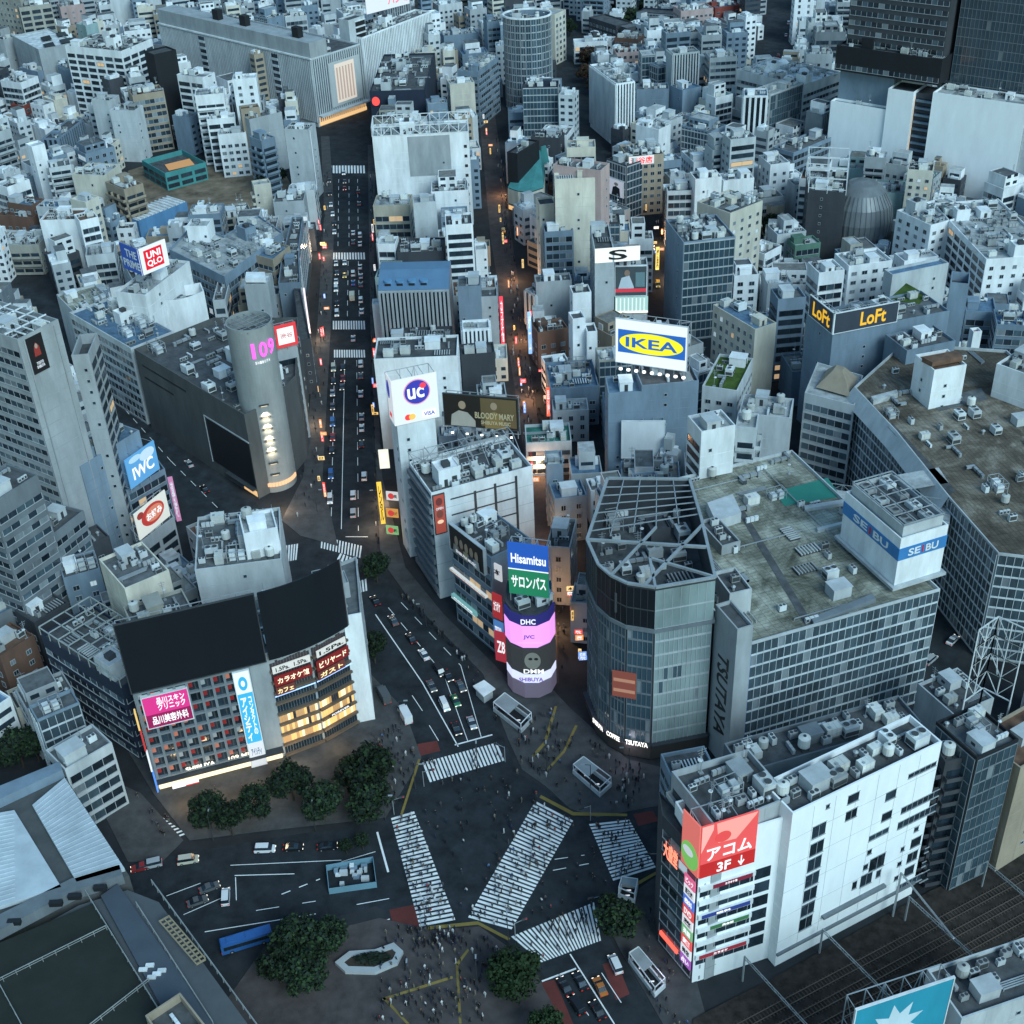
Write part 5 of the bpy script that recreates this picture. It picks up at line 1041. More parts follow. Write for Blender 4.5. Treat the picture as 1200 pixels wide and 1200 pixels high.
# dark wedge with the long flank facing the crossing
FK = xy(776, 955, 38); PD = [PLf[0] + d * .0 + nn * .15, PLf[0] + nn * 11.3, PL0[0] + nn * 2, FK + nn * 6 + d * 2, FK]
rD = building('dark wedge with red lettering facing the crossing, left of the pink-red billboard', PD, 38, 'dark', sides=['n', 'n', 'n', 'n', 'R'], roof='dark', cl=1.4)
F, L = face_frame(*[local(rD, (*p, 0)).xy for p in (PD[4], PD[0])])
content(rD, F, L, 24, 36, [('t', '大盛堂', .12, .35, .5, .75, em(1, .25, .15, 1.6))], .4)
mb = MB(); mb.box(L * .1, L * .6, -.5, 0, 4, 5, 0); mb.build('red_neon_band', em(1, .12, .08, 1.4), rD, M=F)
# latticed canopy over the low roof between the rounded glass building and the railway block
for nm_, pp, hh in (('shallow steel roof lattice above the street beside the dark flank', (786, 910, 838, 900, (792, 880)), 34),):
    P = rect(*pp[:4], pp[4], hh); rw = building(nm_, P, hh, 'bluegrey', sides=['r'], roof='dark', cl=2)
building('dark low roof strewn with plant behind the white railway block', rect(872, 897, 1082, 838, 9, 35), 33, 'steel', sides=['n'], roof='dark', cl=2.4)
# ---- department store B: long dark stained roof, glazed flank with bent corner
PB = [xy(1001, 453, 34), xy(1050, 505, 34), xy(1112, 582, 34), xy(1170, 648, 34), xy(1230, 655, 34), xy(1330, 560, 34), xy(1180, 410, 34), xy(1058, 402, 34)]
rB = building('huge department store with dark brown-grey roof and bent glazed flank', PB, 34, 'pale', sides=['k', 'k', 'k', 'k', 'n', 'n', 'n', 'n'], roof='weathered', cl=.16, name='department_store', fl=3.3)
lp = [local(rB, (*p, 0)).xy for p in PB]
o1 = inset(lp, -2.5); mb = MB(); k = len(mb.v)
for i, z0_ in ((0, 0), ): pass
for p_, z_ in ((o1, 29), (lp, 34.0)): mb.v += [(p_[i].x, p_[i].y, z_) for i in (0, 1, 2)]
mb.f = [(0, 1, 4, 3), (1, 2, 5, 4)]; mb.m = [0, 0]; mb.build('sloping_skirt', wm('pale'), rB)
PX = rect(985, 455, 1003, 478, 8, 30); rx = building('stepped white end block with beige pyramid corner beside the dark-roofed store', [PB[0] + Vector((-14, 3)), PB[0] + Vector((-1, -6)), PB[0] + Vector((6, 12)), PB[0] + Vector((-6, 22))], 31, 'pale', sides=['R'], roof='light', cl=0)
lx = [local(rx, (*p, 0)) for p in (PB[0] + Vector((-10, 6)), PB[0] + Vector((-1, -1)), PB[0] + Vector((4, 11)), PB[0] + Vector((-4, 17)))]
c = sum(lx, Vector()) / 4; mb = MB(); k = 4; mb.v = [(p.x, p.y, 31) for p in lx] + [(c.x + (p.x - c.x) * .25, c.y + (p.y - c.y) * .25, 36) for p in lx]; mb.f = [(i, (i + 1) % 4, (i + 1) % 4 + 4, i + 4) for i in range(4)] + [(4, 5, 6, 7)]; mb.m = [0] * 5; mb.build('pyramid_cap', wm('tan'), rx)
# brown hatch on the white stair block, dark patches on the roof
roofpatch_B = [([(1032, 560), (1100, 548), (1112, 566), (1040, 578)], 'light', .06, 'pale_roof_strip'), ([(1040, 500), (1046, 496), (1120, 575), (1113, 580)], 'dark', .06, 'roof_gutter'), ([(1090, 470), (1150, 455), (1158, 468), (1100, 482)], 'grey', .08, 'patched_area'), ([(1020, 470), (1050, 462), (1052, 466), (1023, 475)], 'light', 1.6, 'low_wall')]
# ---- lettered roof box and fan pit on department store A
rA = row('long department store'); PA = rect(870, 756, 1102, 690, (945, 523), 36)
Bx = rect(1047, 690, 1101, 673, (1006, 626), 36); 
rbx = building('white roof block with blue band reading SEIBU and a caged fan pit on top', Bx, 50.5, 'white', sides=['n'], roof='dark', cl=0, z0=35.2, name='roof_block', par=2.2, register=False)
lb = [local(rbx, (*p, 0)).xy for p in Bx]; ring = inset(lb, -.15); q = inset(lb, 0)
mb = MB(); mb.wallring(ring, inset(lb, .02), 9.0, 12.4); mb.build('blue_band', flat(.05, .22, .5), rbx)
RD = flat(.6, .03, .04)
for e in (0, 3):
    F, L = face_frame(ring[e], ring[(e + 1) % 4]); content(rbx, F, L, 9.1, 12.3, [('t', 'SE', .34 - .14, .18, .48 - .03, .82, WHF), ('t', 'I', .485, .18, .515, .82, RD), ('t', 'BU', .56, .18, .82, .82, WHF)] if 1 else [])
mb = MB(); o = inset(lb, 1.0); mb.prism(o, 14.5, 17.6, 0, top=False); mb.wallring(o, inset(o, .3), 17.6, 17.7); k = len(mb.v)
mb.build('fan_screen', wm('pale'), rbx)
mb = MB(); mb.poly([(p.x, p.y, 16.2) for p in inset(o, .2)]); mb.build('pit_floor', rmat('dark'), rbx)
for i in range(4):
    for j in range(2):
        p = o[0].lerp(o[1], (j + .5) / 2).lerp(o[3].lerp(o[2], (j + .5) / 2), (i + .5) / 4); link('cooling_tower', kit_mesh('cooling_tower'), rbx, Matrix.Translation((p.x, p.y, 14.6)) @ Matrix.Rotation(math.pi / 2, 4, 'Z'))
mb = MB()
for i in range(1, 5): a, b = o[0].lerp(o[3], i / 5), o[1].lerp(o[2], i / 5); mb.bar((*a, 18.3), (*b, 18.3), .2)
for i in range(1, 3): a, b = o[0].lerp(o[1], i / 3), o[3].lerp(o[2], i / 3); mb.bar((*a, 18.3), (*b, 18.3), .2)
for i in range(4): mb.bar((*o[i], 17.7), (*o[i], 18.4), .2); mb.bar((*o[i], 18.3), (*o[(i + 1) % 4], 18.3), .25)
mb.build('steel_grid', ST, rbx); mb = MB(); mb.wallring(inset(lb, -1.0), inset(lb, -.1), 1.0, 1.8); mb.build('ledge', wm('pale'), rbx)
def roofpatch(root, pts, h, m, name, th=.05, z0=0):
    p = [local(root, (*xy(a, b, h), 0)).xy for a, b in pts]
    if area(p) < 0: p.reverse()
    mb = MB(); mb.prism(p, h - z0, h - z0 + th); return mb.build(name, m, root)
for q_, m_, t_, n_ in roofpatch_B: roofpatch(rB, q_, 33.14, rmat(m_), n_, t_)
roofpatch(rA, [(908, 576), (970, 560), (985, 582), (919, 593)], 35.12, flat(.03, .22, .17, .9), 'green_mat')
roofpatch(rA, [(862, 596), (868, 592), (950, 726), (942, 730)], 35.12, rmat('dark'), 'roof_gutter', .06)
roofpatch(rA, [(942, 596), (1005, 586), (1006, 590), (943, 600)], 35.12, wm('pale'), 'low_wall', 1.0)
roofpatch(rA, [(957, 622), (1006, 610), (1006, 613), (958, 625)], 35.12, wm('pale'), 'low_wall', 1.0)
roofpatch(rA, [(950, 728), (1022, 700), (1026, 706), (953, 734)], 35.12, wm('steel'), 'roof_edge_plant', 1.2)
roofpatch(rA, [(828, 600), (858, 590), (868, 612), (838, 622)], 35.1, wm('pale'), 'roof_hut', 3)
P = rect(855, 700, 881, 694, 9, 41); building('white lift shaft rising at the left edge of the stained roof', P, 42, 'pale', sides=['b'], roof='dark', cl=.6)
P = rect(846, 640, 868, 634, 12, 38); building('little grey plant block against the stained roof, behind the lift shaft', P, 38, 'grey', sides=['b'], roof='dark', cl=2)
def sheet_roof(P, h):
    pass
P_ = PA; F, L = face_frame(*[local(rA, (*p, 0)).xy for p in PA[:2]])
mb = MB(); mb.box(0, 2.2, -.5, 0, 0, 34); mb.build('blue_corner_pilaster', flat(.04, .16, .42), rA, M=F)
lpA = [local(rA, (*p, 0)).xy for p in PA]
for k, (u0, v0, u1, v1) in enumerate(((.12, .1, .12, .85), (.14, .1, .14, .85), (.3, .06, .62, .06), (.3, .5, .68, .5), (.78, .45, .78, .95), (.2, .9, .7, .9))):
    f = lambda u, v: lpA[0].lerp(lpA[1], u).lerp(lpA[3].lerp(lpA[2], u), v)
    a, b = f(u0, v0), f(u1, v1); mb = MB(); mb.bar((*a, 35.6), (*b, 35.6), .22)
    n = int((b - a).length / 3)
    for i in range(n + 1): p = a.lerp(b, i / n); mb.box(p.x - .12, p.x + .12, p.y - .12, p.y + .12, 35.1, 35.5)
    mb.build('long_pipe', ST, rA)
# ---- footbridge between the two stores
a, b = xy(1066, 578, 33), xy(1113, 572, 33); b = PB[2] + (PB[3] - PB[2]) * .1; a = PA[2].lerp(PA[1], .22)
dB = (b - a); rz = math.atan2(dB.y, dB.x); rbr = empty('footbridge', 'pale covered footbridge joining the two department stores', 'bridge', (a.x, a.y, 24), rz)
mb = MB(); mb.box(.2, dB.length - .2, -4, 4, 0, 6, 0); mb.build('deck_and_walls', wm('pale'), rbr); mb = MB(); mb.box(.3, dB.length - .3, -3.7, 3.7, 6.0, 6.1); mb.build('roof', rmat('light'), rbr)
mb = MB(); mb.box(.6, dB.length - .6, -4.08, -4, 2, 4.6); mb.build('glazing', GL, rbr); mb = MB()
for s in (-3.6, 3.6): lattice(mb, (.5, s), (dB.length - .5, s), 6.1, 8.1, 2.5, .14)
mb.build('railing', ST, rbr)
# ---- store with yellow letters
PLo = rect(976, 391, 1113, 364, (945, 366), 40)
rlo = building('blue-grey store block below the yellow LOFT letters', PLo, 40, 'bluegrey', sides=['b', 'n', 'n', 'b'], roof='grey', cl=.7, name='department_store')
roofpatch(rlo, [(1040, 352), (1062, 332), (1085, 345), (1078, 356)], 39.14, rmat('grass'), 'grass_court', .1)
z1 = 46.6; d = (PLo[1] - PLo[0]).normalized(); nn = Vector((-d.y, d.x)); Ls = 29
SB = flat(.045, .055, .075)
YL = em(.95, .52, .03, .75)
L0 = PLo[0] - nn * .5 - d * .4
board('dark parapet sign with yellow lettering, facing the camera', L0, L0 + d * Ls * .78, 40.2, z1 + .4, SB, [('t', 'LoFt', .42, .14, .82, .84, YL)], name='rooftop_sign', cat='sign', depth=2, edge=WP, group='pair of dark parapet signs')
board('dark parapet sign with yellow lettering, on the left flank', L0 + nn * 15 - d * .1, L0 - d * .1, 40.2, z1 + .4, SB, [('t', 'LoFt', .15, .14, .85, .84, YL)], name='rooftop_sign', cat='sign', depth=2, edge=WP, group='pair of dark parapet signs')
Ps = rect(1114, 331, 1136, 333, 9, 47); building('smooth blue-grey shaft standing behind the right end of the lettered store', Ps, 47, 'bluegrey', sides=['n'], roof='dark', cl=0, par=3)
P = rect(1046, 322, 1112, 308, 5, 38); building('long low glass-roofed link behind the grass court', P, 38, 'pale', sides=['b'], roof='blue', cl=0)
# ---- cinema with ribbed steel drum
cc = xy(1003, 262, 16); P = [cc + Vector((-22, -4)), cc + Vector((-8, -9)), cc + Vector((-2, 14)), cc + Vector((-18, 18))]
rh = building('dark cinema block behind a ribbed steel drum', P, 33, 'dark', sides=['b'], roof='dark', cl=1.2)
mb = MB(); c0 = local(rh, (*(cc + Vector((2, 4))), 0)); RD_ = [(1, 9), (6, 11.6), (12, 13.4), (18, 13.8), (24, 12.6), (29, 9.6), (32, 6), (33.5, 2)]
for (za, ra), (zb_, rb) in zip(RD_, RD_[1:]): mb.cyl(c0.x, c0.y, za, zb_, ra, 40, 0, r2=rb, top=zb_ > 33)
for i in range(20, 40):
    a = 2 * math.pi * i / 40
    for (za, ra), (zb_, rb) in zip(RD_[:5], RD_[1:6]): mb.bar((c0.x + ra * math.cos(a), c0.y + ra * math.sin(a), za), (c0.x + rb * math.cos(a), c0.y + rb * math.sin(a), zb_), .55, 0, .55)
mb.build('ribbed_drum', mat('steel cladding', (.17, .185, .195), .45, metal=.2), rh)
mb = MB(); lp = [local(rh, (*p, 0)).xy for p in P]
for zz in (34, 38.5, 43):
    for i in range(4): mb.bar((*lp[i], zz), (*lp[(i + 1) % 4], zz), .25)
    mb.bar((*lp[0].lerp(lp[3], .5), zz), (*lp[1].lerp(lp[2], .5), zz), .2); mb.bar((*lp[0].lerp(lp[1], .5), zz), (*lp[3].lerp(lp[2], .5), zz), .2)
for i in range(4): mb.bar((*lp[i], 32), (*lp[i], 43), .25); m_ = lp[i].lerp(lp[(i + 1) % 4], .5); mb.bar((*m_, 32), (*m_, 43), .2)
mb.build('roof_scaffold', WP, rh)
# ---- big white-panelled tower complex, top right
def rc2(x0, y0, x1, y1, h, b): return rect(x0, y0, x1, y1, b, h)
X0 = Vector((158, 612)); X1 = Vector((228, 557)); dx = (X1 - X0).normalized(); nx = Vector((-dx.y, dx.x)); LX = (X1 - X0).length
def pbox(u0, u1, v0, v1): return [X0 + dx * u0 + nx * v0, X0 + dx * u1 + nx * v0, X0 + dx * u1 + nx * v1, X0 + dx * u0 + nx * v1]
building('lower left white panel block of the tall dark tower complex', pbox(0, 27, 0, 5), 36, 'clean white', sides=['n'], roof='light', cl=.3)
building('taller middle white panel block between blue-grey wall and lit slot', pbox(27.5, 39.5, -1, 14), 46, 'clean white', sides=['n'], roof='dark', cl=0)
building('blue-grey plain block rising behind the lower white panel', pbox(1, 27.3, 5.3, 24), 49.6, 'bluegrey', sides=['n'], roof='dark', cl=.5)
P = pbox(39.8, 48.5, 2, 14); rsl = building('narrow slot block of stacked lit stair landings between white panels', P, 45, 'dark', sides=['n'], roof='dark', cl=0)
F, L = face_frame(*[local(rsl, (*p, 0)).xy for p in P[:2]])
m2 = MB(); m2.box(.3, L - .3, -1.2, 0, 0, .9, 0); m2.box(.3, L - .3, -.1, 0, .9, 1.5, 1); me = m2.mesh('stair_landing', [wm('bluegrey'), GL])
for k in range(13): link('stair_landing', me, rsl, F @ Matrix.Translation((0, 0, 3 + k * 3.2)))
mb = MB(); mb.box(-.1, .1, -1.5, -1.3, 3, 44); mb.build('light_strip', em(1, .8, .6, .6), rsl, M=F)
P = pbox(49, 88, -3, 12); P[1] = P[1] + dx * 2 + nx * 2
building('largest white panel block at the upper right', P, 48, 'clean white', sides=['n'], roof='light', cl=.4)
P = pbox(-.5, 49.5, 1.5, 44); building('dark ribbon-glazed podium above the white panels', P, 61, 'black', sides=['R', 'n', 'n', 'R'], roof='dark', cl=1.0, lit=.0, fl=5, z0=49.7)
P = pbox(2, 48, 6, 43); rtw = building('very tall dark slatted tower rising out of the picture at the top right', P, 122, 'dark', sides=['R', 'n', 'n', 'g'], roof='dark', cl=.2, fl=4.2, z0=60.2)
P = pbox(50, 122, 13, 40); building('dark blue gridded tower wall at the right top corner', P, 104, 'navy', sides=['G', 'n', 'n', 'g'], roof='dark', cl=.2, fl=4)
P = pbox(90, 130, 0, 14); building('pale slab at the right edge beside the white panels', P, 38, 'pale', sides=['b'], roof='light', cl=.3)
key([(*p, z) for p in pbox(0, 88, -3, 2) for z in (2, 48)])
# ---- striped department store
PH = rect(186, 27, 364, 69, (408, 48), 37)
rh2 = building('huge vertically striped department store with dark roof vents', PH, 37, 'pale', sides=['V', 'V', 'n', 'n'], roof='dark', cl=.3, name='department_store')
lp = [local(rh2, (*p, 0)).xy for p in PH]; F, L = face_frame(lp[0], lp[1])
mb = MB(); mb.box(-.2, L + .6, -.9, 0, 36.6, 37.4, 0); mb.build('white_coping', wm('white'), rh2, M=F)
q = [lp[0], lp[1], lp[1].lerp(lp[2], .35), lp[0].lerp(lp[3], .35)]; q = inset(q, .2); mb = MB(); mb.prism(q, 37, 45, 0); u = mb.build('attic', wm('grey'), rh2)
for k, t in enumerate((.42, .6, .93)):
    p = q[0].lerp(q[1], t - .04) ; mb = MB(); mb.box(p.x - 2.6, p.x + 2.6, p.y + 3.5, p.y + 7, 45, 50.5, 0); mb.build('roof_vent_block', wm('black'), rh2)
for t in (.3, .78): 
    m2 = MB(); m2.box(-2.6, 2.6, -.9, 0, 0, 1.3, 0); m2.box(-2.6, 2.6, -.6, 0, 1.3, 3.4, 1); me = m2.mesh('stair_bay', [wm('pale'), GL])
    for k in range(9): link('stair_bay', me, rh2, F @ Matrix.Translation((L * t, 0, 3 + k * 3.6)))
F, L = face_frame(lp[1], lp[2])
content(rh2, F, L, 8, 33, [('r', .3, 0, .95, .96, flat(.5, .52, .52)), ('r', .42, .06, .82, .9, em(.95, .82, .7, .5))] + [('r', .45 + .06 * i, .12, .48 + .06 * i, .82, em(.6, .45, .38, .5)) for i in range(6)], .7)
mb = MB(); mb.box(.5, L, -3.5, 0, 5.6, 6.4, 0); mb.box(1, L, -.5, 0, .5, 5.4, 1); mb.build('canopy', [wm('pale'), LITG], rh2, M=F)
P = rect(408, 24, 427, 18, 8, 46); rl_ = building('dark ladder-like stair tower between the two striped facades', P, 46, 'pale', sides=['n', 'n', 'n', 'n'], roof='dark', cl=0)
F, L = face_frame(*[local(rl_, (*p, 0)).xy for p in P[:2]]); m2 = MB(); m2.box(L * .4, L - .2, -.06, 0, 0, 2.6, 0); m2.box(L * .38, L, -.5, 0, 2.6, 3.0, 1); me = m2.mesh('landing', [BLK, WP])
for k in range(12): link('landing', me, rl_, F @ Matrix.Translation((0, 0, 4 + k * 3.4)))
P = rect(428, 22, 480, -2, 6, 44); board('white rooftop billboard with red Japanese letters at the top edge', xy(430, 17, 40), xy(480, 4, 40), 40, 50, em(.85, .9, .95, .55), [('t', 'ハンズ', .5, .2, .98, .85, em(.9, .2, .25, .8))], depth=3, foot=4)
wallsign('small glowing red round mark on the navy box', rect(433, 107, 498, 105, 10, 30), 0, (435, 113), (446, 124), NAVYF, [('e', .5, .5, .45, .45, em(1, .06, .05, 1.6))])
# ---- oval blue glass tower
pts = []
c = (xy(590, 22, 50) + xy(647, 22, 50)) / 2; hw = (xy(647, 22, 50) - xy(590, 22, 50)).length / 2
for i in range(28): a = -math.pi / 2 + 2 * math.pi * (i - .5) / 28; pts.append(c + Vector((hw * math.cos(a), hw * .85 + hw * .85 * math.sin(a))))
rov = building('oval blue glass tower with white rim at the end of the pedestrian street', pts, 50, 'bluegrey', sides=['g'], roof='dark', cl=1.2, par=4, name='glass_tower', fl=3.8)
lp = [local(rov, (*p, 0)).xy for p in pts]; mb = MB(); mb.wallring(inset(lp, -.3), inset(lp, .4), 49.4, 50.3); mb.build('white_rim', wm('white'), rov)
# ---- teal fan-shaped roof
T = dict(a=(596, 212), b=(638, 216), c=(630, 168), d=(637, 165), e=(614, 176))
bp = [xy(595, 221, 10), xy(607, 225, 10), xy(622, 226, 10), xy(637, 221, 10), xy(639, 200, 10), xy(618, 192, 10)]
rte = building('low drum with tall sweeping teal roof by the forked street', bp, 10, 'cream', sides=['n'], roof='green', cl=0, shop=True)
lq = [local(rte, (*p, 0)) for p in bp]; apx = [local(rte, (*xy(616, 178, 19), 0)), local(rte, (*xy(633, 176, 19), 0))]
mb = MB(); mb.v = [(p.x, p.y, 10.5) for p in lq] + [(apx[0].x, apx[0].y, 19), (apx[1].x, apx[1].y, 19)]
mb.f = [(0, 1, 6), (1, 2, 7, 6), (2, 3, 7), (3, 4, 7), (4, 5, 6, 7), (5, 0, 6), (5, 4, 3, 2, 1, 0)]; mb.m = [0] * 7; mb.build('teal_roof', wm('teal'), rte)
mb = MB(); p = local(rte, (*xy(634, 176, 19), 0)); mb.hexa([(p.x - .4, p.y - 1, 12), (p.x + .4, p.y - 1, 12), (p.x + .4, p.y + 5, 12), (p.x - .4, p.y + 5, 12), (p.x - .4, p.y, 20.5), (p.x + .4, p.y, 20.5), (p.x + .4, p.y + 3, 20.5), (p.x - .4, p.y + 3, 20.5)]); mb.build('teal_fin', wm('teal'), rte)
P = rect(592, 170, 612, 172, 22, 30); building('black wall-like block left of the teal roof', rect(594, 178, 606, 180, 20, 26), 26, 'black', sides=['n'], roof='dark', cl=.4)
# ---- hotel tower, far left
PHt = rect(20, 398, 68, 374, 24, 78)
rht = building('tall pale hotel tower with a black poster near its top', PHt, 78, 'grey', sides=['n', 'w', 'n', 'r'], roof='grey', cl=1, par=2.5, name='hotel_tower', fl=3.4, lit=0)
wallsign('black poster with red figure high on the hotel tower', PHt, 0, (29, 398), (58, 430), flat(.012, .012, .014), [('p', [(.3, .45), (.35, .7), (.5, .82), (.68, .7), (.7, .45)], flat(.35, .04, .03)), ('e', .5, .72, .09, .07, flat(.5, .35, .28)), ('t', 'TOKYO\nSHIBUYA', .25, .12, .75, .3, WHd)], out=.25)
lp = [local(rht, (*p, 0)).xy for p in PHt]; F, L = face_frame(lp[0], lp[1]); mb = MB()
for k in range(1, 20): mb.box(.1, L - .1, -.04, 0, k * 3.9, k * 3.9 + .1)
for u in (.12, .85): mb.box(L * u, L * u + .3, -.25, 0, 2, 77)
mb.build('panel_joints', wm('grey'), rht, M=F)
mb = MB()
for t in (.2, .4, .6, .8): a, b = lp[0].lerp(lp[1], t), lp[3].lerp(lp[2], t); mb.bar((*a, 78.3), (*b, 78.3), .3); a, b = lp[0].lerp(lp[3], t), lp[1].lerp(lp[2], t); mb.bar((*a, 78.3), (*b, 78.3), .3)
mb.build('roof_grid', WP, rht)
P = rect(76, 408, 98, 411, 9, 66); P = [PHt[1] + Vector((.3, 2)), PHt[1] + Vector((5, 2.4)), PHt[1] + Vector((4.4, 15.5)), PHt[1] + Vector((-.7, 15))]
building('lower right wing of the hotel tower with open roof', P, 66, 'grey', sides=['b', 'W'], roof='dark', cl=.3, par=3)
# ---- blue billboard cage and red oval sign by the avenue mouth
BJ = [xy(146, 540, 30), xy(180, 516, 30)]; b2 = [BJ[0], BJ[1]]
building('low block below the caged blue billboard', [BJ[0] + Vector((-2, 1)), BJ[1] + Vector((1, 1.5)), BJ[1] + Vector((-5, 12)), BJ[0] + Vector((-9, 10))], 19, 'bluegrey', sides=['R'], roof='dark', cl=1)
board('blue sky-patterned billboard reading IWC in a steel cage', BJ[0], BJ[1], 20, 30, em(.12, .4, .75, .6), [('e', .7, .75, .25, .18, em(.6, .8, .95, .6)), ('e', .3, .85, .2, .1, em(.5, .75, .9, .6)), ('t', 'IWC', .15, .2, .85, .6, WH)], depth=7, foot=1.5)
OJ = [xy(157, 603, 24), xy(193, 574, 24)]
building('narrow stepped block carrying the red oval sign', [OJ[0] + Vector((0, .9)), OJ[1] + Vector((.8, .6)), OJ[1] + Vector((-3, 9)), OJ[0] + Vector((-5, 8))], 14, 'grey', sides=['W'], roof='dark', cl=1.2)
board('white billboard with large red oval and pale lettering', OJ[0], OJ[1], 15, 24, em(.8, .82, .75, .6), [('e', .52, .55, .36, .36, em(.55, .05, .04, .6)), ('e', .56, .55, .27, .26, em(.75, .25, .15, .6)), ('t', 'お好み', .32, .4, .8, .68, WH), ('e', .15, .8, .1, .12, em(.4, .05, .04, .5))], depth=1.5, foot=1)
for i in range(1):
    P0 = xy(196, 560, 20); board('slim upright pink-lit sign on the far side of the sloping road', P0, P0 + Vector((1.4, .5)), 4, 20, em(.6, .25, .45, .6), [('tv', '道玄坂', .2, .1, .8, .9, WHd)], posts=False, name='shop_sign', cat='sign')
P0 = xy(144, 402, 28); board('upright blue and white banner on the corner of the long office', P0, P0 + Vector((1.6, -.3)), 8, 28, em(.5, .65, .9, .7), [('r', 0, .6, 1, 1, em(.1, .25, .8, .7)), ('tv', 'SHIBUYA', .25, .1, .75, .55, NAVYF)], posts=False, name='shop_sign', cat='sign')
# ---- V-shaped pale roof block, tan banded tower, thin strips along the avenue
P = [xy(198, 292, 28), xy(263, 324, 28), xy(331, 272, 28), xy(303, 252, 28), xy(262, 276, 28), xy(226, 262, 28)]
rv = building('V-shaped pale block pointing at the camera with frame-like roof', P, 28, 'bluegrey', sides=['R', 'R', 'n', 'n', 'n', 'n'], roof='light', cl=.7)
P = [xy(290, 299, 26), xy(320, 307, 26), xy(340, 291, 26), xy(310, 282, 26)]
building('tan tower banded with pale stone lines near the avenue', P, 27, 'tan', sides=['r', 'r', 'n', 'n'], roof='blue', cl=1.2)
P = [xy(326, 332, 24), xy(352, 331, 24), xy(350, 292, 24), xy(355, 254, 24), xy(342, 254, 24), xy(330, 300, 24)]
building('dark narrow block following the avenue with white-edged roof', P, 24, 'bluegrey', sides=['b', 'R', 'R', 'n', 'n', 'n'], roof='dark', cl=1, shop=True)
P = [xy(352, 398, 22), xy(364, 397, 22), xy(352, 338, 22), xy(344, 338, 22)]
building('thin dark block with glowing edge between the avenue and the silver cylinder', P, 22, 'dark', sides=['b', 'R', 'n', 'n'], roof='dark', cl=.6, shop=True)
for lab, a, b, w_, cc, s in (('long white light strip on the pale slab beside the avenue', (362, 153, 33), (373, 232, 4), .5, (.7, .85, 1), ''), ('leaning white-pink light strip on the thin dark block', (355, 338, 22), (367, 404, 3), .6, (.95, .8, .85), ''), ('blue-white upright strip sign at the pedestrian street', (618, 366, 20), (623, 418, 3), 1.3, (.3, .55, 1), 'ゲーム'), ('red upright sign with white dots left of the pedestrian street', (585, 348, 24), (588, 392, 4), 1.3, (.9, .05, .08), 'カラオケ館'),
        ('yellow upright sign at the foot of the card tower', (441, 566, 17), (447, 634, 2), 1.4, (.95, .6, .08), 'レンタル'), ('white upright sign above the yellow one by the card tower', (443, 528, 24), (452, 566, 17.5), 3, (.85, .85, .7), '薬'), ('red lantern strip on the right of the pedestrian street', (640, 455, 14), (645, 500, 3), 1.2, (1, .15, .08), '居酒屋'), ('yellow lit strip in the side street near the S tower', (769, 290, 12), (772, 320, 2), 1.4, (.9, .75, .2), '焼肉')):
    p = xy(*a); q = xy(b[0], b[1], b[2]); board(lab, p, p + Vector((w_, .15)), b[2], a[2], em(*cc, 1.0), [('tv', s, .15, .08, .85, .92, WH if cc[0] < .9 or cc[1] < .3 else BLK)] if s else [], posts=False, name='strip_sign', cat='sign', th=.5)
P0 = xy(446, 580, 12); 
for k, (lab, c3, s) in enumerate([('white-red round logo sign right of the yellow upright sign', (.85, .85, .85), '英'), ('orange logo sign below the white-red one', (.85, .4, .1), 'カメラ'), ('green leafy sign lowest beside the yellow upright sign', (.3, .6, .25), '和')]):
    p = xy(452, 576 + k * 20, 14 - k * 3.2); board(lab, p, p + Vector((3.6, -.9)), 11 - k * 3.2, 14 - k * 3.2, em(*c3, .6), [('e', .4, .5, .25, .35, em(.75, .06, .06, .7)), ('t', s, .62, .3, .92, .7, NAVYF)], posts=False, name='shop_sign', cat='sign')
# red framed sign right of the cylinder
p, q = xy(321, 383, 44), xy(346, 377, 44)
board('red-framed white billboard right of the silver cylinder', p, q, 36, 44, em(.75, .05, .06, .7), [('r', .1, .14, .86, .86, em(.95, .95, .95, .8)), ('t', '渋谷', .2, .4, .8, .62, em(.7, .3, .3, .6))], depth=2, foot=1)
# S sign, picture corner, rooftop red sign
PSg = rect(697, 296, 737, 293, (688, 264), 38); d = (PSg[1] - PSg[0]).normalized(); n2 = Vector((d.y, -d.x))
board('white lit parapet sign with a dark S mark', PSg[0] + n2 * .5, PSg[0] + n2 * .5 + d * 16.5, 34, 39.5, em(.92, .95, .9, .75), [('t', 'S', .3, .15, .72, .85, BLK)], name='rooftop_sign', cat='sign', posts=False)
PCn = rect(721, 311, 759, 310, 7, 30)
wallsign('large picture screen of a seated figure above a red stripe', PCn, 0, (721, 312), (757, 345), flat(.07, .09, .1), [('r', 0, .12, 1, .24, em(.7, .05, .08, .6)), ('p', [(.1, .25), (.2, .62), (.45, .7), (.6, .3), (.6, .25)], flat(.6, .65, .7)), ('e', .38, .78, .09, .11, flat(.3, .2, .15)), ('r', .65, .3, .95, .8, flat(.18, .28, .3))], out=.6, edge=WP)
wallsign('glowing pale-green glazed base below the picture screen', PCn, 0, (721, 348), (759, 365), em(.5, .8, .75, .5), [('r', i * .12 + .02, .05, i * .12 + .06, .95, em(.85, .95, .9, .7)) for i in range(8)] + [('r', 0, 0, 1, .12, em(1, .9, .7, 1.2))], out=.6)
wallsign('red lettered sign on white at the top of the tan block', rect(736, 184, 778, 180, 10, 28), 0, (737, 184), (766, 191), em(.85, .88, .9, .6), [('t', '渋谷店', .06, .1, .94, .9, em(.95, .06, .06, 1.1))], out=.4)
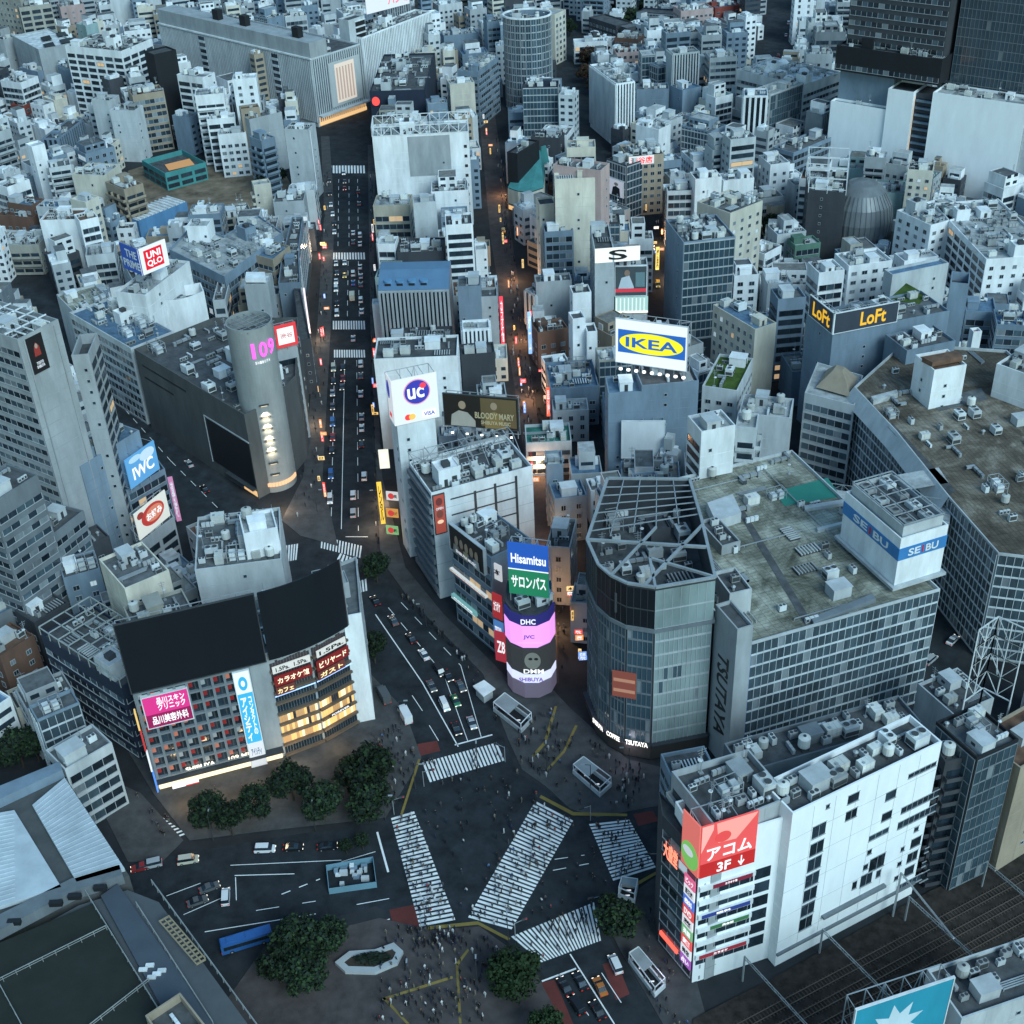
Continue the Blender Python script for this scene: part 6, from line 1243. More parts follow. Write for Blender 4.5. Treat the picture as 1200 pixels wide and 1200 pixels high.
wallsign('tall portrait screen on the dark rounded corner', rect(711, 186, 734, 194, 10, 26), 0, (714, 207), (731, 232), em(.6, .65, .75, .5), [('p', [(.2, 0), (.3, .5), (.5, .6), (.75, .5), (.8, 0)], BLK), ('e', .52, .72, .14, .1, flat(.4, .3, .25))], out=.4, edge=WP)
# ---- furniture billboard
IB = [xy(722, 373, 54), xy(806, 384, 54)]
board('big white billboard with blue field and yellow oval reading IKEA', IB[0], IB[1], 39.5, 54, em(.9, .94, 1, .72), [('r', .03, .24, .98, .77, em(.02, .15, .55, .65)), ('e', .5, .5, .45, .235, em(.98, .88, .02, .8)), ('t', 'IKEA', .14, .385, .87, .615, em(.02, .15, .55, .65))], depth=5, foot=3, edge=WP)
for i in range(9):
    p = IB[0].lerp(IB[1], (i + .5) / 9) + Vector((0, -3.4)); r = empty('floodlight', 'round lamp ' + ['at the left end', 'second from the left end', 'third from the left end', 'fourth from the left end', 'at the middle', 'fourth from the right end', 'third from the right end', 'second from the right end', 'at the right end'][i] + ' of the row below the yellow oval billboard', 'floodlight', (p.x, p.y, 38.8), 0, 'round lamps below the furniture billboard')
    m2 = MB(); m2.bar((0, 3, 0), (0, 0, 0), .15); m2.build('arm', DM, r); m2 = MB(); m2.cyl(0, 0, -.1, .35, .55, 10); m2.build('lamp_head', em(1, .93, .95, 2.2), r)
WB = [xy(729, 494, 26), xy(779, 494, 26)]
board('blank white billboard in front of the blue-grey hall', WB[0], WB[1], 13, 26, WHF, [], depth=3, foot=1, edge=WP)
# ---- station roofs, lower left
def slab(name, label, cat, pts, h, m, th=1.2, z0=None):
    p = [xy(a, b, h) for a, b in pts]
    if area(p) < 0: p.reverse()
    c = sum(p, Vector((0, 0))) / len(p); r = empty(name, label, cat, (c.x, c.y, 0)); return r, [q - c for q in p]
RW = mat('white metal roofing', (.52, .58, .62), .5, dirt=.25, scale=.15)
st, p = slab('station_roof', 'station hall under two white ribbed roof planes with a dark gap', 'station', [(-40, 952), (76, 908), (150, 1022), (100, 1040), (20, 1062), (-40, 1090)], 19, RW)
mb = MB(); mb.prism(p, 0, 18, 0); mb.build('wall', wm('slate'), st)
c = Vector((st.location.x, st.location.y))
for nm, pts in (('roof_plane', [(38, 944), (76, 912), (146, 1018), (90, 1034)]), ('roof_plane', [(-40, 960), (17, 950), (72, 1040), (18, 1057), (-40, 1075)])):
    q = [xy(a, b, 19) - c for a, b in pts]
    if area(q) < 0: q.reverse()
    mb = MB(); mb.prism(q, 18.2, 19.2)
    e0 = q[0]; 
    # standing seams
    i0 = 0; L_ = max(range(len(q)), key=lambda i: (q[(i + 1) % len(q)] - q[i]).length); a, b = q[L_], q[(L_ + 1) % len(q)]; a2, b2 = q[(L_ - 1) % len(q)], q[(L_ + 2) % len(q)]
    for k in range(1, 22): t = k / 22; m1, m2 = a.lerp(b, t), a2.lerp(b2, t); mb.bar((*m1, 19.25), (*m2, 19.25), .12, 0, .2)
    mb.build(nm, RW, st)
mb = MB(); q = [xy(a, b, 19) - c for a, b in ((-40, 962), (75, 908), (72, 898), (-40, 944))]
q = q if area(q) > 0 else q[::-1]; mb.prism(q, 18.1, 20.6); mb.build('pale_beam', wm('bluegrey'), st)
ct, p = slab('station_building', 'dark fenced rooftop court with long blue-grey gangway around it', 'station building', [(-60, 1120), (85, 1040), (143, 1022), (180, 1036), (330, 1240), (-60, 1300)], 22, wm('grey'))
c = Vector((ct.location.x, ct.location.y)); mb = MB(); mb.prism(p, 0, 16.5); mb.build('wall', flat(.09, .1, .11, .8), ct)
def patch(root, c, pts, h, z0, z1, m, nm):
    q = [xy(a, b, h) - c for a, b in pts]; q = q if area(q) > 0 else q[::-1]; mb = MB(); mb.prism(q, z0, z1); return mb.build(nm, m, root)
GR = mat('court netting', (.022, .028, .024), .95, streak=False)
patch(ct, c, [(-60, 1130), (110, 1058), (125, 1080), (195, 1200), (205, 1240), (-60, 1300)], 17, 16.5, 17.0, GR, 'court_floor')
patch(ct, c, [(118, 1050), (138, 1036), (280, 1240), (222, 1240)], 17.5, 16.5, 17.6, flat(.07, .085, .105), 'gangway')
patch(ct, c, [(-60, 1102), (84, 1030), (140, 1014), (144, 1026), (88, 1044), (-60, 1122)], 19, 16.5, 19.2, wm('steel'), 'curved_beam')
mb = MB()
for a, b in (((-60, 1180), (125, 1088)), ((60, 1240), (175, 1150)), ((100, 1045), (205, 1215)), ((178, 1034), (325, 1235)), ((160, 1060), (250, 1200)), ((0, 1155), (30, 1210))):
    A_, B_ = xy(*a, 17.5) - c, xy(*b, 17.5) - c; n = max(2, int((B_ - A_).length / 2.5)); mb.bar((*A_, 18.4), (*B_, 18.4), .14); mb.bar((*A_, 17.8), (*B_, 17.8), .1)
    for i in range(n + 1): p_ = A_.lerp(B_, i / n); mb.bar((*p_, 16.6), (*p_, 18.4), .1)
mb.build('railing', mat('pale railing', (.34, .36, .35), .6), ct)
mb = MB()
for i in range(13): a, b = (xy(187 + i * 3.6, 1081 + i * 4.2, 17.5) - c), (xy(198 + i * 3.6, 1075 + i * 4.2, 17.5) - c); mb.bar((*a, 17.8), (*b, 17.8), .3)
for t in (0, .5, 1): a, b = (xy(187 + t * 11, 1081 - t * 6, 17.5) - c), (xy(230 + t * 11, 1131 - t * 6, 17.5) - c); mb.bar((*a, 18), (*b, 18), .25)
mb.build('tan_lattice', flat(.32, .26, .17), ct)
for i, (x, y) in enumerate(((168, 1137), (176, 1132), (184, 1142), (178, 1146), (190, 1138))):
    q = xy(x, y, 17.6) - c; mb = MB(); mb.box(q.x - .8, q.x + .8, q.y - .35, q.y + .35, 17.6, 18.1); mb.build('white_bench', WP, ct)
mb = MB()
for x, y in ((15, 1076), (64, 1054), (86, 1046), (116, 1036)): q = xy(x, y, 20) - c; mb.box(q.x - 1.3, q.x + 1.3, q.y - .5, q.y + .5, 18.3, 19.35)
mb.build('dark_hatches', BLK, ct)
P = [xy(170, 1190, 24), xy(211, 1163, 24), xy(240, 1200, 24), xy(200, 1235, 24)]; building('small open-framed plant tower at the bottom edge', P, 24, 'tan', sides=['b'], roof='dark', cl=1, par=2)
# ---- bottom right: blue billboard on a low block, gantry mast over the tracks, roof lattice signs
Q0, Q1 = xy(1004, 1184, 30), xy(1118, 1146, 30); d = (Q1 - Q0).normalized(); nn = Vector((-d.y, d.x))
board('turquoise-blue billboard with white burst at the bottom right corner', Q0, Q1, 16, 30, flat(.03, .3, .42), [('p', [(.45 + .3 * (1 if i % 2 else .55) * math.cos(i * math.pi / 9), .35 + .5 * (1 if i % 2 else .55) * math.sin(i * math.pi / 9)) for i in range(18)], flat(.6, .72, .78))], depth=3.2, foot=3, edge=WP)
building('low rooftop block behind the turquoise billboard', [Q1 + d * 2 - nn * 2, Q1 + d * 24 - nn * 2, Q1 + d * 24 + nn * 9, Q1 + d * 2 + nn * 9], 20, 'pale', sides=['b'], roof='dark', cl=2)
building('bottom corner block under the turquoise billboard', [Q0 - nn * 6, Q1 + d * 1.6 - nn * 6, Q1 + d * 1.6 + nn * 4, Q0 + nn * 4], 13, 'dark', sides=['b'], roof='dark', cl=0)
def pole(label, a, h, arm=None, name='mast', cat='mast', th=.35):
    r = empty(name, label, cat, (a.x, a.y, 0)); mb = MB(); mb.bar((0, 0, 0), (0, 0, h), th); mb.build('post', ST, r)
    if arm: mb = MB(); mb.bar((0, 0, h), (arm.x, arm.y, arm.z), .3); mb.build('boom', ST, r)
    return r
a = xy(1046, 1056, 8); b = xy(1108, 1128, 22); pole('long steel boom slanting over the tracks', xy(1046, 1075, 0), 14, Vector((b.x - a.x, b.y - a.y, 26)))
for k, (x, y) in enumerate(((870, 1150), (960, 1118), (1060, 1080), (1150, 1040))):
    a = xy(x, y); r = empty('catenary_gantry', 'catenary gantry over the tracks, ' + ['nearest the bottom edge', 'second from the bottom edge', 'third from the bottom edge', 'farthest along the tracks'][k], 'gantry', (a.x, a.y, 0), math.atan2(B.y - A.y, B.x - A.x) if 0 else R_(-60), 'catenary gantries')
    mb = MB(); mb.bar((0, 0, 0), (0, 0, 8), .3); mb.bar((20, 0, 0), (20, 0, 8), .3); mb.build('posts', ST, r); mb = MB(); lattice(mb, (0, 0), (20, 0), 7.2, 8, 2, .12); mb.build('beam', ST, r)
# tall steel sign lattices standing on the roofs, right edge
for k, (x0, y0, x1, y1, z0, z1) in enumerate(((1128, 800, 1160, 715, 32, 51), (1160, 715, 1192, 745, 32, 51))):
    p, q = xy(1130, 822, z0) if k == 0 else xy(1152, 806, z0), xy(1152, 806, z0) if k == 0 else xy(1184, 822, z0)
    r = empty('sign_lattice', ['left', 'right'][k] + ' leaf of the bare white steel sign lattice at the right', 'lattice', (p.x, p.y, 0), 0, 'bare steel sign lattice'); e = q - p; mb = MB()
    for zz in range(int(z0), int(z1), 5): lattice(mb, (0, 0), (e.x, e.y), zz, zz + 5, 3, .22)
    mb.bar((0, 0, z0 - 6), (0, 0, z0), .3); mb.bar((e.x, e.y, z0 - 6), (e.x, e.y, z0), .3); mb.bar((0, 0, z1), (e.x * .5 + 2, e.y * .5 + 6, z0), .2); mb.build('lattice', WP, r)
building('grey roof crowded with fans below the bare white sign lattice', rect(1118, 838, 1165, 818, 12, 22), 22, 'pale', sides=['b'], roof='dark', cl=2.2)
# construction hut on the bare plot, long white shed
P = rect(193, 203, 241, 190, (184, 183), 9); rcx = building('teal site hut lit orange inside on the bare plot', P, 9, 'teal', sides=['W'], roof='dark', cl=0, par=2.5, name='site_hut', cat='hut')
roofpatch(rcx, [(193, 193), (222, 186), (228, 193), (198, 200)], 7, em(1, .5, .2, .28), 'lit_floor', .1)
P = rect(141, 252, 162, 259, (160, 218), 10); rsh = building('long white ribbed shed beside the bare plot', P, 10, 'blue', sides=['n'], roof='white', cl=0, par=.1, name='shed', cat='shed')
lp = [local(rsh, (*p, 0)).xy for p in P]; mb = MB()
for k in range(12): t = (k + .5) / 12; mb.bar((*lp[0].lerp(lp[3], t), 10.3), (*lp[1].lerp(lp[2], t), 10.3), .5)
mb.build('roof_ribs', WP, rsh)
# blue mansard roof with dormers
rm = row('long block with blue roof'); P = rect(443, 341, 526, 339, (443, 321), 30); lp = [local(rm, (*p, 0)).xy for p in P]
mb = MB(); a, b, c_, e = lp; m1, m2 = a.lerp(e, .55), b.lerp(c_, .55)
mb.v = [(*a, 30.1), (*b, 30.1), (*m2, 34.5), (*m1, 34.5), (*e, 34.5), (*c_, 34.5), (*e, 29), (*c_, 29)]; mb.f = [(0, 1, 2, 3), (3, 2, 5, 4), (4, 5, 7, 6), (0, 3, 4, 6), (1, 7, 5, 2)]; mb.m = [0] * 5; mf = mb.build('mansard', flat(.10, .19, .30), rm)
m2_ = MB(); m2_.cyl(0, 0, 0, 2.2, 1.5, 14, 0); m2_.box(-1.1, 1.1, -1.6, -1.45, .3, 1.5, 1); me = m2_.mesh('dormer', [flat(.12, .26, .42), BLK])
for i in range(4): p = a.lerp(b, (i + .8) / 4.6).lerp(e, .22); link('dormer', me, mf, Matrix.Translation((p.x, p.y, 30.4)))
# white cap boxes on two roofs, skylights
for nm, pts, h, z, m in (('white cube', 0, 0, 0, 0),): pass
r_ = row('grey cube with clean white roof'); roofpatch(r_, [(288, 331), (312, 331), (311, 323), (289, 323)], 33.2, wm('white'), 'white_roof_box', 1.5)
r_ = row('grey box building with four'); 
for q in ([(47, 44), (58, 41), (61, 46), (50, 48)], [(65, 39), (76, 37), (79, 41), (68, 43)], [(50, 52), (62, 49), (65, 54), (53, 56)], [(69, 47), (82, 44), (85, 49), (72, 51)]): roofpatch(r_, q, 30.05, BLK, 'skylight', .1)
r_ = row('white stair block with brown'); roofpatch(r_, [(1080, 424), (1118, 416), (1128, 423), (1092, 430)], 46.1, rmat('brown'), 'brown_hatch', 1.5)
r_ = row('dark blue block under the white roof lattice'); P = rect(48, 744, 142, 806, (104, 706), 24); lp = [local(r_, (*p, 0)).xy for p in P]; mb = MB()
for i in range(9): t = i / 8; mb.bar((*lp[0].lerp(lp[1], t), 26.5), (*lp[3].lerp(lp[2], t), 26.5), .25)
for i in range(5): t = i / 4; mb.bar((*lp[0].lerp(lp[3], t), 26.5), (*lp[1].lerp(lp[2], t), 26.5), .25)
for i in range(9):
    t = i / 8; mb.bar((*lp[0].lerp(lp[1], t), 24), (*lp[0].lerp(lp[1], t), 26.5), .18); mb.bar((*lp[3].lerp(lp[2], t), 24), (*lp[3].lerp(lp[2], t), 26.5), .18)
mb.build('roof_lattice', mat('pale lattice steel', (.4, .43, .42), .5), r_)
r_ = row('big white block with frame'); P = rect(436, 160, 549, 154, 16, 43); lp = [local(r_, (*p, 0)).xy for p in P]; mb = MB(); lattice(mb, lp[0], lp[1], 43, 47, 4, .3); lattice(mb, lp[3], lp[2], 43, 47, 4, .3); lattice(mb, lp[0], lp[3], 43, 47, 4, .3)
mb.build('roof_frame', WP, r_); F, L = face_frame(lp[0], lp[1]); mb = MB(); mb.box(L * .36, L * .8, -.05, 0, 24, 42); mb.build('grey_panel', wm('grey'), r_, M=F)
F, L = face_frame(lp[0], lp[1]); 
for k in range(8): mb = MB(); mb.box(L - 2.4, L - 1.1, -.08, 0, 5 + k * 4.4, 6.3 + k * 4.4); mb.build('window', BLK, r_, M=F)
r_ = row('wide block with white domes'); P = rect(942, 100, 985, 84, (920, 62), 32)
for k, (u, v, rr_) in enumerate(((.15, .3, 3), (.35, .7, 3.4), (.65, .35, 2.8), (.8, .75, 3.2))):
    p = P[0].lerp(P[1], u).lerp(P[3].lerp(P[2], u), v); p = local(r_, (*p, 0)); mb = MB()
    for i in range(4): mb.cyl(p.x, p.y, 31.2 + 2.6 * math.sin(i * .39) * rr_ / 3, 31.2 + 2.6 * math.sin((i + 1) * .39) * rr_ / 3, rr_ * math.cos(i * .39), 16, 0, r2=rr_ * math.cos((i + 1) * .39) + .01)
    mb.build('dome', wm('white'), r_)

# ------------------------------------------------------------------ infill: the many small buildings between the ones above
class Grid:
    def __init__(s): s.d = {}
    def add(s, p):
        xs = [q[0] for q in p]; ys = [q[1] for q in p]
        for i in range(int(min(xs) // 20), int(max(xs) // 20) + 1):
            for j in range(int(min(ys) // 20), int(max(ys) // 20) + 1): s.d.setdefault((i, j), []).append(p)
    def near(s, p):
        xs = [q[0] for q in p]; ys = [q[1] for q in p]; out = {}
        for i in range(int(min(xs) // 20), int(max(xs) // 20) + 1):
            for j in range(int(min(ys) // 20), int(max(ys) // 20) + 1):
                for q in s.d.get((i, j), ()): out[id(q)] = q
        return out.values()
def sat(a, b):
    for P in (a, b):
        n = len(P)
        for i in range(n):
            x, y = P[(i + 1) % n][1] - P[i][1], P[i][0] - P[(i + 1) % n][0]
            pa = [p[0] * x + p[1] * y for p in a]; pb = [p[0] * x + p[1] * y for p in b]
            if max(pa) < min(pb) or max(pb) < min(pa): return False
    return True
G_ = Grid(); OR_ = []
for lab, p, h, r in ROOTS:
    G_.add([tuple(q) for q in p]); c = sum(p, Vector((0, 0))) / len(p); e = p[1] - p[0]; OR_.append((c, math.atan2(e.y, e.x)))
NG = Grid()
st_zone = [xy(a, b) for a, b in ((-80, 935), (80, 895), (130, 940), (340, 1260), (-200, 1300))]
rail_zone = [xy(a, b) for a, b in ((800, 1200), (1100, 1040), (1300, 950), (1500, 1300), (800, 1400))]
for p in NOGO + [st_zone, rail_zone] + [[xy(a, b) for a, b in q] for q in (((800, 940), (870, 880), (1080, 815), (1090, 770), (1140, 800), (1130, 850), (1110, 900), (900, 990)), ((1075, 800), (1200, 740), (1220, 830), (1120, 860)), ((190, 540), (150, 600), (300, 660), (340, 590)))]: NG.add([tuple(q) for q in p])
def hits_road(q):
    pts = q + [((q[i][0] + q[i - 1][0]) / 2, (q[i][1] + q[i - 1][1]) / 2) for i in range(4)]
    for z in NG.near(q):
        if any(inside(z, p) for p in pts) or any(inside(q, p) for p in z): return True
        n = len(z)
        for i in range(n):
            a, b = z[i - 1], z[i]
            for t in (.25, .5, .75):
                if inside(q, (a[0] + (b[0] - a[0]) * t, a[1] + (b[1] - a[1]) * t)): return True
    return False
KEYS_S = sorted(KEYS)
def max_height(q, h):
    d = min(math.hypot(*p) for p in q)
    while h >= 6:
        pp = [px_of((x, y, z)) for x, y in q for z in (0, h)]; x0 = min(a for a, b in pp); x1 = max(a for a, b in pp); y0 = min(b for a, b in pp); y1 = max(b for a, b in pp); ok = True
        for kd, a0, b0, a1, b1 in KEYS_S:
            if kd < d - 2: continue
            w_ = min(x1, a1) - max(x0, a0); v_ = min(y1, b1) - max(y0, b0)
            if w_ > 2 and v_ > 0 and w_ * v_ > .12 * (a1 - a0) * (b1 - b0) + 6: ok = False; break
        if ok: return h
        h -= 2.5
    return 0
rf_ = random.Random(11); FILL = []
LOTS = [(19, 14), (15, 12), (13, 10), (10.5, 9), (8.5, 8), (7, 6.5)]
for li, (bw, bd) in enumerate(LOTS):
    for _ in range((450, 900, 1900, 4200, 5600, 5200)[li]):
        u = rf_.uniform(-60, 1260); v = rf_.uniform(-70, 1010) if rf_.random() < .35 else rf_.uniform(-70, 480)
        c = xy(u, v, 0)
        if c.length > 1120: continue
        if c.length < 330 and bw > 15: continue
        o = min(OR_, key=lambda t: (t[0] - c).length)[1] if OR_ else 0
        if rf_.random() < .12: o += rf_.uniform(-.3, .3)
        w_, d_ = bw * rf_.uniform(.85, 1.15), bd * rf_.uniform(.85, 1.2)
        ca, sa = math.cos(o), math.sin(o); g = .6
        Q = lambda m: [(c.x + ca * a - sa * b, c.y + sa * a + ca * b) for a, b in ((-w_ / 2 - m, -d_ / 2 - m), (w_ / 2 + m, -d_ / 2 - m), (w_ / 2 + m, d_ / 2 + m), (-w_ / 2 - m, d_ / 2 + m))]
        q = Q(g)
        if hits_road(q) or any(sat(q, p) for p in G_.near(q)): continue
        far = c.length > 560
        h = max_height(q, rf_.choice((9, 12, 15, 18, 22, 26, 32) if far else (9, 12, 15, 18, 22)) * rf_.uniform(.85, 1.1))
        if not h: continue
        qq = Q(0); G_.add(qq); OR_.append((c, o)); FILL.append((c.copy(), qq, h, px_of((c.x, c.y, h))))
print('infill', len(FILL))
WC = ['white'] * 7 + ['pale'] * 7 + ['grey'] * 5 + ['bluegrey'] * 5 + ['cream'] * 2 + ['stone', 'stone', 'tan', 'steel', 'steel', 'dark', 'tealgrey', 'pink']
RC = ['conc'] * 4 + ['light'] * 5 + ['dark'] * 3 + ['grey'] * 4 + ['blue', 'green', 'brown', 'white', 'white']
WN = dict(steel='slate-grey', white='white', pale='pale grey', grey='grey', bluegrey='blue-grey', cream='cream', stone='stone-grey', beige='beige', tan='tan', brown='brown', dark='dark', tealgrey='pale teal', pink='pinkish')
RN = dict(conc='concrete', light='light grey', dark='dark', grey='grey', blue='blue', green='green', brown='brown', white='white')
LM = [(275, 70, 'the striped department store'), (190, 105, 'the black windowless slab'), (70, 50, 'the four skylights'), (105, 215, 'the cream blind block'), (170, 305, 'the blue and white corner sign'), (45, 410, 'the black poster tower'), (295, 405, 'the silver cylinder'), (165, 560, 'the caged blue billboard'),
      (270, 740, 'the giant dark billboards'), (95, 755, 'the roof lattice'), (80, 850, 'the glass hall'), (490, 190, 'the white frame roof block'), (465, 120, 'the navy box'), (485, 330, 'the blue dormer roof'), (485, 460, 'the UC sign'), (565, 480, 'the black and gold billboard'), (560, 560, 'the white store with squared lines'),
      (618, 60, 'the oval glass tower'), (618, 200, 'the teal fan roof'), (675, 230, 'the tall cream wall'), (715, 285, 'the S sign'), (765, 410, 'the yellow oval billboard'), (755, 190, 'the red rooftop lettering'), (805, 80, 'the tower with bold fins'), (850, 90, 'the stepped ribbon tower'), (890, 130, 'the drum block with blue cap'), (955, 75, 'the white roof domes'),
      (825, 275, 'the roof machinery tangle'), (865, 400, 'the cream window grid block'), (1000, 370, 'the yellow lettering'), (1003, 260, 'the ribbed steel drum'), (1105, 250, 'the white terraced office'), (1140, 170, 'the huge white panels'), (1150, 375, 'the louvred car park'), (1100, 500, 'the dark-roofed department store'), (1055, 640, 'the white roof block with blue band'),
      (930, 640, 'the stained roof'), (760, 620, 'the open steel crown'), (870, 1000, 'the pink-red billboard'), (1180, 760, 'the bare sign lattice'), (240, 210, 'the bare building plot'), (410, 250, 'the avenue crosswalks'), (900, 20, 'the deep red block'), (770, 20, 'the navy low hall'), (600, 340, 'the pedestrian street lanterns'), (50, 130, 'the dark red little house')]
FILL.sort(key=lambda f: -(f[2] + 12) / f[0].length * (max(p[0] for p in f[1]) - min(p[0] for p in f[1])))
inpic = [f for f in FILL if -20 < f[3][0] < 1220 and -20 < f[3][1] < 1220]
SOLO = set(id(f) for f in inpic[:190]); used = {}; solo = []
for f in FILL:
    if id(f) not in SOLO: continue
    x, y = f[3]; d_, lm = min(((math.hypot((x - a) * .8, y - b), (a, b, n)) for a, b, n in LM), key=lambda t: t[0])
    dx_, dy_ = x - lm[0], y - lm[1]
    rel = ('right of' if dx_ > 0 else 'left of') if abs(dx_) > abs(dy_) else ('in front of' if dy_ > 0 else 'behind')
    solo.append((lm[2], rel, d_, f))
solo.sort(key=lambda t: (t[0], t[1], t[2])); ORD = ['nearest', 'second nearest', 'third nearest', 'fourth nearest', 'fifth nearest', 'sixth nearest', 'seventh nearest', 'eighth nearest', 'ninth nearest', 'tenth nearest', 'eleventh nearest', 'twelfth nearest', 'thirteenth nearest', 'fourteenth nearest', 'fifteenth nearest']
for lm, rel, d_, (c, q, h, p) in solo:
    r = random.Random('%.1f %.1f' % (c.x, c.y)); wl = r.choice(WC); rf = r.choice(RC); k = (lm, rel, wl, rf); used[k] = used.get(k, 0) + 1
    size = 'tall' if h > 20 else ('low' if h < 12.5 else 'mid-height')
    lab = '%s %s building, %s roof, %s%s %s' % (size, WN[wl], RN[rf], '' if used[k] == 1 else ORD[used[k] - 1] + ' ', rel, lm)
    b_ = building(lab, [Vector(a) for a in q], h, wl, shop=r.random() < .12, sides=[r.choice('wwRrrlWbVg'), r.choice('bwbR'), 'n', r.choice('bwbR')], roof=rf, cl=r.choice((1.4, 1.8, 2.4, 3)), group='small buildings crowding between the streets', fl=r.choice((3.1, 3.3, 3.6)), register=False, lit=.035)
    if r.random() < .6:      # a set-back top storey over part of the roof
        lp = [local(b_, (*a, 0)).xy for a in q]; u0, u1, v0, v1 = r.uniform(.03, .3), r.uniform(.55, .97), r.uniform(.05, .4), .96
        s4 = [lp[0].lerp(lp[1], u).lerp(lp[3].lerp(lp[2], u), v) for u, v in ((u0, v0), (u1, v0), (u1, v1), (u0, v1))]; t = r.uniform(2.8, 6.5); mb = MB()
        mb.prism(s4, h - .9, h + t, 0, top=False); i4 = inset(s4, .25); mb.wallring(s4, i4, h + t, h + t + .01); mb.poly([(a.x, a.y, h + t - .35) for a in i4], 1)
        e = s4[1] - s4[0]; L = e.length; e.normalize(); n_ = Vector((e.y, -e.x)) * .06; k = max(1, int(L / 2.8))
        for z in ([h + .9] if t < 4.5 else [h + .6, h + 3.6]):
            for x in range(k): a, b2 = s4[0] + e * (L * (x + .22) / k), s4[0] + e * (L * (x + .78) / k); mb.hexa([(*(a + n_), z), (*(b2 + n_), z), (*b2, z), (*a, z), (*(a + n_), z + 1.3), (*(b2 + n_), z + 1.3), (*b2, z + 1.3), (*a, z + 1.3)], 2)
        mb.build('upper_storey', [wm(r.choice((wl, wl, 'white', 'pale'))), rmat(r.choice(('light', 'grey', 'conc'))), GL], b_)
# the rest, too many and too small to tell apart: one mass
ML = [wm('white'), wm('pale'), wm('grey'), wm('bluegrey'), wm('cream'), wm('tan'), wm('dark'), rmat('light'), rmat('grey'), rmat('dark'), rmat('blue'), GL, LITW, EQ, WP]
mb = MB(); rr = random.Random(5)
for f in FILL:
    if id(f) in SOLO: continue
    c, q, h, p = f; wi = rr.choice((0, 0, 1, 1, 1, 2, 2, 3, 3, 4, 5, 6)); ri = rr.choice((7, 7, 7, 8, 8, 9, 10)); Q2 = [Vector(a) for a in q]
    mb.prism(Q2, 0, h, wi, top=False); inn = inset(Q2, .35); mb.wallring(Q2, inn, h, h + .01, wi); mb.poly([(a.x, a.y, h - .8) for a in inn], ri)
    k = len(mb.v); mb.v += [(a.x, a.y, h) for a in inn] + [(a.x, a.y, h - .8) for a in inn]
    for i in range(4): j = (i + 1) % 4; mb.f.append((k + j, k + i, k + 4 + i, k + 4 + j)); mb.m.append(wi)
    for i in range(4):
        a, b = Q2[i], Q2[(i + 1) % 4]; e = (b - a); L = e.length; e.normalize(); n_ = Vector((e.y, -e.x))
        if n_.dot(-(a + b) / 2) < 0: continue
        style = rr.random(); nf = int((h - 1) / 3.3)
        for k_ in range(nf):
            z = k_ * 3.3 + 1.1
            if style < .45:
                s_, t_ = a + e * .8 + n_ * .0, b - e * .8; mb.hexa([(*(s_ + n_ * .06), z), (*(t_ + n_ * .06), z), (*t_, z), (*s_, z), (*(s_ + n_ * .06), z + 1.5), (*(t_ + n_ * .06), z + 1.5), (*t_, z + 1.5), (*s_, z + 1.5)], 12 if rr.random() < .03 else 11)
            elif style < .9:
                m_ = max(1, int(L / 3.2))
                for x in range(m_):
                    s_ = a + e * (L * (x + .25) / m_); t_ = a + e * (L * (x + .75) / m_); mb.hexa([(*(s_ + n_ * .06), z), (*(t_ + n_ * .06), z), (*t_, z), (*s_, z), (*(s_ + n_ * .06), z + 1.4), (*(t_ + n_ * .06), z + 1.4), (*t_, z + 1.4), (*s_, z + 1.4)], 12 if rr.random() < .02 else 11)
    if rr.random() < .55:
        u0, u1, v0, v1 = rr.uniform(.02, .35), rr.uniform(.55, .98), rr.uniform(.1, .45), .97; s4 = [inn[0].lerp(inn[1], u).lerp(inn[3].lerp(inn[2], u), v) for u, v in ((u0, v0), (u1, v0), (u1, v1), (u0, v1))]; t = rr.uniform(2.5, 6)
        mb.prism(s4, h - .8, h + t, rr.choice((wi, 0, 1)), mt=rr.choice((7, 8))); e = (s4[1] - s4[0]).normalized() ; m0 = s4[0] + e * .6; m1 = s4[1] - e * .6; n_ = Vector((e.y, -e.x)) * .06; z = h + .8
        mb.hexa([(*(m0 + n_), z), (*(m1 + n_), z), (*m1, z), (*m0, z), (*(m0 + n_), z + 1.2), (*(m1 + n_), z + 1.2), (*m1, z + 1.2), (*m0, z + 1.2)], 11)
    for _ in range(rr.randint(6, 13)):
        u, v = rr.uniform(.15, .8), rr.uniform(.15, .8); a = inn[0].lerp(inn[1], u).lerp(inn[3].lerp(inn[2], u), v); s_ = rr.choice((.6, .8, 1, 1.8)); e = (Q2[1] - Q2[0]).normalized() * s_; g = Vector((-e.y, e.x)) * rr.uniform(.6, 1.2); z = h - .8; hh = rr.uniform(1, 2.6)
        mb.hexa([(*(a - e - g), z), (*(a + e - g), z), (*(a + e + g), z), (*(a - e + g), z), (*(a - e - g), z + hh), (*(a + e - g), z + hh), (*(a + e + g), z + hh), (*(a - e + g), z + hh)], rr.choice((13, 13, 14, wi)))
o = mb.build('distant_buildings', ML); o['label'] = 'mass of small pale city buildings filling the blocks between the larger ones'; o['category'] = 'buildings'; o['kind'] = 'stuff'

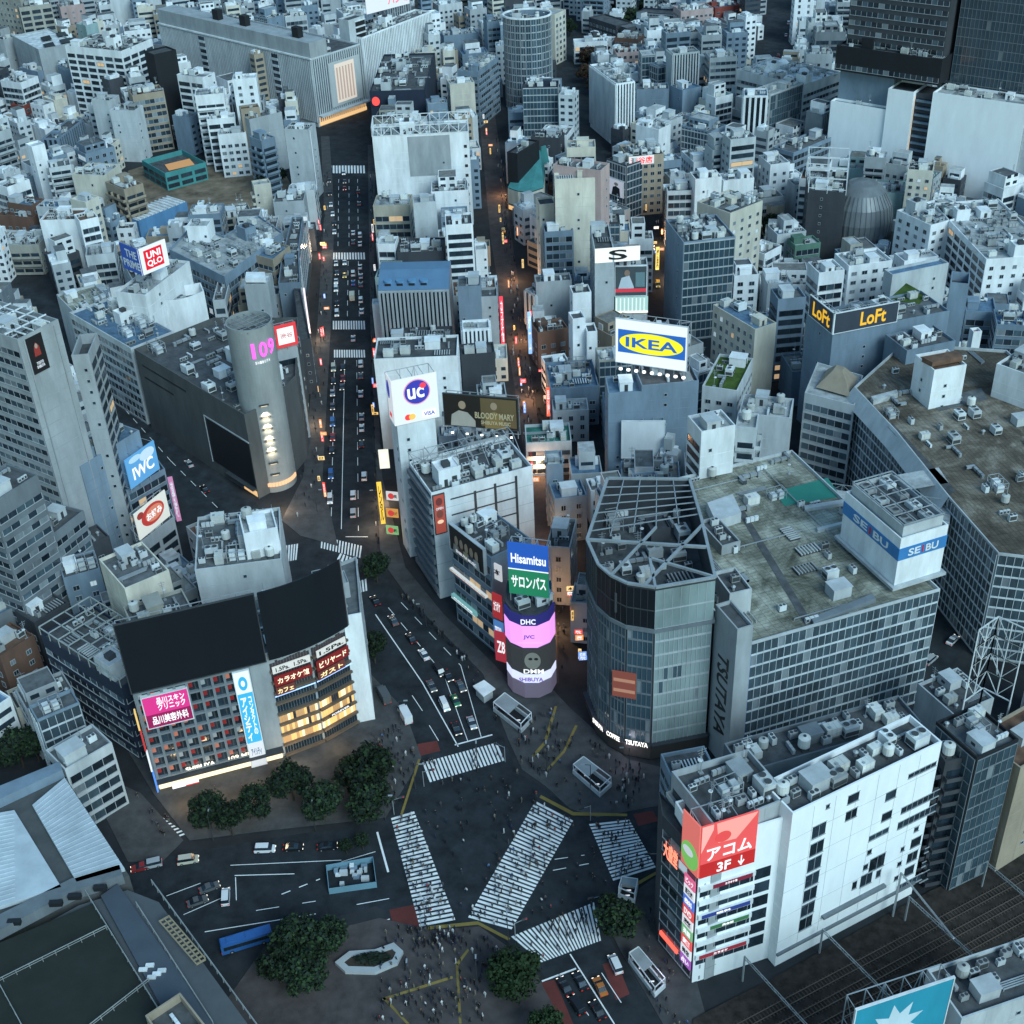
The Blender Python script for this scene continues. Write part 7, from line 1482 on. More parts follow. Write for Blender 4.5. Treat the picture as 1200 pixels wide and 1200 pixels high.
# ------------------------------------------------------------------ trees
BARK = mat('bark', (.06, .045, .035), .95); LF1 = mat('leaf dark', (.016, .027, .018), .8, var=.25, dirt=.4, spec=.2); LF2 = mat('leaf mid', (.026, .05, .02), .8, var=.25, spec=.2); LF3 = mat('leaf russet', (.09, .045, .03), .8, spec=.2)
def crown_mesh(seed, r, h, m1, m2, n=3000):
    rr = random.Random(seed); mb = MB(); cl = []
    for i in range(40):
        while True:
            p = Vector((rr.uniform(-1, 1), rr.uniform(-1, 1), rr.uniform(-.7, 1)))
            if p.length < 1 and p.length > .35: break
        cl.append((Vector((p.x * r * .82, p.y * r * .82, p.z * r * .66)), rr.uniform(.24, .4) * r))
    for i in range(n):
        c, q = rr.choice(cl); d = Vector((rr.gauss(0, 1), rr.gauss(0, 1), rr.gauss(0, .8))).normalized(); p = c + d * q * rr.uniform(.6, 1.1)
        a = Vector((rr.gauss(0, 1), rr.gauss(0, 1), rr.gauss(0, .5))).normalized(); b = a.cross(d + Vector((0, 0, .01))).normalized() * rr.uniform(.16, .34); a = a * rr.uniform(.2, .45)
        mb.poly([p - a - b, p + a - b * .6, p + a * .9 + b, p - a * .7 + b], 0 if rr.random() < .6 else 1)
    return mb.mesh('crown', [m1, m2])
def trunk_mesh(seed, h, r):
    rr = random.Random(seed); mb = MB(); mb.cyl(0, 0, 0, h * .55, .32, 8, 0, r2=.2)
    for i in range(6):
        a = i * 1.05 + rr.uniform(-.3, .3); z = h * rr.uniform(.35, .55); mb.bar((0, 0, z), (r * .6 * math.cos(a), r * .6 * math.sin(a), h * rr.uniform(.75, 1.0)), .2, 0, .16)
    mb.bar((0, 0, h * .5), (.2, .1, h * 1.1), .2); return mb.mesh('trunk', [BARK])
CR = {}
def tree(label, px, py, r, h=7.0, kind=0, group=None):
    """px,py: centre of the crown in the photo; h: height of the crown's centre"""
    r *= 1.06; p = at(px, py, h); k = (kind, random.Random(label).randint(0, 2)); 
    if k not in CR: CR[k] = (crown_mesh(k[1] * 7 + kind, 5, 7, *((LF1, LF2), (LF1, LF2), (LF2, LF2), (LF3, LF1))[kind]), trunk_mesh(k[1], 7, 5))
    t = empty('broadleaf_tree', label, 'tree', (p.x, p.y, 0), random.Random(label).uniform(0, 6), group); link('trunk', CR[k][1], t, Matrix.Diagonal((r / 5, r / 5, h / 7, 1))); link('crown', CR[k][0], t, Matrix.Translation((0, 0, h)) @ Matrix.Diagonal((r / 5, r / 5, r / 5, 1)))
for lab, x, y, r, kd in (('dark round tree at the avenue mouth beside the zebra stripes', 440, 662, 3.9, 0), ('dark tree at the road bend right of the billboard block', 437, 755, 3.6, 0), ('small dark tree just below the bend tree', 420, 788, 2.4, 0), ('largest dark tree in the row before the golden storeys', 426, 905, 6.6, 1), ('dark tree tucked under the largest tree', 432, 938, 5, 0),
        ('dark tree under the tall sky-blue banner', 340, 915, 4.8, 0), ('dark tree between the banner tree and the largest tree', 377, 938, 4.6, 0), ('small dark tree in front of the lit shop corner', 300, 938, 4, 0), ('dark tree beside the small road left of the lit shops', 242, 948, 4.2, 0), ('low dark tree at the kerb between the left two trees', 268, 956, 3.6, 0),
        ('bright round green tree on the plaza at the foot of the picture', 602, 1138, 5.2, 2), ('dark tree on the corner beside the lower right crosswalk', 722, 1074, 4.9, 1), ('large dark tree left of the white planter', 345, 1100, 5.2, 0), ('dark tree touching the planter from above', 382, 1098, 4.2, 0), ('dark tree right of the blue bus', 324, 1128, 4.0, 0), ('dark tree below the planter cluster', 356, 1140, 4.6, 1), ('green treetop cut by the bottom edge', 640, 1200, 3.4, 2),
        ('little tree on the median near the left crosswalk', 424, 984, 1.8, 1), ('second little median tree farther from the crosswalk', 405, 990, 1.6, 1)): tree(lab, x, y, r, kind=kd, h=6.5 if r > 3 else 3.2)
for i, (x, y, r, kd) in enumerate(((742, 22, 8, 0), (730, 12, 7, 1), (760, 6, 7, 0), (872, 30, 8, 0), (858, 48, 7, 1), (846, 20, 6, 0), (690, 66, 6, 3), (684, 84, 5, 3), (697, 98, 5, 3), (702, 54, 6, 3), (668, 30, 5, 0), (1010, 300, 5, 0), (920, 280, 5, 0), (906, 262, 5, 0), (340, 8, 5, 1), (310, 212, 4, 1), (326, 205, 4, 0), (20, 875, 5, 0), (38, 868, 4, 1))):
    tree(['dark tree behind the navy low hall', 'paler tree at the top left of the navy hall', 'tree at the top edge above the navy hall', 'dark tree by the deep red block', 'tree below the deep red block', 'tree left of the deep red block', 'upper russet tree in the forked street', 'second russet tree in the forked street', 'lowest russet tree in the forked street', 'topmost russet tree in the forked street', 'tree beside the oval glass tower', 'dark tree at the foot of the ribbed steel drum', 'dark tree behind the green glazed block', 'dark tree left of the green glazed block', 'tree above the striped department store', 'scrubby tree on the bare plot', 'dark scrub tree at the right of the bare plot', 'dark tree beside the glass hall', 'smaller tree beside the glass hall'][i], x, y, r, 7, kd)

# ------------------------------------------------------------------ vehicles
CARC = dict(white=(.72, .73, .74), silver=(.4, .42, .44), black=(.012, .013, .016), grey=(.1, .105, .11), red=(.3, .02, .02), blue=(.03, .12, .35), green=(.04, .2, .1), yellow=(.5, .33, .03), cream=(.55, .52, .42), orange=(.45, .15, .03))
for k, c in CARC.items(): mat('car ' + k, c, .3, spec=.6, var=.02, dirt=.1)
TY = mat('tyre', (.015, .015, .016), .9); HL = em(1, .93, .8, 1.6); TL = em(1, .05, .03, .35)
def profile(mb, prof, w, taper, mi=0):
    """side outline (y forward, z up) swept across the width, narrowing to the top"""
    n = len(prof); zs = [p[1] for p in prof]; z0, z1 = min(zs), max(zs); k = len(mb.v)
    for s in (-1, 1):
        for y, z in prof: mb.v.append((s * w / 2 * (1 - taper * (z - z0) / (z1 - z0)), y, z))
    mb.f.append(tuple(k + i for i in range(n))); mb.m.append(mi); mb.f.append(tuple(k + n + i for i in reversed(range(n)))); mb.m.append(mi)
    for i in range(n): j = (i + 1) % n; mb.f.append((k + i, k + n + i, k + n + j, k + j)); mb.m.append(mi)
SPEC = dict(sedan=(4.5, 1.75, [(-2.25, .3), (2.25, .3), (2.28, .62), (2.1, .8), (1.1, .93), (-1.5, .95), (-2.2, .85), (-2.27, .6)], [(1.15, .92), (.35, 1.42), (-.9, 1.44), (-1.65, .94)]),
            van=(4.7, 1.8, [(-2.35, .3), (2.3, .3), (2.38, .7), (2.1, .98), (1.6, 1.05), (-2.3, 1.1), (-2.38, .7)], [(1.65, 1.04), (.95, 1.82), (-2.1, 1.88), (-2.3, 1.08)]),
            truck=(6.2, 2.1, [(-3.1, .45), (3.0, .45), (3.1, .9), (3.0, 1.2), (1.5, 1.2), (1.5, .85), (-3.1, .85)], [(3.0, 1.19), (2.75, 2.15), (1.6, 2.2), (1.55, 1.19)]),
            bus=(10.8, 2.45, [(-5.4, .4), (5.4, .4), (5.45, 1.2), (5.4, 2.9), (5.2, 3.05), (-5.2, 3.05), (-5.4, 2.9)], None))
VM = {}
def vmesh(kind, c):
    if (kind, c) in VM: return VM[kind, c]
    L, w, body, cab = SPEC[kind]; P = MATS['car ' + c]; d = {}
    mb = MB(); profile(mb, body, w, .06)
    if cab:
        yr = [p for p in cab]; roof = [(cab[1][0] - .05, cab[1][1] - .02), (cab[1][0] - .1, cab[1][1] + .05), (cab[2][0] + .1, cab[2][1] + .05), (cab[2][0] + .05, cab[2][1] - .02)]
        profile(mb, roof, w * .84, .04)
    if kind == 'truck': mb.box(-1.05, 1.05, -3.1, 1.35, .86, 2.9)
    if kind == 'bus':
        for y in (-3, 1): mb.box(-.7, .7, y - 1, y + 1, 3.05, 3.3)
    d['body'] = mb.mesh('body', [P])
    mb = MB()
    if cab: profile(mb, cab, w * .93, .14)
    else:
        for s in (-1, 1): mb.box(s * 1.2 - .04, s * 1.2 + .04, -4.9, 4.6, 1.5, 2.5)
        mb.box(-1.05, 1.05, 5.38, 5.46, 1.3, 2.6); mb.box(-.9, .9, -5.46, -5.36, 1.8, 2.5)
    d['glass'] = mb.mesh('windows', [GL])
    mb = MB(); r = .33 if kind in ('sedan', 'van') else .47
    n = 12
    for i in range(n):
        a = 2 * math.pi * i / n; mb.v += [(-.11, r * math.cos(a), r * math.sin(a)), (.11, r * math.cos(a), r * math.sin(a))]
    for i in range(n): j = (i + 1) % n; mb.f.append((2 * i, 2 * j, 2 * j + 1, 2 * i + 1)); mb.m.append(0)
    mb.f += [tuple(2 * i for i in reversed(range(n))), tuple(2 * i + 1 for i in range(n))]; mb.m += [0, 0]; mb.box(-.12, .12, -r * .4, r * .4, -r * .4, r * .4, 1)
    d['wheel'] = mb.mesh('wheel', [TY, ST]); d['r'] = r
    mb = MB(); mb.box(-.2, .2, -.04, .04, 0, .16); d['head'] = mb.mesh('headlight', [HL]); mb = MB(); mb.box(-.18, .18, -.04, .04, 0, .18); d['tail'] = mb.mesh('tail_light', [TL]); d['off'] = None
    VM[kind, c] = d; return d
def vehicle(kind, c, x, y, to, label, z=0.02, near=False, lights=True, group=None):
    p = xy(x, y, z); q = xy(to[0], to[1], z); a = math.atan2(q.y - p.y, q.x - p.x) - math.pi / 2; L, w, body, cab = SPEC[kind]; d = vmesh(kind, c)
    nm = dict(sedan='sedan_car', van='van', truck='box_truck', bus='bus')[kind]; t = empty(nm, label, dict(sedan='car', van='van', truck='truck', bus='bus')[kind], (p.x, p.y, z), a, group)
    link('body', d['body'], t); link('windows', d['glass'], t)
    for s in (-1, 1):
        for yy in (L * .31, -L * .31): link('wheel', d['wheel'], t, Matrix.Translation((s * (w / 2 - .1), yy, d['r'])))
        if lights:
            link('headlight', d['head'], t, Matrix.Translation((s * w * .36, L / 2 + .02, .6))); link('tail_light', d['tail'], t, Matrix.Translation((s * w * .38, -L / 2 - .04, .66)))
    if c in ('green', 'yellow') and kind == 'sedan': mb = MB(); mb.box(-.3, .3, -.1, .1, 1.5, 1.68); mb.build('roof_lamp', em(1, .8, .5, 1.5), t)
    return t
N_ = {'sedan': 'car', 'van': 'van', 'truck': 'box truck', 'bus': 'bus'}
def lane(cars, where, up, dirv):
    cars = sorted(cars, key=lambda c: -c[1]); cnt = {}
    for x, y, kd, c in cars:
        k = (kd, c); cnt[k] = cnt.get(k, 0) + 1; o = '' if cnt[k] == 1 else ORD[cnt[k] - 1].replace(' nearest', '') + ' '
        vehicle(kd, c, x, y, (x + dirv[0], y + dirv[1]), ('%s%s %s %s' % (o, c, N_[kd], where)) if o else 'nearest %s %s %s' % (c, N_[kd], where), group='vehicles on the avenue')
S, V, T = 'sedan', 'van', 'truck'
lane([(387, 228, S, 'black'), (388, 241, S, 'white'), (390, 252, S, 'white'), (392, 263, S, 'black'), (392, 273, S, 'white'), (394, 310, S, 'white'), (395, 321, S, 'grey'), (394, 331, S, 'white'), (394, 340, V, 'white'), (395, 357, S, 'black'), (395, 369, V, 'white'), (391, 433, V, 'cream'), (391, 448, S, 'black'), (390, 462, S, 'silver'), (390, 478, S, 'grey'), (390, 497, V, 'blue'), (390, 514, S, 'red'), (389, 529, S, 'black'), (388, 558, V, 'blue'), (387, 587, V, 'white'), (386, 213, S, 'grey')],
     'in the left lane of the long avenue', 0, (-.5, 20))
lane([(403, 204, S, 'white'), (404, 222, S, 'red'), (404, 214, S, 'grey'), (404, 309, S, 'white'), (404, 324, S, 'yellow'), (402, 432, S, 'black'), (402, 445, S, 'red'), (401, 455, S, 'grey')], 'in the second lane from the left of the avenue', 0, (-.5, 20))
lane([(414, 274, S, 'white'), (414, 285, S, 'grey'), (414, 322, V, 'white'), (414, 333, S, 'blue'), (413, 350, T, 'cream'), (414, 398, S, 'silver'), (414, 582, V, 'white'), (414, 603, V, 'silver')], 'in the second lane from the right of the avenue', 1, (.3, -20))
lane([(422, 277, V, 'white'), (422, 287, S, 'white'), (422, 314, S, 'white'), (423, 325, S, 'silver'), (423, 335, S, 'grey'), (423, 353, V, 'white'), (424, 366, S, 'white'), (423, 428, V, 'white'), (423, 442, S, 'grey'), (423, 463, S, 'white'), (424, 490, S, 'silver'), (424, 503, S, 'white'), (424, 522, S, 'black'), (427, 560, V, 'white'), (420, 226, S, 'black'), (421, 240, S, 'grey')], 'in the right lane of the long avenue', 1, (.3, -20))
for kd, c, x, y, to, lab in ((S, 'black', 440, 706, (430, 690), 'black car just entering the bend below the avenue zebra'), (S, 'grey', 461, 729, (450, 712), 'grey car following round the bend near the bend tree'), (S, 'black', 482, 750, (470, 732), 'black car ahead of the lone white sedan at the bend'), (S, 'white', 497, 769, (485, 751), 'lone white sedan on the curved road above the queue'), (V, 'black', 515, 788, (528, 806), 'black van behind the white van in the waiting queue'), (V, 'white', 521, 828, (531, 848), 'white van waiting beside the green taxi'), (S, 'green', 534, 823, (544, 843), 'green taxi in the waiting queue'), (S, 'black', 535, 856, (543, 875), 'black car first at the stop line before the top crosswalk'), (S, 'silver', 553, 849, (561, 868), 'silver-white car at the stop line of the right queue lane'), (S, 'grey', 506, 806, (516, 825), 'grey car behind the white van in the left queue lane'), (S, 'black', 525, 794, (536, 812), 'black car last in the middle queue lane'), (S, 'grey', 540, 806, (551, 825), 'grey car in the right queue lane behind the silver-white one'),
        (T, 'white', 475, 841, (463, 818), 'white box truck parked by the kerb left of the stop line'), (T, 'grey', 450, 818, (440, 800), 'grey truck parked behind the white box truck'), (V, 'white', 311, 997, (335, 996), 'white van alone on the road left of the crossing'), (S, 'black', 344, 995, (370, 994), 'black car just right of the lone white van'), (S, 'black', 384, 994, (410, 991), 'second black car right of the lone white van, nearer the crossing'), (V, 'cream', 221, 1010, (245, 1006), 'cream van beside the station eaves'), (V, 'silver', 178, 1015, (160, 1019), 'silver van half hidden by the station eaves'), (S, 'red', 166, 1018, (150, 1022), 'red car by the station eaves'), (V, 'white', 265, 1053, (266, 1030), 'small white van parked among the lane markings on the left'), (S, 'grey', 232, 1058, (255, 1050), 'grey car parked left of the small white van'), (S, 'grey', 246, 1042, (262, 1036), 'grey car above the parked small white van'),
        (V, 'white', 721, 1132, (712, 1112), 'large white van at the lower right road'), (S, 'black', 662, 1158, (648, 1134), 'black car first at the lower stop line'), (S, 'black', 680, 1152, (668, 1130), 'black car next to the first one at the lower stop line'), (V, 'black', 676, 1180, (662, 1158), 'black van behind the lower stop line cars'), (S, 'orange', 703, 1158, (694, 1140), 'dark orange car on the lower road'), (S, 'black', 700, 1186, (688, 1166), 'black car near the bottom edge on the lower road'), ('bus', 'blue', 290, 1107, (320, 1098), 'bright blue city bus below the left road'),
        (V, 'white', 924, 28, (925, 20), 'white van on the street at the top right'), (S, 'white', 921, 42, (922, 30), 'white car on the street at the top right'), (S, 'red', 912, 66, (914, 50), 'car with red lights on the street at the top right'), (S, 'white', 690, 88, (686, 70), 'white car in the forked street by the russet trees'), (S, 'black', 700, 128, (694, 110), 'black car lower in the forked street'), (V, 'yellow', 590, 272, (588, 255), 'yellow delivery van in the pedestrian street'), (V, 'white', 640, 470, (636, 450), 'white delivery van deep in the pedestrian street'), (S, 'white', 765, 292, (767, 305), 'white car in the side street beside the S sign'), (V, 'yellow', 771, 335, (772, 345), 'yellow van below the side street lights'), (S, 'silver', 222, 545, (210, 530), 'silver car on the sloping road below the wedge store'), (S, 'white', 190, 505, (178, 492), 'white car higher on the sloping road'), (S, 'black', 240, 575, (228, 560), 'black car at the foot of the sloping road'), (S, 'white', 1116, 752, (1126, 742), 'white car in the dark street between the department stores'), (V, 'silver', 1090, 775, (1105, 762), 'silver van in the dark street between the department stores')):
    vehicle(kd, c, x, y, to, lab)
p = at(1149, 352, 24.2); t = vehicle(S, 'white', 1149, 352, (1160, 353), 'white car parked on the roof of the louvred car park', z=23.15, lights=False)

# ------------------------------------------------------------------ street furniture
def stair_box(label, pts):
    q = [xy(a, b) for a, b in pts]
    if area(q) < 0: q.reverse()
    c = sum(q, Vector((0, 0))) / 4; d = q[1] - q[0]; r = empty('subway_entrance', label, 'subway entrance', (c.x, c.y, .13), 0, 'glass-roofed stairs down to the station'); q = [a - c for a in q]
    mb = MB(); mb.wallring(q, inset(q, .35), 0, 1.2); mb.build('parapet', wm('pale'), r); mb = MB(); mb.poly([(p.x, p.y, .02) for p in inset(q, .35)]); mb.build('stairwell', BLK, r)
    mb = MB(); i = inset(q, .15)
    for k in range(4): mb.bar((*i[k], 1.2), (*i[k], 3.1), .15); mb.bar((*i[k], 3.1), (*i[(k + 1) % 4], 3.1), .18)
    L = 0 if (i[1] - i[0]).length > (i[2] - i[1]).length else 1; a, b, e, f = i[L], i[(L + 1) % 4], i[(L + 2) % 4], i[(L + 3) % 4]
    mb.build('frame', WP, r); mb = MB(); g = [a.lerp(b, .45), b, e, f.lerp(e, .45)]; mb.prism(g, 2.95, 3.06); mb.build('glass_roof', mat('frosted glass', (.3, .33, .34), .3), r)
    for k in range(5):
        t = (k + .5) / 5; p0, p1 = a.lerp(b, t), f.lerp(e, t); m = p0.lerp(p1, .5); mb = MB(); mb.box(m.x - .5, m.x + .5, m.y - .12, m.y + .12, .2, .35)
        if k in (1, 3): mb.build('stair_light', em(.9, .95, 1, .7), r)
stair_box('subway stairs nearest the top crosswalk and the rounded screens', [(578, 834), (592, 822), (624, 846), (611, 860)])
stair_box('subway stairs beside the glass building, left of the right-hand crosswalk', [(671, 907), (684, 897), (717, 922), (703, 935)])
stair_box('subway stairs by the lower road next to the large white van', [(736, 1128), (748, 1120), (780, 1158), (767, 1170)])
stair_box('small framed subway stairs at the corner below the right-hand crosswalk', [(724, 1052), (728, 1038), (748, 1041), (744, 1060)])
q = [xy(a, b) for a, b in ((555, 815), (568, 808), (581, 818), (567, 827))]; q = q if area(q) > 0 else q[::-1]; c = sum(q, Vector((0, 0))) / 4
r = empty('police_box', 'little kiosk with flat white roof near the top crosswalk', 'kiosk', (c.x, c.y, .13)); q = [a - c for a in q]; mb = MB(); mb.prism(inset(q, .5), 0, 2.8); mb.build('wall', wm('grey'), r); mb = MB(); mb.prism(q, 2.8, 3.2); mb.build('roof', wm('white'), r)
q = [xy(a, b) for a, b in ((393, 1131), (405, 1142), (440, 1143), (466, 1132), (473, 1118), (462, 1108), (440, 1116), (410, 1118))]; q = q if area(q) > 0 else q[::-1]; c = sum(q, Vector((0, 0))) / 8
r = empty('planter', 'white boat-shaped raised planter with dark hedge on the plaza', 'planter', (c.x, c.y, .13)); q = [a - c for a in q]; mb = MB(); mb.wallring(q, inset(q, 1.3), 0, .9); mb.build('rim', flat(.42, .44, .45), r); mb = MB(); mb.prism(inset(q, 1.3), 0, .7); mb.build('soil', BARK, r)
link('hedge', crown_mesh(77, 2.6, 2, LF1, LF1, 700), r, Matrix.Translation((0, 0, 1)) @ Matrix.Diagonal((1.5, .7, .4, 1)))
q = [xy(a, b) for a, b in ((383, 1020), (386, 1048), (442, 1040), (438, 1010))]; q = q if area(q) > 0 else q[::-1]; c = sum(q, Vector((0, 0))) / 4
r = empty('work_enclosure', 'fenced work enclosure with pale blue hoarding on the left road', 'enclosure', (c.x, c.y, 0)); q = [a - c for a in q]; mb = MB(); mb.wallring(q, inset(q, .12), 0, 1.8); mb.build('hoarding', flat(.16, .3, .38), r)
rr = random.Random(4)
for k in range(16): u, v = rr.uniform(.1, .9), rr.uniform(.15, .85); p = q[0].lerp(q[1], u).lerp(q[3].lerp(q[2], u), v); mb = MB(); s = rr.uniform(.3, .9); mb.box(p.x - s, p.x + s, p.y - .4, p.y + .4, 0, rr.uniform(.4, 1.5)); mb.build('stored_material', rr.choice((WP, wm('bluegrey'), wm('pale'), DM)), r)
# lamps and signals
mb = MB(); mb.cyl(0, 0, 0, 8, .11, 8, 0, r2=.07); LPm = mb.mesh('pole', [DM]); mb = MB(); mb.bar((0, 0, 7.9), (1.8, 0, 8.2), .1); LA = mb.mesh('arm', [DM]); mb = MB(); mb.box(1.3, 2.3, -.16, .16, 8.1, 8.28); LH = mb.mesh('lamp_head', [ST])
for x, y, a, lab in ((692, 925, 2, 'behind the right-hand crosswalk'), (737, 905, 2, 'between the glass building and the right-hand subway stairs'), (641, 905, 1, 'at the corner where the diagonal crosswalk starts'), (560, 905, 1, 'right end of the top crosswalk'), (487, 925, 0, 'left end of the top crosswalk'), (452, 962, 0, 'top of the left crosswalk'), (500, 1092, 1, 'bottom of the left crosswalk'), (596, 1106, 1, 'bottom tip of the diagonal crosswalk'), (710, 1076, 3, 'right end of the lower crosswalk'), (470, 850, 0, 'beside the parked white box truck'), (370, 975, 1, 'on the kerb above the lone white van'), (250, 985, 1, 'left of the row of dark trees'), (415, 745, 0, 'by the dark tree at the bend'), (500, 735, 2, 'on the kerb outside the stacked picture signs'), (560, 1160, 1, 'alone on the plaza left of the green tree'), (480, 1165, 1, 'on the plaza below the planter'), (372, 600, 0, 'in front of the silver cylinder'), (445, 600, 2, 'across the avenue from the silver cylinder')):
    p = xy(x, y); t = empty('street_lamp', 'tall dark street lamp ' + lab, 'street lamp', (p.x, p.y, .1), a * 1.57, 'street lamps round the crossing'); link('pole', LPm, t); link('arm', LA, t); link('lamp_head', LH, t)
mb = MB(); mb.cyl(0, 0, 0, 5, .09, 8); mb.bar((0, 0, 4.8), (2.6, 0, 5), .09); TP = mb.mesh('pole', [ST]); mb = MB(); mb.box(1.6, 2.9, -.15, .15, 4.75, 5.2); TH_ = mb.mesh('signal_head', [DM]); mb = MB(); mb.cyl(0, 0, 0, .06, .15, 10); TLr = mb.mesh('red_lamp', [TL])
for x, y, a, lab in ((592, 893, 2.6, 'at the right end of the top crosswalk'), (497, 922, .2, 'at the left end of the top crosswalk'), (462, 955, .3, 'above the left crosswalk'), (494, 1091, .6, 'below the left crosswalk'), (604, 1100, .4, 'at the left end of the lower crosswalk'), (704, 1068, 3.4, 'at the right end of the lower crosswalk'), (692, 962, 3.5, 'at the near end of the right-hand crosswalk'), (770, 1018, 3.2, 'beside the dark wedge building')):
    p = xy(x, y); t = empty('traffic_signal', 'traffic signal ' + lab, 'traffic light', (p.x, p.y, .1), a, 'traffic signals round the crossing'); link('pole', TP, t); h = link('signal_head', TH_, t); link('red_lamp', TLr, h, Matrix.Translation((2.6, -.16, 4.98)) @ Matrix.Rotation(math.pi / 2, 4, 'X'))
# small lit signs along the shopping streets
SGM = {}
rr = random.Random(9)
WORDS = ['居酒屋', 'カラオケ', 'ラーメン', '薬', '焼肉', '寿司', 'カフェ', 'ゲーム', '本', '靴']
def shopsign(x, y, z, where, grp):
    cn, c = rr.choice((('red', (1, .08, .06)), ('warm yellow', (1, .62, .2)), ('white', (.9, .92, .95)), ('orange', (1, .35, .08)), ('red', (1, .1, .1)), ('blue', (.2, .4, 1)), ('warm yellow', (1, .7, .3))))
    w_ = rr.choice((.6, .8, 2.1)); h_ = rr.uniform(1.6, 4) if w_ < 2 else rr.uniform(.8, 1.6); p = xy(x, y, z); wd = rr.choice(WORDS)
    board('small lit %s %s shop sign %s' % (cn, 'upright' if w_ < 2 else 'broad', where), p, p + Vector((w_, rr.uniform(-.2, .2))), z - h_ / 2, z + h_ / 2, em(*c, .95), [('tv' if w_ < 2 else 't', wd, .15, .1, .85, .9, BLK if cn in ('white', 'warm yellow') else WH)], posts=False, name='shop_sign', cat='sign', th=.25, group=grp + ', ' + cn + (' upright' if w_ < 2 else ' broad'))
for i in range(34):
    t = rr.random(); s = rr.choice((0, 1)); yy = 235 + t * 330; x = (583 + (yy - 235) * .125) if s == 0 else (600 + (yy - 235) * .155); shopsign(x, yy, rr.uniform(3, 9), 'on the %s side of the long pedestrian street' % ('left' if s == 0 else 'right'), 'signs of the pedestrian street %d' % s)
for i in range(20): yy = 240 + rr.random() * 340; shopsign(375 + rr.uniform(-3, 5), yy, rr.uniform(3, 7), 'on the left pavement of the long avenue', 'signs of the avenue left')
for i in range(14): yy = 200 + rr.random() * 300; shopsign(436 + rr.uniform(-1, 2), yy, rr.uniform(3, 7), 'on the right pavement of the long avenue', 'signs of the avenue right')
for i in range(14): t = rr.random(); shopsign(742 + t * 50 + rr.uniform(-4, 22), 232 + t * 110, rr.uniform(3, 7), 'in the side street behind the S sign', 'signs of the side street')
for i in range(12): t = rr.random(); shopsign(560 + t * 14, 108 + t * 70, rr.uniform(3, 8), 'in the far end of the pedestrian street', 'signs of the far street')
for i in range(10): t = rr.random(); shopsign(664 + t * 16, 690 + t * 90, rr.uniform(3, 12), 'in the alley left of the glass building', 'signs of the glass building alley')

# ------------------------------------------------------------------ people
SK = flat(.36, .24, .18, .6); HR = flat(.02, .017, .015, .7)
def body_mesh(step, arm):
    pts = [(0, 0, .95), (0, 0, 1.2), (0, 0, 1.42), (0, .02, 1.52), (0, .03, 1.64), (0, .03, 1.74), (-.1, 0, .9), (-.11, step * .5, .5), (-.11, step, .09), (-.11, step + .16, .05), (.1, 0, .9), (.11, -step * .3, .5), (.11, -step, .1), (.11, -step + .16, .05),
           (-.2, 0, 1.4), (-.26, -arm * .5, 1.13), (-.25, -arm * .6 + .12, .88), (.2, 0, 1.4), (.26, arm * .5, 1.13), (.25, arm * .6 + .12, .88)]
    ed = [(0, 1), (1, 2), (2, 3), (3, 4), (4, 5), (0, 6), (6, 7), (7, 8), (8, 9), (0, 10), (10, 11), (11, 12), (12, 13), (2, 14), (14, 15), (15, 16), (2, 17), (17, 18), (18, 19)]
    rad = [.16, .15, .17, .065, .105, .08, .1, .075, .05, .04, .1, .075, .05, .04, .075, .05, .04, .075, .05, .04]
    me = bpy.data.meshes.new('person_cage'); me.from_pydata(pts, ed, []); o = bpy.data.objects.new('person_cage', me); TMP.collection.objects.link(o)
    m = o.modifiers.new('s', 'SKIN'); o.modifiers.new('u', 'SUBSURF').levels = 1
    for v, r in zip(me.skin_vertices[0].data, rad): v.radius = (r, r * .8)
    me.skin_vertices[0].data[0].use_root = True
    TMP.view_layers[0].update(); out = bpy.data.meshes.new_from_object(o.evaluated_get(TMP.view_layers[0].depsgraph)); bpy.data.objects.remove(o)
    out.name = 'person'; out.materials.clear()
    for x in (BLK, BLK, SK, HR): out.materials.append(x)
    for p in out.polygons:
        c = p.center; p.material_index = 0 if c.z < .96 and not (abs(c.x) > .19 and c.z > .8) else (1 if c.z < 1.5 and c.z > .93 else (2 if c.z < 1.66 and not (c.y < .0 and c.z > 1.56) else 3)); p.use_smooth = True
    return out
POSE = [body_mesh(.26, .22), body_mesh(.12, .1), body_mesh(.32, -.25), body_mesh(.02, .03)]
TOPS = dict(black=(.012, .012, .014), navy=(.02, .03, .06), grey=(.07, .07, .08), white=(.6, .6, .6), beige=(.2, .17, .13), red=(.3, .04, .03), blue=(.06, .14, .3), brown=(.09, .055, .035))
TW = [('black', 14), ('navy', 7), ('grey', 4), ('white', 3), ('beige', 1), ('red', 1), ('blue', 1), ('brown', 3)]; TL_ = [n for n, k in TW for _ in range(k)]
PMs = {}
def person_mesh(pose, top, leg):
    k = (pose, top, leg)
    if k not in PMs: m = POSE[pose].copy(); m.materials[0] = flat(*TOPS[leg], .8); m.materials[1] = flat(*TOPS[top], .8); PMs[k] = m
    return PMs[k]
rp = random.Random(21); NOSTAND = [[xy(a, b) for a, b in q] for q in ([(572, 834), (592, 815), (630, 846), (611, 866)], [(665, 907), (684, 890), (723, 922), (703, 941)], [(730, 1128), (748, 1114), (786, 1158), (767, 1176)], [(388, 1131), (405, 1147), (440, 1148), (470, 1137), (478, 1118), (462, 1103), (440, 1111), (405, 1113)])]
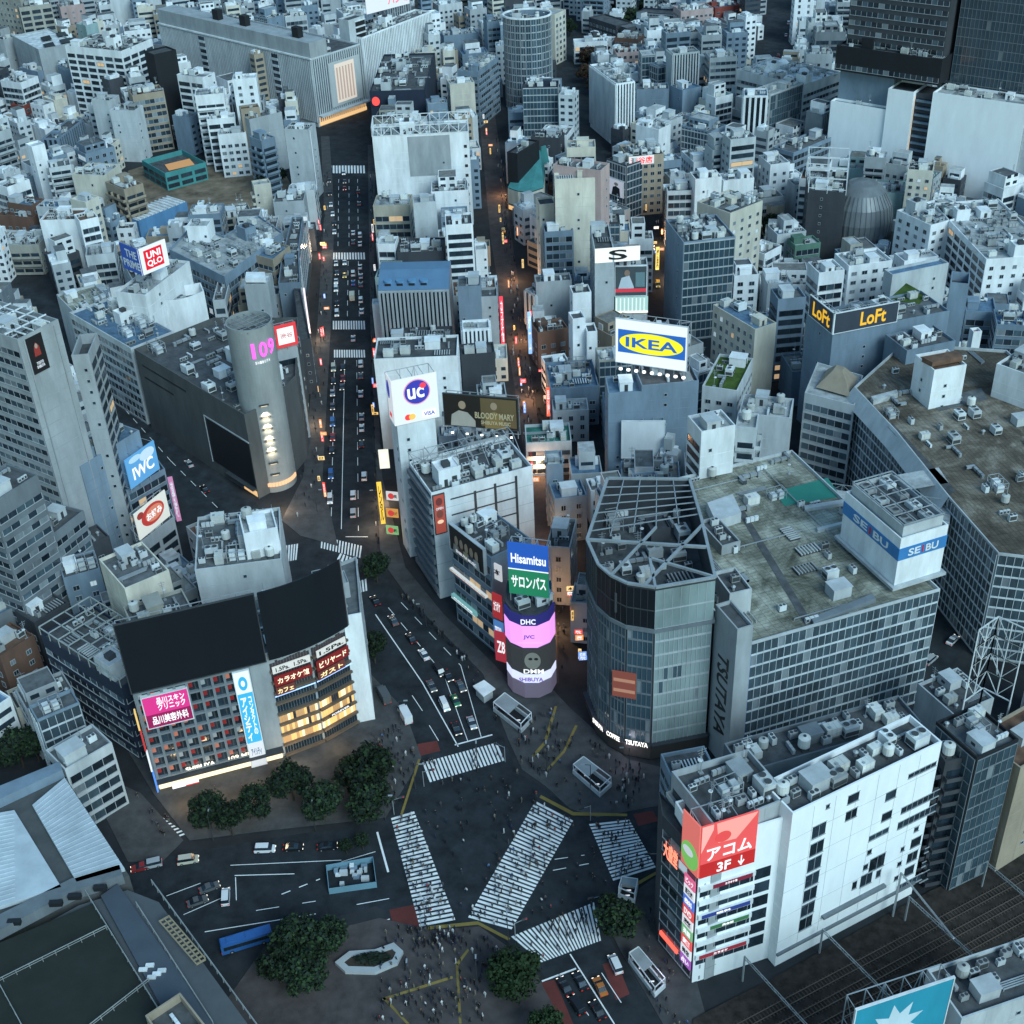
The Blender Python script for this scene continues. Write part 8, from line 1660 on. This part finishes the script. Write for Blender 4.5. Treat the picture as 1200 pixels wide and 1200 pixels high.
def crowd(n, quad, where, mode, z, doing='walking'):
    Q = [xy(*q) for q in quad]
    if area(Q) < 0: Q.reverse()
    xs = [p.x for p in Q]; ys = [p.y for p in Q]; k = 0
    while k < n:
        p = (rp.uniform(min(xs), max(xs)), rp.uniform(min(ys), max(ys)))
        if not inside(Q, p) or any(inside(z_, p) for z_ in NOSTAND): continue
        k += 1; top, leg = rp.choice(TL_), rp.choice(('black', 'black', 'black', 'navy', 'navy', 'grey', 'beige')); pose = 3 if doing == 'standing' else rp.choice((0, 1, 2))
        a = rp.uniform(0, 6.28) if mode is None else mode + rp.choice((0, math.pi)) + rp.uniform(-.3, .3)
        lab = 'person in %s top, %s trousers, %s %s' % (top, leg, doing, where)
        link('person', person_mesh(pose, top, leg), None, Matrix.Translation((p[0], p[1], z)) @ Matrix.Rotation(a, 4, 'Z') @ Matrix.Scale(rp.uniform(.93, 1.06), 4), lab, 'person', lab.replace('person in', 'people in'))
dd = lambda a, b: (lambda v: math.atan2(v.y, v.x) - math.pi / 2)(xy(*b) - xy(*a))
crowd(62, [(628, 938), (548, 1076), (599, 1090), (672, 961)], 'over the long diagonal crosswalk', dd((573, 1083), (650, 950)), .02)
crowd(46, [(460, 960), (490, 1087), (534, 1079), (487, 952)], 'over the left-hand crosswalk', dd((512, 1083), (473, 955)), .02)
crowd(22, [(692, 966), (719, 1031), (767, 1016), (737, 962)], 'over the right-hand crosswalk', dd((743, 1024), (715, 963)), .02)
crowd(18, [(600, 1098), (697, 1059), (705, 1100), (636, 1126)], 'over the lower crosswalk', dd((617, 1112), (701, 1080)), .02)
crowd(14, [(495, 895), (583, 871), (592, 890), (503, 916)], 'over the top crosswalk', dd((498, 905), (588, 880)), .02)
crowd(30, [(505, 915), (605, 905), (640, 940), (560, 1050), (540, 1070), (490, 945)], 'on the asphalt left of the diagonal crosswalk', None, .02)
crowd(16, [(670, 965), (690, 975), (715, 1035), (650, 1075), (612, 1085)], 'on the asphalt right of the diagonal crosswalk', None, .02)
crowd(62, [(450, 1085), (505, 1096), (560, 1092), (590, 1115), (560, 1200), (440, 1200)], 'on the plaza below the crossing', None, .135, 'standing')
crowd(30, [(600, 860), (640, 830), (720, 890), (735, 945), (670, 945), (610, 895)], 'on the pavement before the glass building', None, .135, 'walking')
crowd(26, [(445, 860), (470, 850), (490, 888), (470, 945), (452, 950), (440, 900)], 'between the dark trees and top crosswalk', None, .135)
crowd(14, [(770, 1045), (800, 1180), (815, 1230), (790, 1230), (745, 1100)], 'on the pavement below the dark wedge', None, .135)
crowd(10, [(530, 770), (560, 790), (590, 850), (580, 850), (545, 790)], 'on the pavement beside the waiting queue', None, .135)
crowd(12, [(155, 935), (175, 930), (215, 975), (190, 990)], 'at the small zebra by the station eaves', None, .02)
crowd(10, [(210, 935), (300, 915), (310, 930), (230, 965)], 'in front of the red-curtained building', None, .135)
# the tiny far crowds: one mass
mb = MB(); low = POSE[1]; vs = [v.co.copy() for v in low.vertices]; fs = [tuple(p.vertices) for p in low.polygons]
mcs = [flat(*TOPS[t], .8) for t in ('black', 'grey', 'white', 'navy', 'beige')]
def far(n, quad, z=.02):
    Q = [xy(*q) for q in quad]; Q = Q if area(Q) > 0 else Q[::-1]; xs = [p.x for p in Q]; ys = [p.y for p in Q]; k = 0
    while k < n:
        p = (rp.uniform(min(xs), max(xs)), rp.uniform(min(ys), max(ys)))
        if not inside(Q, p): continue
        k += 1; c, s = math.cos(rp.uniform(0, 6)), math.sin(rp.uniform(0, 6)); q = (c * c + s * s) ** .5; c, s = c / q, s / q; b = len(mb.v); mi = rp.choice((0, 0, 0, 0, 0, 1, 1, 2, 3, 3, 3, 4))
        mb.v += [(p[0] + c * v.x - s * v.y, p[1] + s * v.x + c * v.y, z + v.z) for v in vs]; mb.f += [tuple(b + i for i in f) for f in fs]; mb.m += [mi] * len(fs)
far(170, [(598, 300), (603, 300), (645, 545), (622, 545), (600, 420)]); far(60, [(580, 160), (586, 160), (600, 300), (592, 300)]); far(90, [(374, 200), (384, 200), (384, 400), (372, 560), (352, 630), (335, 610), (358, 540), (370, 380)], .14); far(60, [(434, 200), (437, 200), (436, 400), (446, 640), (441, 640), (434, 400)], .14); far(40, [(470, 700), (478, 700), (560, 785), (550, 785)], .14); far(30, [(765, 250), (775, 250), (800, 340), (790, 340)]); far(40, [(655, 650), (665, 650), (660, 790), (640, 790)], .02)
far(60, [(628, 938), (548, 1076), (599, 1090), (672, 961)]); far(45, [(460, 960), (490, 1087), (534, 1079), (487, 952)]); far(40, [(692, 966), (719, 1031), (767, 1016), (737, 962)]); far(30, [(600, 1098), (697, 1059), (705, 1100), (636, 1126)]); far(60, [(478, 1088), (545, 1090), (545, 1110), (488, 1114)], .135); far(25, [(505, 915), (605, 905), (640, 940), (560, 1050), (540, 1070), (490, 945)]); far(130, [(450, 1088), (505, 1098), (560, 1094), (590, 1115), (570, 1200), (440, 1200)], .135); far(60, [(600, 862), (640, 832), (665, 860), (650, 900), (640, 915), (610, 895)], .135); far(50, [(690, 870), (760, 905), (740, 950), (722, 940), (722, 915)], .135); far(50, [(432, 860), (470, 850), (490, 888), (470, 945), (452, 950), (446, 900)], .135); far(25, [(20 + 750, 1050), (790, 1180), (800, 1230), (760, 1180), (745, 1100)], .135); far(30, [(480, 760), (500, 770), (570, 850), (560, 852)][::1], .135) if 0 else None
o = mb.build('distant_crowd', mcs); o['label'] = 'crowds of tiny people filling the crossing, the shopping streets and the pavements'; o['category'] = 'crowd'; o['kind'] = 'stuff'

# added point lights without fixtures, standing in for shop glow on the streets
for nm_, pts, e_, c_ in (('shop_light', ((215, 945, 3.5), (255, 938, 3.5), (300, 925, 3.5), (350, 900, 4), (395, 878, 4)), 260, (1, .72, .4)), ('street_fill', ((604, 330, 5), (612, 400, 5), (622, 470, 5), (632, 560, 5), (642, 650, 5), (650, 740, 5), (590, 230, 5), (568, 130, 6), (772, 290, 5), (785, 330, 5)), 1500, (1, .55, .28)), ('street_fill', ((375, 300, 5), (374, 400, 5), (366, 500, 5), (330, 600, 4), (438, 620, 4), (450, 590, 4)), 900, (1, .7, .45)), ('sign_light', ((668, 780, 5), (630, 815, 5), (735, 895, 4), (780, 1150, 4)), 120, (.9, .8, 1))):
    for k, (x, y, z) in enumerate(pts):
        l = bpy.data.lights.new(nm_, 'POINT'); l.energy = e_; l.color = c_; l.shadow_soft_size = .8; o = bpy.data.objects.new(nm_, l); col.objects.link(o); p = xy(x, y, 0); o.location = (p.x, p.y, z)
bpy.data.scenes.remove(TMP)
